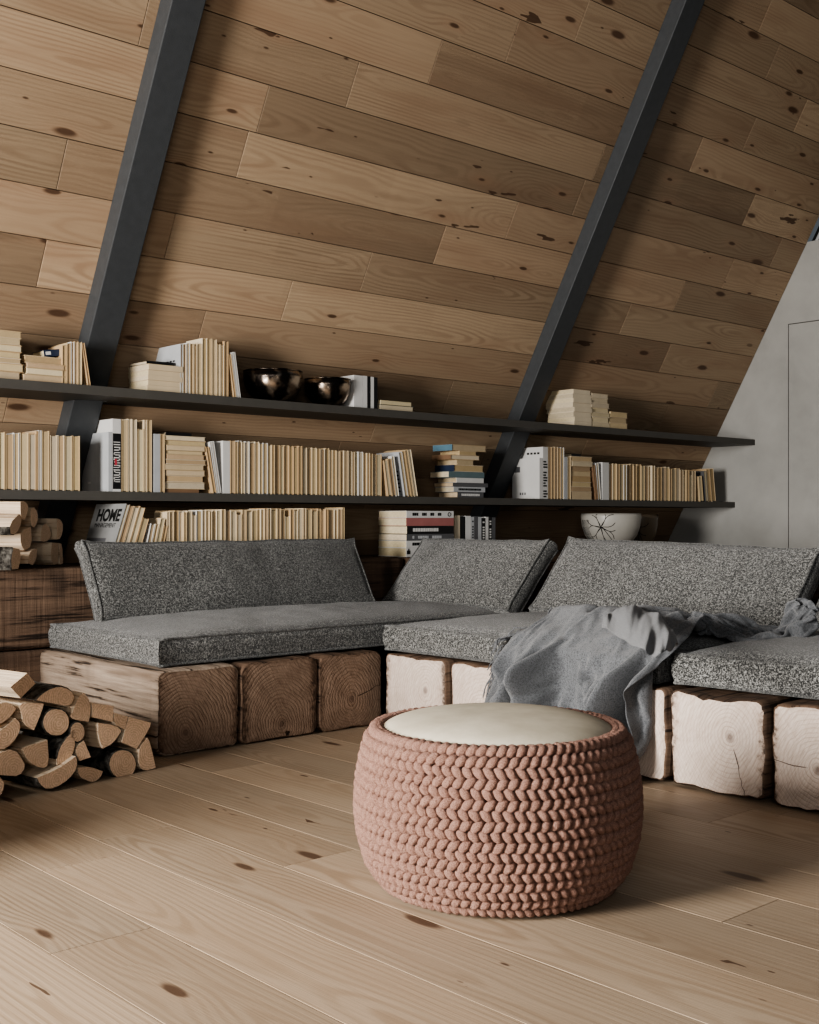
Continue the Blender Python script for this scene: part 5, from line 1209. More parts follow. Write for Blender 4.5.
17,3,-9,10,14,2,16,13,22,26,15,15,10,3,10,13,12,11,3,16,17,19,17,15,15,18,8,13,12,12,15,5,-15,25,16,29,-2,10,13,13,8,7,12,13,14,14,13,11,13,9,14,12,19,
-47,12,6,-9,-13,-13,18,15,15,8,20,16,2,-6,9,14,8,15,14,21,15,22,14,8,11,13,12,6,14,13,3,18,17,18,14,15,14,16,10,10,12,14,10,-12,22,18,24,0,15,12,8,5,10,
13,13,13,14,14,14,7,13,14,8,19,-59,11,10,4,-13,-16,17,13,14,7,20,14,3,-4,9,13,15,13,13,21,19,15,14,12,13,8,13,13,13,9,11,8,16,17,14,15,17,14,11,8,10,13,
13,-5,19,18,18,5,16,9,4,9,13,13,12,12,14,13,12,14,9,14,6,18,-68,8,12,8,-4,-16,13,13,12,6,18,8,11,-3,11,13,15,14,14,17,23,13,13,14,10,9,13,9,11,14,15,5,
17,16,13,15,17,10,14,8,8,14,14,3,15,19,9,14,14,2,11,12,12,13,9,12,14,13,13,10,11,15,4,16,-69,-1,9,12,5,-16,12,13,11,6,18,12,-4,10,11,13,15,14,15,16,21,
14,13,5,9,14,12,14,9,13,13,10,16,16,14,14,13,15,5,10,11,13,9,23,7,19,8,13,7,10,13,10,12,13,8,12,13,14,12,13,12,11,5,13,-77,6,0,11,11,-12,12,13,10,5,20,
12,-5,16,13,8,14,14,15,15,17,14,13,11,6,12,14,13,13,7,13,15,14,15,14,12,15,13,12,13,1,12,12,20,12,18,8,14,9,12,12,9,9,10,12,12,10,11,13,12,13,13,9,7,-84,
10,-3,8,13,-8,14,13,12,3,18,12,6,6,13,13,12,13,13,16,10,13,13,12,13,11,13,12,13,13,11,14,13,15,13,14,12,13,14,15,-4,11,17,21,10,18,8,14,14,10,11,5,10,12,
13,8,12,12,10,12,10,11,13,6,-94,11,7,0,12,-2,15,13,12,1,18,7,5,15,12,13,13,13,15,11,16,12,7,12,12,13,12,13,12,14,13,12,14,13,14,14,8,15,13,14,-1,11,22,
12,15,18,9,16,14,5,13,11,6,10,11,9,12,8,12,11,10,13,11,8,-105,11,10,6,12,3,12,7,15,-2,16,9,14,14,12,11,13,13,13,10,16,7,13,13,12,11,13,13,13,13,14,11,14,
12,12,14,9,13,8,14,16,13,12,12,15,12,17,16,13,12,2,10,9,12,10,10,9,6,12,9,13,10,12,11,-114,5,11,12,13,11,10,8,9,19,9,10,10,7,14,12,12,13,13,16,4,12,14,
12,13,13,12,12,13,12,12,11,12,13,13,12,13,7,14,15,14,12,9,17,13,17,16,16,13,11,12,-1,12,12,2,12,2,11,11,11,12,4,12,13,-114,1,12,12,12,9,11,12,15,10,12,
13,4,14,11,12,12,13,13,15,7,13,12,11,9,12,13,12,12,12,13,12,12,13,12,12,13,13,8,14,15,11,7,19,14,17,16,15,12,12,12,12,1,9,7,9,11,10,1,11,11,1,13,11,-124,
12,10,12,9,10,13,13,13,19,2,12,9,12,11,12,13,12,13,15,15,8,11,9,11,11,12,12,13,12,11,12,12,12,12,12,12,12,13,11,12,4,18,16,14,15,16,14,13,13,12,13,11,9,
11,1,11,-3,12,10,2,11,3,12,-128,12,12,12,10,10,13,13,11,18,6,15,12,8,11,12,11,12,13,14,14,7,13,7,12,12,13,12,12,11,13,12,11,11,13,12,9,13,12,13,5,10,15,
16,14,16,12,15,13,13,12,12,12,11,8,10,1,12,1,12,1,11,0,11,-128,11,12,12,7,14,14,10,10,17,14,13,5,13,12,11,11,11,14,13,14,5,14,10,11,12,13,12,11,13,12,11,
12,11,11,13,11,6,13,12,12,10,9,15,14,14,16,11,13,12,12,12,11,12,12,11,3,7,5,7,6,10,-1,13,-131,13,11,8,14,14,13,12,15,7,14,8,15,12,12,12,9,11,11,13,11,14,
11,10,11,12,12,12,12,12,10,12,12,12,11,12,12,10,6,12,12,4,17,13,13,13,14,11,12,13,12,12,13,12,12,11,10,2,9,4,8,6,5,11,-133,11,14,10,13,13,13,12,14,6,13,
14,14,9,11,10,11,12,13,10,13,11,10,13,10,12,12,12,12,10,13,12,12,12,11,13,10,10,12,6,12,3,19,11,9,15,13,12,11,12,12,13,12,12,11,12,11,13,9,3,12,2,11,3,
-134,12,12,12,11,12,12,12,11,11,12,12,12,11,12,11,12,11,11,12,11,11,12,11,12,11,12,11,12,12,11,12,11,11,11,11,11,11,11,10,11,11,12,11,11,11,10,12,11,13,
12,12,12,12,11,12,12,11,12,11,11,11,11,12,-134,11,12,11,12,12,11,12,11,11,11,12,12,11,12,11,11,11,11,11,11,11,12,11,11,11,11,11,12,11,11,12,11,12,11,11,
11,11,11,10,11,11,12,12,10,10,10,11,11,12,12,12,12,11,12,12,11,12,11,11,11,11,12,11,-135,11,11,12,11,11,12,11,11,11,11,11,12,11,12,11,11,11,10,11,10,11,
11,11,10,11,11,11,11,11,11,11,12,11,11,11,11,11,11,11,11,11,12,12,10,10,10,11,11,11,11,12,11,12,11,12,11,11,11,11,11,11,11,11,-129,10,14,13,12,10,10,12,
11,8,5,16,14,7,11,12,11,11,9,13,12,12,11,0,11,11,11,10,3,7,10,10,13,12,12,11,12,13,11,12,12,14,17,14,13,17,13,10,0,10,11,12,11,12,12,11,10,10,10,8,2,14,
0,2,-124,6,10,13,13,13,4,9,21,12,7,15,8,7,10,12,10,10,12,12,10,11,9,8,2,10,12,11,11,11,10,10,11,10,11,12,11,13,7,11,10,10,21,12,13,19,15,13,13,-2,11,11,
13,-2,12,11,5,10,-3,12,-3,10,-5,13,-120,6,4,9,12,15,7,11,16,18,11,17,12,7,5,7,11,12,12,14,11,4,10,10,9,-1,10,8,10,9,13,12,14,11,11,10,11,13,-3,13,12,16,
21,12,13,15,13,12,7,10,10,7,1,9,-7,11,6,0,3,4,3,3,3,6,-114,7,1,5,12,9,6,18,21,11,15,19,16,7,6,7,8,10,13,14,12,8,1,9,9,1,7,11,7,11,13,11,10,11,11,11,12,
12,11,6,8,7,14,12,13,16,13,12,0,9,12,-2,-7,11,-4,5,6,4,0,10,-2,-5,6,6,-108,7,4,4,11,6,1,19,22,12,15,18,9,14,8,8,9,11,12,12,12,9,9,5,8,6,-1,6,13,10,9,13,
13,11,10,6,9,10,7,-9,6,18,18,12,15,7,13,7,4,8,11,5,-10,-8,8,-10,14,-9,13,1,10,-6,2,-1,-99,5,2,5,9,8,1,15,25,9,12,19,14,2,12,9,8,12,12,10,10,11,11,8,10,
6,8,1,7,13,12,12,13,10,10,10,7,7,14,-4,-10,21,7,12,6,10,12,8,2,8,3,10,6,-11,-3,17,-12,1,5,10,-4,15,-4,13,-94,10,5,2,10,7,2,18,20,13,1,17,15,2,11,9,8,9,
12,13,11,10,10,7,6,9,4,10,3,9,12,9,11,10,12,11,6,9,11,0,-11,9,17,9,1,10,10,4,7,2,6,1,7,1,-3,10,4,0,8,3,5,-2,11,0,-80,9,6,-6,13,11,0,14,19,15,4,10,6,11,
12,10,8,11,12,13,11,9,7,5,8,1,11,3,11,10,-2,10,9,9,11,11,5,8,10,1,-10,18,-12,4,7,10,6,3,7,1,2,1,4,4,4,4,3,3,0,5,6,0,-1,8,-71,2,10,-9,2,9,12,10,23,7,17,
10,4,8,9,11,8,10,11,13,12,9,7,8,8,8,-1,11,-1,12,13,10,2,0,8,9,4,10,4,8,-1,10,-17,2,-6,9,6,0,6,3,-3,5,0,9,-1,3,6,-1,4,5,-4,9,-8,7,-61,4,0,-1,-8,8,15,8,21,
12,17,7,16,-1,7,8,7,9,11,12,11,9,7,9,9,-2,4,12,9,8,14,3,12,2,4,-3,10,5,6,-1,10,1,-16,-7,-7,9,5,5,-4,6,4,7,5,5,6,-7,-4,-1,8,3,9,4,4,-6,-49,6,-3,-2,-9,1,
14,20,18,9,16,4,15,8,7,8,9,8,10,12,9,4,3,8,6,5,4,4,11,6,4,13,2,6,4,0,0,6,8,-6,12,4,-16,-9,4,-2,2,5,3,4,7,5,1,-2,4,5,0,-3,2,12,4,-3,-2,5,-43,7,-2,-10,0,
2,11,14,27,11,2,22,-2,12,6,7,-1,10,9,12,9,7,0,5,11,-4,6,11,1,9,14,3,-2,8,3,1,-3,6,7,4,5,4,-14,-5,-8,-1,7,5,8,1,1,5,4,7,0,-4,-1,6,6,0,5,8,-11,2,-31,3,2,
-10,-10,-1,14,18,27,10,4,4,8,4,11,1,9,5,4,12,3,11,7,2,7,10,10,-2,8,8,-3,6,-3,7,4,3,4,-2,5,4,6,8,-14,-8,-10,-1,10,2,6,7,0,5,7,2,1,-4,-2,5,9,2,-5,12,11,-4,
-25,8,-1,-10,-3,-8,10,12,8,9,13,24,10,5,-1,12,3,11,-1,-2,11,12,1,6,7,8,-1,5,2,10,-9,6,5,-2,5,5,3,-1,4,6,8,11,-12,-9,-14,-2,12,1,6,3,10,0,6,0,9,2,-5,4,11,
6,-9,2,13,7,-16,6,0,-3,-5,-9,7,18,5,2,21,20,3,8,4,2,11,3,10,-12,3,8,10,8,-1,-1,7,1,12,1,-15,7,9,2,0,1,11,6,9,5,-8,14,-11,-8,-13,-3,10,2,5,3,7,1,7,4,4,9,
3,-8,5,10,5,-2,0,10,-7,9,7,-2,-10,-4,10,15,-5,-7,27,14,11,2,12,1,-3,12,-4,15,-10,5,9,10,0,-8,-4,8,10,-4,-18,8,9,3,12,-5,2,6,9,6,-6,17,-10,-6,-18,-7,12,
4,5,7,2,8,3,8,-2,7,8,-4,-4,7,7,1,-3,7,-6,3,10,9,2,-4,11,4,-17,-4,26,12,12,3,0,9,0,9,-4,13,9,-12,4,6,9,2,-9,-10,11,-4,-17,7,10,8,8,12,-12,-2,7,6,7,9,-3,
-9,-14,-8,14,2,8,2,6,5,-4,8,4,1,6,3,-6,5,7,8,-11,4,-3,1,7,10,12,3,9,-6,-30,0,28,18,5,6,5,8,1,7,-16,15,8,-3,-5,7,5,8,0,-11,4,-16,-15,9,11,4,16,4,-1,-5,1,
11,-1,9,3,-8,-16,-6,13,4,7,1,6,6,-7,2,8,4,5,2,-6,5,10,4,-10,3,14,-2,5,9,8,11,1,-9,-27,-7,22,16,8,5,6,10,2,-6,10,-8,9,5,-8,3,7,5,6,0,-15,-14,-15,10,10,8,
12,-2,5,4,-9,9,9,-2,9,-10,-17,-4,12,2,7,-2,8,6,0,-7,4,7,3,5,-1,8,7,0,-13,8,29,0,4,-9,13,-2,12,-2,-23,-6,24,-4,8,8,6,-5,0,11,5,-9,6,7,3,-6,3,4,5,2,-8,-14,
-20,9,10,13,4,-2,-1,9,-1,-8,18,8,1,-11,-16,-3,12,5,5,-3,-2,9,4,-7,1,4,4,5,0,8,4,9,-2,-7,12,6,8,-3,1,5,12,7,-22,1,22,-12,10,7,2,-4,-10,9,4,0,4,5,-3,-3,3,
5,4,-1,-9,-4,-21,3,10,13,10,-1,-9,9,-2,-11,20,6,6,-11,-15,-6,11,2,8,3,-4,1,8,6,-3,6,6,-2,1,8,-1,1,10,0,7,2,3,3,3,7,10,-1,-11,5,23,-13,5,7,0,-3,-8,-4,8,
-4,3,6,3,-5,0,3,4,1,-8,3,-19,-4,8,11,10,9,-10,-2,13,-12,10,0,8,-2,-16,0,9,2,-3,0,5,-3,1,5,3,3,4,-4,0,8,2,7,8,1,3,-5,4,6,3,6,6,-5,1,8,12,-12,2,4,4,-6,-6,
-3,2,-1,2,5,1,-1,1,2,5,1,3,-1,-3,-19,2,17,10,7,-7,-2,13,1,-18,1,6,6,-15,-1,-1,9,4,-2,3,2,6,0,7,-1,2,0,0,6,8,-1,-4,8,-1,-3,4,3,4,-6,5,0,2,-1,15,-2,-3,3,
0,-4,-7,-3,7,-7,4,1,1,1,1,1,4,2,3,-5,10,1,1,3,5,7,-1,-9,2,4,-19,-2,8,6,-2,-14,7,7,7,0,3,-2,4,-1,2,4,-1,-2,5,5,11,-7,4,7,-9,-5,-3,2,7,-5,3,-2,7,7,9,-12,
3,5,0,-3,-9,2,12,-8,-10,0,2,8,2,-1,-2,2,4,5,3,-4,2,6,7,6,-3,-2,-4,0,-17,4,-4,9,3,-5,5,6,0,-1,5,1,4,-2,4,3,5,4,2,1,5,10,-1,-4,-25,-3,-3,0,6,-2,1,-5,10,6,
10,-9,-3,5,3,-6,-5,3,11,4,-8,-8,-1,-1,5,4,-4,-1,4,5,7,-2,3,6,15,1,-7,0,-6,-3,-16,12,-6,-4,8,-5,7,6,0,-2,6,0,-1,5,5,7,4,-3,-2,2,7,8,-4,7,-47,0,5,0,-4,-2,
8,-9,11,5,8,-2,-9,3,6,0,-7,3,8,6,-2,-8,-1,-3,2,6,-2,-4,8,5,-3,14,2,-2,6,4,-5,-3,-4,0,-11,17,-14,-7,3,3,6,-1,5,2,1,5,0,-1,9,5,4,-2,1,2,8,-1,-6,4,-58,-1,
-4,-2,4,2,0,-7,11,4,8,-2,-3,-3,7,1,4,-6,6,6,3,-10,6,-5,-3,2,7,-1,0,2,13,-6,4,0,15,-7,-4,5,0,-4,-4,7,-12,-9,-2,7,5,-2,-2,4,7,2,2,2,1,9,4,-3,2,3,6,5,-3,1,
-78,0,-1,-6,6,2,-1,10,-7,9,-4,2,8,-1,0,0,3,-4,3,6,11,3,-2,2,-8,2,8,-4,-12,11,6,-4,0,11,-1,6,-4,2,10,-8,-15,9,-6,-5,-4,0,7,6,1,-7,0,9,5,-5,1,8,3,1,3,0,8,
-1,-2,2,-99,2,-1,-6,7,3,-3,17,-1,-2,2,5,7,6,0,1,2,4,-11,1,9,5,3,-9,1,3,8,6,-8,-13,7,11,2,3,3,-7,5,-4,6,0,-19,5,-5,-7,-3,3,13,1,2,-6,3,9,3,-8,5,7,2,-3,6,
0,2,4,-1,-4,-116,-1,3,-6,7,5,9,0,3,1,13,4,1,1,4,2,1,-5,4,-2,5,8,0,-9,5,8,-2,5,-8,-2,-9,8,4,4,3,-6,3,2,1,8,-20,-4,-9,10,9,-5,0,7,4,-2,-1,5,8,0,-6,7,0,-7,
-1,5,-1,2,3,-4,-120,-8,-3,6,8,0,6,11,12,3,-11,7,2,-4,4,3,2,-6,2,6,-2,4,5,-2,2,6,2,4,5,-3,-7,-6,6,-3,1,-4,-3,12,-5,-1,2,-13,4,-8,8,-3,8,4,-5,-2,5,2,-1,0,
0,5,1,-2,-7,4,0,4,2,-1,-124,-2,-9,-3,11,5,9,13,6,2,-15,2,7,0,-4,6,2,3,5,2,8,-7,0,5,6,3,2,-2,0,-9,-3,-7,1,10,-1,-3,-9,5,3,-4,1,-14,4,8,-7,3,4,5,-6,-6,5,
5,-1,-6,0,7,1,-2,-8,3,2,5,3,1,-137,6,-7,-4,13,3,6,11,6,3,-16,0,7,5,-2,-6,6,5,3,8,2,-6,-3,3,4,2,4,-1,1,-6,-6,5,5,-2,-9,9,1,-14,6,-3,-4,-9,-6,19,-5,12,2,
-5,-2,0,-5,4,0,-6,-3,3,7,-2,-5,-5,-2,5,4,2,-147,5,4,-8,13,3,1,11,3,5,-15,1,7,5,3,-7,-1,7,8,7,4,3,-9,-2,-2,6,1,3,-11,-1,-10,3,7,1,-10,2,10,-11,-3,-4,4,-11,
-1,6,2,5,10,-2,0,-1,-3,-2,-2,-2,-5,1,3,0,-5,-1,-6,0,7,3,-151,0,10,-3,12,1,2,-2,4,6,3,-8,3,6,-3,-6,-4,7,5,8,8,2,-10,-3,7,2,-7,-1,-5,15,-12,12,7,11,-14,-12,
-7,5,-9,-15,3,-5,-10,18,-8,4,11,3,1,-1,-2,-1,-2,-3,-7,-3,4,0,-3,-1,-5,-2,4,3,-156,5,6,-4,11,1,2,-10,4,8,0,3,3,-2,-2,3,4,8,-2,6,8,1,-7,-2,5,9,-1,-7,-7,18,
-2,-18,1,17,11,-5,-8,-12,-15,-16,-7,-2,-15,7,20,-4,-3,9,3,3,-2,-4,-1,1,-8,-2,4,-4,-4,-2,0,-11,4,0,-161,-2,2,3,10,2,-7,-7,10,7,6,-4,2,1,5,4,5,-2,-7,8,5,
6,9,-3,0,6,5,2,-8,-5,16,-11,-4,-5,13,2,-3,-15,-16,-1,-21,-6,-15,4,12,16,-10,-4,6,1,-3,-2,-4,-4,-1,1,3,-4,-7,-3,7,-12,-1,-3,-166,6,0,-10,8,6,-10,-4,12,3,
4,7,6,3,0,1,0,7,5,-2,6,-9,4,7,-5,3,6,4,2,-12,16,-13,-8,-2,5,7,8,-14,-14,14,-27,-15,-13,7,-7,18,-4,-12,1,8,-3,-3,-4,-5,-4,7,0,-4,-9,1,6,-11,-4,-2,-184,2,
2,-2,5,11,10,-1,15,-2,5,-8,2,-4,-7,4,3,6,-2,9,-3,-3,4,7,-1,-6,5,5,2,15,10,-3,-10,-11,11,9,-11,6,-13,-9,-26,5,-12,-15,-9,19,-2,-10,2,9,0,-2,-8,-5,-3,5,7,
-2,-11,-3,-6,-13,2,12,-201,-5,7,6,6,5,14,14,15,-9,-7,-8,0,4,-5,3,7,-4,-7,5,3,6,-1,8,4,-3,5,3,5,0,2,16,-7,7,1,9,-1,-17,-7,-9,-26,4,-9,-5,-7,-7,0,-11,1,3,
7,-1,-4,-8,0,2,7,6,-3,-11,-11,3,7,9,-213,-7,1,10,4,1,17,17,8,-9,-11,-6,5,5,-7,-1,7,3,9,-6,0,7,9,-1,3,2,6,4,-3,5,-1,9,-3,6,2,8,8,3,-17,-15,-24,-8,-11,3,
4,-8,1,-9,-4,1,6,3,0,-7,-8,-2,-2,6,2,-9,7,13,-6,16,-219,-4,-3,15,14,-1,-1,8,8,-2,-5,-4,5,4,0,-2,2,5,3,5,-6,3,10,-3,-5,2,4,5,0,5,8,8,-6,9,8,2,12,-1,-15,
-18,-23,-3,-13,-9,16,2,-2,-6,-7,-3,-3,-1,7,2,-9,3,7,4,2,-1,-12,16,6,-7,-226,5,-6,17,-2,1,11,-8,-1,7,-2,-4,3,3,-1,-3,2,6,4,11,2,-3,2,7,0,-6,4,5,5,13,11,
-2,-9,-1,3,7,13,0,-15,-14,-17,-10,-8,-9,1,3,6,-2,0,-1,-4,-1,2,5,0,-6,0,0,-8,0,13,2,5,0,-228,-6,-2,7,15,2,-2,-2,-8,3,8,-6,1,1,7,-2,0,7,3,7,6,-7,2,5,10,-6,
-1,7,11,3,11,-7,-9,0,3,7,16,-4,-12,-9,-16,-17,-2,7,-9,-6,-3,4,3,0,-2,-5,-1,5,1,-1,-1,2,-8,-1,8,0,0,17,-216,-2,-12,-7,14,1,11,-12,-8,1,12,-6,-5,6,0,4,1,
7,7,5,7,-5,-2,5,3,7,-7,4,11,2,10,10,0,-12,-4,-1,19,1,-8,-18,-10,-1,-8,-7,-7,-5,-3,-4,0,3,2,-5,-1,-1,5,2,1,1,-6,0,-1,15,0,3,20,3,-11,-3,1,3,1,13,-15,-2,
26,-18,10,-16,0,4,-4,2,-4,1,3,10,-7,-6,3,5,10,-4,-9,0,2,-4,-2,-2,3,10,-11,-1,11,-12,1,8,-8,8,-1,-7,1,0,3,-3,10,-11,0,-1,3,-2,2,-2,0,7,-2,-2,-4,9,13,14,
-1,-4,-1,6,-7,2,4,-10,28,-18,6,-6,2,-3,3,1,-5,-8,12,2,-14,7,1,6,2,5,-10,2,-8,5,0,-4,-1,2,3,-6,0,4,2,7,-10,7,-14,10,-3,0,3,-5,1,3,-7,3,1,1,0,1,-3,-2,8,-1,
-5,10,18,5,13,4,0,-14,13,2,1,-13,5,12,-1,0,1,-9,7,3,-11,-6,-3,9,-8,7,6,6,3,0,-4,-7,-5,9,-2,-1,-6,5,-4,4,-1,4,0,5,-8,-5,0,9,-1,0,0,-6,4,-1,-2,1,1,1,1,-1,
-2,-4,-2,9,-6,7,29,3,12,-5,-2,9,-9,5,7,5,3,11,-7,-1,1,-1,-3,-4,5,-13,-2,2,4,5,8,3,-1,-8,-1,-6,8,1,3,-1,-4,-2,3,3,1,-1,1,5,-7,-4,1,9,-1,-1,-5,0,1,-1,-3,
-2,3,3,-6,4,2,-4,-8,-4,11,-12,51,-1,1,3,5,-3,2,8,5,8,2,5,-7,8,1,-3,0,-18,6,-2,-1,2,3,-4,1,9,-8,-5,-4,0,3,11,7,-3,-10,7,-1,6,-3,1,5,-1,-3,-2,1,1,7,-3,-12,
5,1,-4,1,-3,3,-6,-3,-1,0,1,0,-2,-1,-6,75,0,2,2,4,0,1,9,-2,3,3,2,7,8,0,-1,-12,-7,-7,-1,6,8,2,-5,4,-1,-2,-3,-4,-1,4,1,-1,1,4,0,6,4,0,1,0,2,-2,-1,0,-4,0,-2,
-1,-2,-2,6,-1,-4,-2,-2,-1,-3,-4,7,-4,1,-6,-6,100,-1,-3,1,3,4,6,4,4,4,4,0,6,-4,-4,9,-6,-10,-5,2,7,3,-1,1,-2,7,-4,-4,-2,-2,1,-2,2,4,2,3,5,1,5,1,0,3,-3,-2,
-2,-4,0,-6,3,-2,-2,2,-1,-1,-9,0,-6,-1,0,0,7,-2,-7,-3,124,-5,5,-2,4,4,6,4,3,5,1,2,2,1,-6,-4,3,-8,-2,4,3,5,-8,9,-6,1,-1,0,0,-1,-1,-6,9,4,-1,4,3,5,1,5,1,3,
-4,-5,-1,-4,-3,-4,2,-5,2,0,-8,-4,0,-1,-6,3,-1,-2,-1,-2,1,-2,148,-4,0,3,0,5,6,6,3,4,2,4,-1,-2,-3,-4,-2,-3,-1,3,3,-8,-6,8,6,0,-2,-3,-7,-2,0,5,6,8,1,0,5,3,
4,0,5,5,-6,-4,-2,-5,-3,-6,1,-2,-3,-2,-3,-7,0,-7,3,-2,1,1,-3,-2,5,-3,171,-3,-2,4,1,5,6,6,3,3,2,4,-1,-3,-3,-4,-2,-3,-1,2,0,-12,1,-6,2,5,-4,-3,0,2,4,6,7,7,
2,-1,3,5,-1,5,4,5,-6,-3,-2,-5,-7,-3,-1,0,-4,-5,-7,-5,-2,-2,-2,1,3,0,-2,1,1,0,194,-2,-3,4,2,4,7,6,3,2,3,3,-2,-3,-2,-4,-2,-2,-2,2,-10,-8,4,-6,-4,0,1,2,3,
3,4,6,6,7,2,0,1,3,3,2,6,1,-1,-4,-3,-6,-6,-2,-1,-5,-4,-4,-7,-2,-2,-2,-3,0,1,1,1,1,1,1,216,-2,0,3,3,4,6,6,3,2,4,2,-3,-5,-1,-3,-2,-2,-3,-4,-5,-8,-3,-3,-2,
4,1,2,2,3,4,6,7,5,3,-1,2,2,2,-2,6,4,2,-5,-4,-5,-6,-1,-7,-7,-3,-3,-1,-4,-1,-2,-3,0,2,2,1,0,2,0,239,0,0,3,2,4,6,6,3,2,4,1,-3,-5,-2,-2,-2,-3,-3,-4,-5,-9,-2,
-2,0,1,3,1,0,5,5,4,7,4,3,-1,2,2,-4,4,4,7,2,-7,-4,-5,-5,-5,-3,-5,-3,-3,-2,-2,-1,-4,-2,-2,1,4,2,1,0,1,264,0,0,2,3,3,6,5,2,4,4,1,-4,-6,-2,-1,-4,-2,-3,-3,-10,
-4,1,-1,-3,3,-1,5,-1,4,5,3,5,4,0,1,1,-1,0,3,6,7,2,-9,-5,-4,-4,-2,-5,-2,-3,-3,-4,-4,-4,3,-2,-1,-2,0,4,4,0,0,288,1,0,1,4,0,6,4,3,5,5,1,-5,-7,-3,0,-4,-3,-3,
-4,-6,-4,3,-2,-4,7,-3,3,1,3,4,2,2,3,0,0,0,1,1,3,8,5,-4,-5,-5,-3,-2,-3,-1,-2,-4,-5,-6,-3,-3,-1,-1,6,-2,0,-1,1,5,-1,313,1,0,-1,4,0,2,5,3,7,7,0,-6,-8,-4,1,
-6,-3,-2,-2,-3,-3,-2,7,-9,6,1,0,2,2,0,3,1,1,-1,0,1,1,0,5,9,6,-6,-7,-6,-3,1,-1,0,-4,-3,-6,-6,-4,-1,-1,-1,1,4,0,-1,0,-1,3,332,5,1,-2,4,-3,0,5,3,9,9,0,-7,
-10,-5,2,-7,-2,-3,-3,0,2,0,-3,-2,-4,4,8,1,-2,1,-1,3,-1,-1,-2,3,0,3,6,10,6,-7,-10,-7,-3,4,2,-1,-4,-6,-7,-4,-3,-1,0,0,0,1,3,0,-1,-3,2,347,8,5,-2,-1,1,-3,
5,4,10,8,0,-8,-10,-6,-3,-1,-1,-5,0,1,-8,3,7,-3,-5,2,0,2,7,-3,-3,4,-1,-1,-1,2,2,2,6,11,5,-6,-12,-8,-1,6,3,-2,-6,-8,-5,-2,-2,-1,-2,0,1,1,1,2,-2,-4,1,365,
8,6,1,-3,-1,-3,4,5,11,9,-8,-2,-11,-5,-3,0,-3,-4,2,0,-6,-3,3,4,-2,3,-2,0,2,5,-5,1,1,-1,0,2,2,2,6,11,5,-6,-13,-8,0,6,4,-3,-9,-5,-3,-2,-2,-2,-1,-1,0,0,2,2,
-2,-5,-1,379,8,9,5,-3,-3,-4,3,6,12,9,-6,-10,-5,-6,-4,-1,-2,-2,3,0,-5,-2,1,1,3,1,0,-1,-1,5,-3,0,0,-1,1,2,-2,4,8,11,4,-11,-7,-9,1,7,5,-8,-5,-3,-4,-2,-2,-2,
-1,-1,-1,0,0,0,2,-6,-3,395,8,10,6,-1,-5,-5,2,7,14,8,-5,-11,-5,-5,-4,-4,-2,0,4,-2,-3,2,1,1,2,0,0,-1,-3,4,-2,-1,-1,0,2,2,-2,2,5,13,6,-11,-10,-6,2,8,6,-7,
-4,-3,-7,-7,3,-1,-1,-1,-5,0,1,1,1,-4,-6,411,7,9,9,1,-8,-3,1,7,15,8,-5,-13,-12,2,-2,-5,-2,2,4,-5,0,2,3,1,-7,1,5,1,-3,-2,4,-2,-1,-2,2,4,-2,1,3,12,7,-9,-9,
-7,3,9,5,-2,-7,-5,-9,-6,0,-1,5,-1,-5,-6,2,4,-3,-1,-6,431,2,9,9,4,-10,-2,0,7,16,6,-11,-14,0,-5,2,-3,-3,-1,8,-3,-4,6,-6,-3,1,5,-3,4,2,-1,-3,3,-3,-1,0,7,0,
0,-5,14,6,-3,-14,-2,2,9,3,0,-10,-1,-6,-7,0,-5,4,0,-8,-3,3,3,0,-3,-7,446,6,3,10,5,-10,-8,8,5,17,-2,-9,-9,-4,2,-6,-1,1,-2,9,2,-5,1,-1,1,-3,-2,-1,-1,-1,0,
7,-1,-5,3,-1,8,1,-9,-2,2,-2,19,-15,-3,9,8,-4,0,0,-11,-7,8,-3,-6,-5,8,-10,-1,4,1,-6,4,-5,462,9,6,7,1,-6,-11,7,11,9,11,-8,-10,-10,0,-2,-6,-2,3,-2,13,5,0,
-1,-1,-2,-2,-3,-2,-4,-3,-7,4,2,1,5,-5,10,-1,1,3,-5,-14,12,-4,4,10,0,-2,-5,-3,-12,0,6,-13,0,10,-6,2,2,-4,-11,5,0,477,11,5,-6,4,-10,6,3,5,18,9,-6,-13,-5,
-5,-5,-4,-2,0,-1,13,-5,9,3,-9,-4,-3,-2,-4,-2,-1,2,2,1,2,5,-4,2,10,4,1,-7,-16,4,1,-1,9,-3,-6,-1,-1,5,-13,8,-11,5,1,6,-15,4,6,-13,5,-5,493,5,7,-2,-9,7,3,
0,7,6,15,-8,-11,-6,-5,-4,-1,2,-3,2,2,11,-9,10,-5,-5,-4,-3,0,-1,2,2,-1,-1,0,6,3,-5,2,7,8,-14,-4,-6,4,-6,5,-6,-1,0,0,2,2,-8,9,-15,3,13,-6,-10,13,-7,-13,5,
511,3,-2,-1,4,5,-3,0,10,-1,13,-1,-9,-10,-5,0,3,1,-3,-2,3,11,-2,-8,-1,-2,-1,0,1,2,0,-1,-3,-2,-1,2,9,0,-3,1,11,-10,-11,-2,4,0,-7,0,0,1,1,-5,-3,-3,8,6,-15,
0,14,-12,12,-7,-14,5,530,-3,1,2,6,-2,0,-6,13,4,-1,5,-15,0,0,2,-5,4,1,-2,-3,11,-1,-6,-2,-1,0,1,2,-1,0,-4,-3,-4,-1,-1,5,9,1,2,4,-8,-16,2,1,7,-3,-6,1,0,-3,
-4,-3,-3,-1,-1,13,-13,13,-12,11,0,-15,2,543,3,-3,5,0,1,-1,-1,-3,17,0,-9,2,1,-1,-2,-7,2,7,-2,-3,5,6,-5,-4,0,0,1,-2,0,-7,-2,-1,-1,-3,-2,-1,5,10,3,3,-14,-4,
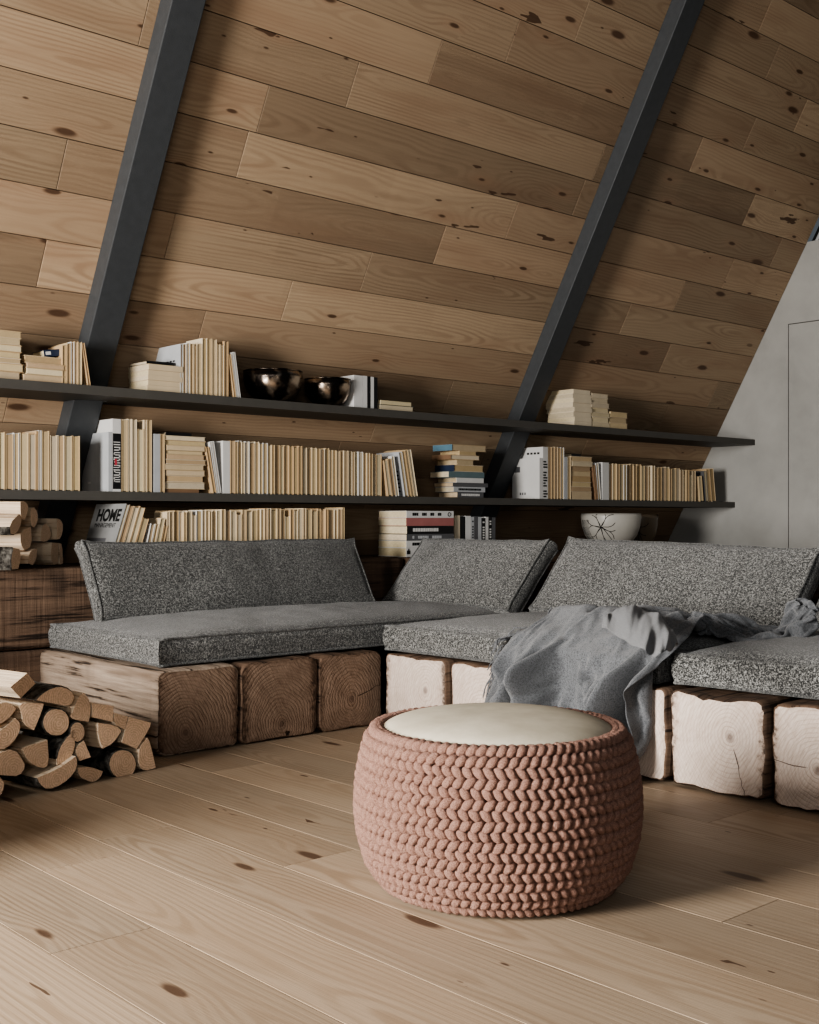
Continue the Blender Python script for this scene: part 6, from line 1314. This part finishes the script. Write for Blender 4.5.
8,-2,-5,7,-5,-3,-1,-3,-2,-1,-1,-1,-2,-7,13,-13,12,-12,10,-11,-4,554,4,2,-9,-3,-4,1,-3,7,18,2,-2,-9,-8,-1,8,2,1,-4,12,0,-1,6,-1,-3,-1,0,-2,0,-7,2,-1,-2,
-1,-1,-2,-3,-3,3,11,2,-14,5,-13,10,5,-5,7,-5,-2,-1,-1,-2,-2,-2,-2,-2,-1,8,-14,12,-14,9,-13,561,-1,-1,-3,-5,-7,-5,3,13,15,4,-9,-11,-4,1,-1,0,2,8,9,7,5,3,
0,0,-2,-1,-3,-3,-4,-5,-7,-6,-3,1,6,5,1,2,6,2,-9,-17,-9,5,12,11,5,1,-1,-2,-2,-2,-1,-1,-1,-1,0,-1,-1,-2,-3,-4,-4,561,0,-2,-2,-6,-7,-5,4,14,15,4,-10,-12,-3,
1,0,-1,3,8,9,7,5,2,1,-1,-1,-2,-3,-3,-5,-6,-6,-7,-3,2,6,4,2,2,5,2,-10,-17,-9,5,14,11,5,1,-1,-2,-2,-1,-2,-1,-1,0,-1,-1,-1,-2,-3,-4,-4,563,-1,-2,-3,-5,-7,
-5,5,15,15,3,-11,-12,-3,2,0,0,3,8,9,7,5,2,0,-1,-1,-3,-3,-3,-5,-7,-7,-6,-3,2,6,5,1,2,5,1,-11,-17,-8,6,14,11,6,1,-2,-2,-1,-2,-1,-1,0,-1,-1,0,-1,-2,-3,-4,
-5,568,-3,-1,-2,-5,-12,-11,0,22,9,5,6,-9,-6,5,3,0,2,-1,-3,-1,3,2,2,-2,-1,0,-3,-7,-5,-4,0,3,4,4,2,4,2,-3,0,-4,-7,-12,-7,-2,2,4,4,2,4,3,1,2,1,-1,-2,-4,-4,
-5,-4,-4,-5,-4,2,575,-13,-8,-5,-3,-6,-8,7,2,10,8,2,3,2,2,-3,4,-7,-7,-3,-2,0,4,1,-3,-1,1,-1,-1,0,0,-4,-2,-3,1,1,6,3,-9,2,6,-12,-8,-5,-4,-3,0,0,1,0,3,2,-4,
9,-1,-7,2,-12,9,-12,12,-12,6,-7,575,-5,-15,-8,-5,-8,2,15,-10,0,5,7,4,1,-2,5,2,1,-4,-3,-4,-13,-5,5,5,-11,1,9,-5,-8,-4,-2,-1,3,4,4,5,3,-8,1,0,4,-7,-5,-5,
-10,-8,-5,-3,-9,2,4,6,-3,16,8,-2,-9,-12,6,-12,12,-15,6,575,-3,-9,-14,-6,-11,11,7,2,-9,-2,1,11,0,4,-1,-3,-1,2,2,-2,-4,-13,9,-6,-12,-6,5,9,4,-2,-9,-7,-5,
-3,-2,1,0,-1,3,-12,15,-11,-6,-4,-5,0,11,-15,0,-2,10,9,-2,12,-3,8,1,-15,7,-11,-11,0,9,576,-4,-6,-11,-8,-13,1,8,13,-1,-13,-8,11,-4,8,3,0,-2,0,-3,-8,4,-2,
-10,9,-8,-14,-7,5,7,6,6,4,0,-4,-11,7,4,-9,-8,-13,-11,11,5,-1,-16,-1,11,-11,-5,-1,10,0,3,7,5,-3,13,-2,10,-2,-13,-10,-8,579,-8,-7,-9,0,-11,-12,5,14,8,-9,
-16,11,-6,1,1,-2,-1,0,-4,-4,-1,0,-5,0,10,-4,-13,-9,-1,5,5,4,6,5,8,-9,10,0,-11,-11,-6,-17,7,14,-13,-7,13,-15,11,-9,-3,10,1,11,0,5,13,-2,-1,17,-2,-16,3,573,
4,-9,-8,-2,-12,-7,3,6,11,-8,-10,8,-8,-1,-1,-2,0,0,1,-6,-4,-4,11,-10,-5,12,-4,-12,6,7,0,4,3,7,7,-9,8,5,-12,-10,-15,-2,-4,20,-13,-9,16,-5,-15,13,-12,-10,
11,11,-4,-12,22,-9,-17,7,17,-8,-14,574,0,-8,-5,-3,-13,-8,-6,4,20,-6,-16,17,0,-2,-3,-3,0,1,0,-3,-4,-11,12,-4,-12,-1,12,-1,-12,16,9,9,4,5,2,-12,8,5,-11,-7,
-12,-18,-9,11,-15,4,16,-2,-12,-12,12,-15,13,-13,11,-14,-1,14,-9,14,-4,12,-2,578,-9,-7,-7,-7,-13,-6,7,5,17,-9,-20,12,7,-3,1,-2,-1,-2,0,0,0,-4,-6,-4,-3,-12,
3,13,1,-9,9,10,9,10,11,-13,-2,11,4,-14,-19,0,-11,-18,9,-8,14,1,-14,-13,-2,-2,13,-2,-1,9,-15,-4,11,-3,16,-6,5,574,-2,-6,-11,-12,-14,-3,10,15,11,-8,-27,5,
0,1,-3,-3,2,-2,0,0,1,-6,-6,-4,5,5,-4,-8,6,-5,13,0,10,10,17,4,-10,8,12,-7,-26,1,-10,-18,-1,-16,5,11,5,-14,5,11,9,3,-9,-8,-7,5,10,5,8,4,-1,574,-7,-8,-11,
-3,-17,-4,2,14,12,-7,-25,-3,4,6,0,3,-2,-6,-5,-4,-2,3,-6,-11,3,5,4,-3,-9,10,1,8,6,12,14,13,-7,5,11,2,-27,-1,-4,-21,-25,-4,6,4,9,6,-6,11,10,9,6,-6,-9,-4,
1,8,6,10,7,565,-5,-12,5,-15,-14,-9,12,2,10,-13,-2,-13,1,7,2,-9,-4,-4,-4,-2,-4,4,4,5,-12,-4,0,13,-10,-5,10,13,2,14,14,15,6,-9,8,13,-27,-2,-11,-16,-26,10,
12,3,5,4,-4,-9,7,10,10,9,1,-10,-8,12,5,8,-2,561,-8,-12,-2,0,-15,-6,-10,5,7,-19,32,-11,-11,0,11,3,-12,-12,-2,13,2,1,4,1,-3,-5,-12,-5,13,-20,4,12,6,12,13,
10,12,6,-2,13,-22,-10,-5,-18,-26,6,12,6,-11,13,6,-10,-3,9,9,8,3,-8,5,11,-4,-2,9,543,-7,-11,0,8,-10,-12,-18,22,15,-21,16,10,-11,-10,2,12,-1,-15,-14,6,4,
-9,-5,0,2,12,6,-14,1,-15,1,9,13,18,16,8,7,7,2,6,-25,-11,-4,-13,-27,10,11,1,-12,2,12,2,-11,-1,8,9,4,-4,1,7,14,-5,-6,544,-7,-10,-10,8,-5,-18,1,26,18,-17,
-17,15,7,-8,-9,1,14,-11,-12,-11,8,6,-5,-8,-7,5,11,3,-15,-11,-2,4,14,19,17,-2,4,6,2,15,-15,-12,-5,-13,-26,8,11,6,-10,-6,12,6,-9,-10,2,8,6,4,-3,3,12,13,-8,
527,3,-5,-11,-6,-8,0,16,25,18,-14,-23,3,12,3,-7,-10,4,-9,5,-7,-10,6,7,-7,-6,-6,1,9,-15,-7,-5,4,15,13,15,12,10,-6,-6,13,-4,-15,-8,-7,-24,8,9,3,-2,-11,-2,
10,3,-12,0,3,10,7,4,-7,11,13,4,511,-2,-2,-4,3,-10,4,26,12,15,-6,-19,-1,8,11,1,-9,-3,-13,11,-3,-5,-9,7,4,-8,-4,-5,-1,-13,-2,-10,2,9,21,14,5,11,4,-7,-3,7,
-18,-2,-14,-22,0,9,-1,2,-6,7,11,2,-8,-10,4,11,4,7,1,8,6,6,489,-3,-2,-1,4,13,6,19,2,12,-4,16,-6,0,10,0,-7,-8,-6,-6,10,-7,-9,0,8,-2,-8,-6,-10,-5,-5,-9,1,
13,11,15,12,10,11,0,-17,3,-16,-3,-12,-23,1,9,-1,-11,0,5,6,9,0,-10,4,10,5,3,-6,13,3,6,498,-3,-8,-5,11,-5,15,19,-3,7,18,19,1,-3,6,-1,-8,-11,-7,-12,10,-1,
-7,-9,4,9,-4,-12,-3,-8,-12,-10,-1,11,15,18,4,9,9,6,-2,-21,-10,-1,-8,-25,3,11,-5,-10,-1,3,9,8,6,-1,-11,-2,9,3,-5,13,2,3,506,-4,-1,-7,2,-11,6,23,-9,16,14,
19,0,-4,0,8,6,-4,-13,-13,7,5,-7,-9,-5,9,-2,-12,-12,-9,-2,-11,1,3,19,16,13,-3,12,11,-17,4,-13,-7,-11,-25,4,11,2,-10,-9,1,6,8,8,4,-10,-1,10,-4,-10,5,14,0,
504,3,4,-6,-15,1,-4,24,6,16,-2,14,3,-7,4,8,4,3,-14,-11,13,-2,-7,-11,2,6,-3,-10,-10,-14,5,-17,0,2,16,17,8,1,10,7,4,-3,-8,-8,-16,-25,5,11,0,-4,-7,-12,-1,
3,7,0,5,10,4,-2,-12,-10,5,10,513,-2,-6,-13,-11,0,3,24,23,9,-10,14,-4,-9,5,9,4,10,-9,-14,12,1,-6,-3,-9,-5,7,-10,-8,-5,-7,-18,-1,11,14,10,2,9,6,6,20,-12,
-1,-17,-14,-23,-7,10,8,2,-2,-10,-8,10,-11,1,1,6,10,-1,-10,-10,3,10,498,7,1,-6,-8,4,-8,28,20,9,-23,12,-4,-1,4,6,4,9,0,-11,8,-3,-6,-7,-9,-6,2,9,4,-8,-19,
-7,-6,-6,11,12,7,10,1,11,16,1,-6,-11,-14,-17,-18,6,-2,-10,0,-1,2,11,1,-10,3,7,11,4,-5,-11,-10,0,487,6,4,-14,-5,12,8,24,20,-8,-22,8,3,-3,7,6,2,7,-3,6,-6,
2,-6,-6,-9,0,2,12,-8,3,-14,1,-4,-9,-12,10,10,1,10,10,14,14,-12,-3,-23,-15,-13,8,4,-11,2,-3,9,7,1,0,-5,-10,-2,-3,-2,12,9,2,476,2,10,-11,2,11,10,24,7,-15,
-18,14,8,-8,0,7,4,5,-9,5,8,3,0,-5,-9,4,1,11,-5,-17,-7,11,0,-5,-10,-5,-1,12,4,9,12,5,11,-6,-19,-1,-12,4,-7,-10,6,1,7,4,3,1,1,-2,-4,-11,-4,-2,11,5,488,2,
7,-7,-15,4,17,23,0,-14,-17,12,10,-7,-3,6,7,3,-12,1,3,4,10,1,-9,-1,7,6,-1,-18,-12,7,-1,-3,-12,-2,6,-1,9,9,16,1,8,10,-15,-3,-9,2,-1,-11,-4,6,7,-4,-8,-5,1,
9,3,2,-12,1,12,0,492,-8,-6,-7,13,1,1,24,1,-13,-20,11,10,1,-9,-1,8,5,-12,-1,6,2,9,3,-9,-1,9,5,-9,3,-19,-8,0,2,5,6,10,-2,-8,-10,30,-9,9,13,-9,-16,-2,8,-2,
-8,-8,-2,3,9,-2,-9,-2,10,1,-10,-1,11,11,8,492,-6,-6,-9,-2,-1,11,22,2,-14,-19,10,12,2,-7,-9,-1,11,0,-10,2,2,8,-1,0,3,0,9,10,-17,9,-17,-5,18,10,-13,-5,13,
-11,-11,7,-2,11,12,-4,-18,2,4,7,-4,-10,-5,-5,1,9,-8,1,11,1,-11,2,9,10,10,488,-5,-9,3,-12,-1,4,16,14,-13,-17,3,7,2,-9,0,1,4,12,6,-1,7,9,3,-4,6,-1,2,4,-2,
-5,-14,-9,1,22,1,-10,-5,10,-11,-19,-3,3,15,-3,-10,-7,1,2,5,-4,0,2,9,-7,-2,2,9,-2,-11,1,12,11,6,485,0,-9,-7,-7,0,17,12,-11,-8,12,12,1,0,-2,-1,3,2,5,6,-4,
-9,-1,7,1,1,-3,-7,8,9,2,-5,-7,-11,17,14,-2,-12,10,-13,-18,-8,-8,15,3,5,-1,-5,2,9,2,2,-7,6,0,-8,8,1,-2,-10,-8,11,10,10,485,-3,-6,-10,1,1,6,22,-8,-9,-14,
7,8,4,-10,0,3,13,0,5,-5,-10,-1,6,5,-2,0,-6,3,6,11,4,-6,-12,14,10,0,1,12,-3,-24,-19,-15,6,2,3,3,-8,-1,4,10,0,-10,1,10,-10,4,10,1,-11,1,12,12,1,488,-1,-7,
-9,-10,1,18,19,1,-8,-19,3,10,-1,-11,-3,-1,10,12,-7,-9,-6,-4,1,11,-1,-7,-3,2,7,10,3,-5,2,12,11,2,-10,8,12,-20,-14,-8,-13,5,14,13,-4,-8,-8,8,0,-11,-2,9,1,
-9,0,9,-10,5,14,11,13,488,-4,-6,-12,5,6,0,18,10,-8,-16,-8,8,-2,-10,0,0,4,11,5,-1,-8,-5,2,8,7,-2,-9,-1,-10,4,18,0,-15,7,11,2,5,-4,14,-5,-18,-14,6,-9,11,
12,1,-3,-7,0,5,-10,-6,-2,3,8,-10,-3,9,2,11,11,13,487,-1,-9,-12,2,8,17,11,8,-9,-13,-7,8,2,-6,-7,2,1,10,10,-3,-8,-8,-6,7,9,1,-9,-7,0,-15,8,4,10,-13,2,10,
8,-10,18,15,-22,-15,12,-4,12,13,1,2,-3,-3,0,-5,-10,-4,7,6,-4,-9,-2,-4,13,10,14,488,-2,-9,-11,1,8,18,12,9,-5,-11,-8,6,4,-7,-3,-3,6,-2,11,4,-6,-7,-7,-4,8,
-4,-10,-5,-7,6,7,7,10,-14,0,9,-7,-9,14,30,-22,2,9,-20,4,5,8,1,-6,-2,4,-1,-9,-5,1,11,-1,-10,-7,3,15,12,11,476,8,0,-17,-3,10,18,20,-4,10,-10,1,0,0,-8,-3,
-3,-4,8,7,-6,-4,-3,-7,-5,0,0,-5,1,7,5,3,8,0,0,1,0,-3,-6,2,26,-14,-9,15,-21,1,4,7,7,3,-6,6,2,-7,-8,-4,10,1,-9,-7,-10,14,14,12,470,2,8,-18,1,11,17,5,13,-3,
10,3,1,-4,-8,-1,1,-1,-6,6,5,-5,-4,-10,-1,7,-2,-4,1,4,6,3,2,5,-1,-3,-7,8,-2,2,2,-20,-2,10,10,-2,-5,3,8,5,-4,-2,6,3,-8,0,10,-5,-9,-6,-13,2,17,12,484,-6,-8,
-12,7,12,11,2,9,1,0,7,1,-9,-8,-2,1,8,12,4,5,5,-6,-8,-2,10,-1,-4,-2,-8,17,2,1,-2,7,0,-8,-7,5,6,-3,-17,2,6,6,0,-2,1,9,4,-2,-6,-3,4,-2,-8,9,2,-7,-9,-9,-4,
16,9,485,1,-11,-11,6,11,15,10,0,-7,-10,-2,2,-8,2,5,9,-8,8,4,4,2,10,-8,-6,12,4,2,10,-14,15,5,-2,1,1,2,3,-10,4,-9,9,-14,-2,4,0,5,0,-2,8,5,-1,-6,-8,0,0,5,
3,-2,-5,-9,-5,-11,14,11,470,2,12,-2,8,8,9,15,-1,-6,-11,-4,7,-9,-2,2,9,3,-9,6,6,6,1,3,1,8,3,0,9,1,8,2,1,5,-3,2,-1,-4,0,-8,0,-1,-3,-6,-4,4,3,-1,5,6,0,1,-7,
-2,0,2,6,0,-2,-10,-8,-6,6,6,492,-11,5,12,11,6,6,9,13,-7,-11,-7,0,6,-3,6,5,-3,-9,1,8,3,-5,-3,3,6,3,2,8,8,8,7,1,2,9,1,0,-8,4,-7,1,0,-10,-7,0,-1,4,0,0,8,1,
2,-6,-2,2,2,5,3,-3,-8,-5,-6,-1,-7,514,-4,-13,13,15,9,-1,3,16,-10,-11,-3,6,7,-3,3,5,0,2,-6,4,2,0,-2,3,7,2,3,1,11,6,6,4,0,4,2,3,3,-9,0,-1,-6,-11,-6,10,0,
1,-2,1,7,1,1,0,-2,-5,1,1,6,-3,-5,-4,-6,5,-12,526,0,-13,1,7,12,10,8,15,-9,-7,-1,9,6,1,-2,7,1,-2,-11,0,7,4,-4,-1,5,1,3,3,10,14,4,3,4,5,-2,5,3,-7,-5,0,-8,
-5,-11,-1,8,14,0,-1,-1,-1,3,1,1,0,-1,-1,-2,-4,-5,-4,-7,8,-9,530,3,-10,4,10,10,8,-5,3,15,1,-2,4,6,2,-3,3,3,0,-4,1,2,7,2,-1,0,2,1,-2,-3,11,9,3,5,7,0,0,8,
-7,3,-1,-8,-7,-5,-14,-7,13,-3,-4,-1,-8,1,1,0,4,1,5,3,1,-6,9,1,8,-6,544,-3,-2,-6,7,8,9,4,2,10,7,3,4,2,5,-4,1,3,3,-7,0,-1,8,4,-1,1,3,1,-1,-7,12,2,1,6,8,2,
0,5,-4,13,-23,10,-5,-10,-4,-11,-1,6,1,-2,-3,-8,-2,2,2,2,8,2,1,-3,-12,6,8,-10,546,2,2,-6,-3,9,18,1,-1,11,0,0,8,8,5,3,0,-1,2,0,0,1,-2,5,2,4,0,1,-2,-7,12,
-5,0,-1,2,7,2,18,0,2,-13,1,1,-10,-5,-4,-6,0,0,1,2,-3,-8,-4,-2,-3,-1,3,4,-2,-5,8,9,-2,]
def throw():
    nu, nv = TH_N
    q = np.array(TH_D, dtype=np.int64).reshape(3, nv, nu)
    q = np.cumsum(q, axis=2); q = np.moveaxis(q, 0, -1).reshape(-1, 3)/1000. + np.array((3.3, 2.6, .0))
    q = q.reshape(nv, nu, 3)
    for j in range(nv):
        t = j/(nv-1)
        if t < .27:                       # deepen the hanging folds
            k = min(1., (.27-t)/.06); m = q[j,:,0].mean()
            q[j,:,0] = np.minimum(m + (q[j,:,0]-m)*(1+2.6*k) - .034*k, 3.322)
        q[j,:,1] = 3.195 + (q[j,:,1]-3.25)*1.05
        if t > .5: k = (t-.5)/.5; q[j,:,0] += .05*k; q[j,:,1] -= .10*k; q[j,:,2] -= .025*k
    q = q.reshape(-1, 3)
    v = [tuple(p) for p in q]
    f = [(j*nu+i, j*nu+i+1, (j+1)*nu+i+1, (j+1)*nu+i) for j in range(nv-1) for i in range(nu-1)]
    c = (3.30, 2.85, .01)
    root = thing('throw_blanket', 'crumpled grey wool throw with fringe draped over the right bench edge', 'throw', c)
    o = obj('woven_cloth', v, f, M['throw'], root, smooth=True, origin=c)
    so = o.modifiers.new('solid', 'SOLIDIFY'); so.thickness = .004; so.offset = 1
    ss = o.modifiers.new('sub', 'SUBSURF'); ss.levels = 1; ss.render_levels = 1
    mb = MB(); rs = random.Random(2); cv = Vector(c)
    def strand(p, d, L):
        pts = [p]; q = p.copy(); d = d.normalized()
        for k in range(7):
            d = (d + Vector((rs.uniform(-.35,.35), rs.uniform(-.35,.35), -.28+rs.uniform(-.2,.2)))).normalized(); q = q + d*(L/7)
            if q.z < .47 and q.x > 3.40: q.z = .475
            if q.x > 3.315 and q.z < .44: q.x = 3.315
            q.z = max(q.z, .006); pts.append(q.copy())
        mb.tube([x-cv for x in pts], .0024, 5)
    for j in range(0, nv, 1):
        p = Vector(v[j*nu+nu-1]); pi = Vector(v[j*nu+nu-3])
        if p.z > .05 and j < FR_J:
            for r_ in range(2): strand(p + Vector((0, 0, rs.uniform(-.004,.004))), (p-pi), rs.uniform(.06,.12))
    mb.build('fringe', M['throw'], root, smooth=True)
    # a corner of the throw folded back over itself
    hem = [at_z(x, y, .515) for x, y in ((601,628),(615,634),(630,644),(645,652),(660,655),(673,650))]
    top = [at_z(x, y, zq) for x, y, zq in ((604,617,.535),(617,609,.57),(635,605,.59),(652,610,.585),(668,624,.565),(680,641,.535))]
    ns, nt = 40, 26; vv = []
    def lerp(a, f_): i_ = min(int(f_*(len(a)-1)), len(a)-2); return a[i_].lerp(a[i_+1], f_*(len(a)-1)-i_)
    back = Vector((.74, .67, 0))
    for a_ in range(ns+1):
        h_, t_ = lerp(hem, a_/ns), lerp(top, a_/ns)
        for b_ in range(nt+1):
            f_ = b_/nt
            if f_ < .55: g_ = f_/.55; p = h_.lerp(t_, g_) - back*.012*math.sin(g_*PI) + U*.012*math.sin(g_*PI)
            else: g_ = (f_-.55)/.45; p = t_ + back*.13*g_ - U*(t_.z-.50)*g_**1.6
            w_ = mnoise.noise(Vector((a_*.16, b_*.06, 3.)))*.045 + mnoise.noise(Vector((a_*.4, b_*.14, 8.)))*.014
            p = p - back*w_ + U*w_*.6; p.z = max(p.z, .497); vv.append(p)
    ff = [(a_*(nt+1)+b_, (a_+1)*(nt+1)+b_, (a_+1)*(nt+1)+b_+1, a_*(nt+1)+b_+1) for a_ in range(ns) for b_ in range(nt)]
    o = obj('folded_layer', vv, ff, M['throw'], root, smooth=True, origin=c)
    so = o.modifiers.new('solid', 'SOLIDIFY'); so.thickness = .004
    ss = o.modifiers.new('sub', 'SUBSURF'); ss.levels = 1; ss.render_levels = 1
FR_J = 46
throw()

# ------------------------------------------------------------------ light and camera
KEY_E, AREA_E = 430, 42
def area(name, loc, target, sx, sy, power, col, spread=180):
    l = bpy.data.lights.new(name, 'AREA'); l.shape = 'RECTANGLE'; l.size = sx; l.size_y = sy; l.energy = power; l.color = col; l.spread = math.radians(spread)
    o = bpy.data.objects.new(name, l); C.objects.link(o); o.location = loc
    o.rotation_euler = (Vector(target)-Vector(loc)).to_track_quat('-Z', 'Y').to_euler()
    return o
area('window_light', (-2.4, 2.75, 1.3), (3.0, 2.3, .55), 1.3, 1.7, KEY_E, (1., .965, .92), 130)
area('ceiling_fill_light', (-1.6, -1.6, 1.9), (4.0, 4.4, 3.2), 2.4, 1.6, AREA_E, (1., .97, .93), 110)  # added fill lamp to brighten the sloping ceiling
w = bpy.data.worlds.new('World'); SC.world = w; w.use_nodes = True
w.node_tree.nodes['Background'].inputs[0].default_value = (.80, .90, 1., 1)
w.node_tree.nodes['Background'].inputs[1].default_value = .11
cam = bpy.data.cameras.new('Camera'); co = bpy.data.objects.new('Camera', cam); C.objects.link(co)
cam.sensor_fit = 'HORIZONTAL'; cam.sensor_width = 36.; cam.lens = FPX/819*36
cam.shift_y = 7/819
co.location = EYEP; co.rotation_euler = (PI/2, 0, YAW-PI/2)
cam.clip_start = .05
SC.camera = co
SC.view_settings.view_transform = 'AgX'
SC.view_settings.look = 'AgX - Medium High Contrast'
SC.view_settings.exposure = -.10
SC.cycles.use_denoising = True
SC.cycles.max_bounces = 6
import re
for o_ in C.objects:
    l_ = o_.get('label')
    if l_ and len(re.findall(r"[A-Za-z0-9][A-Za-z0-9'-]*", l_)) > 16: print('LONG', l_)
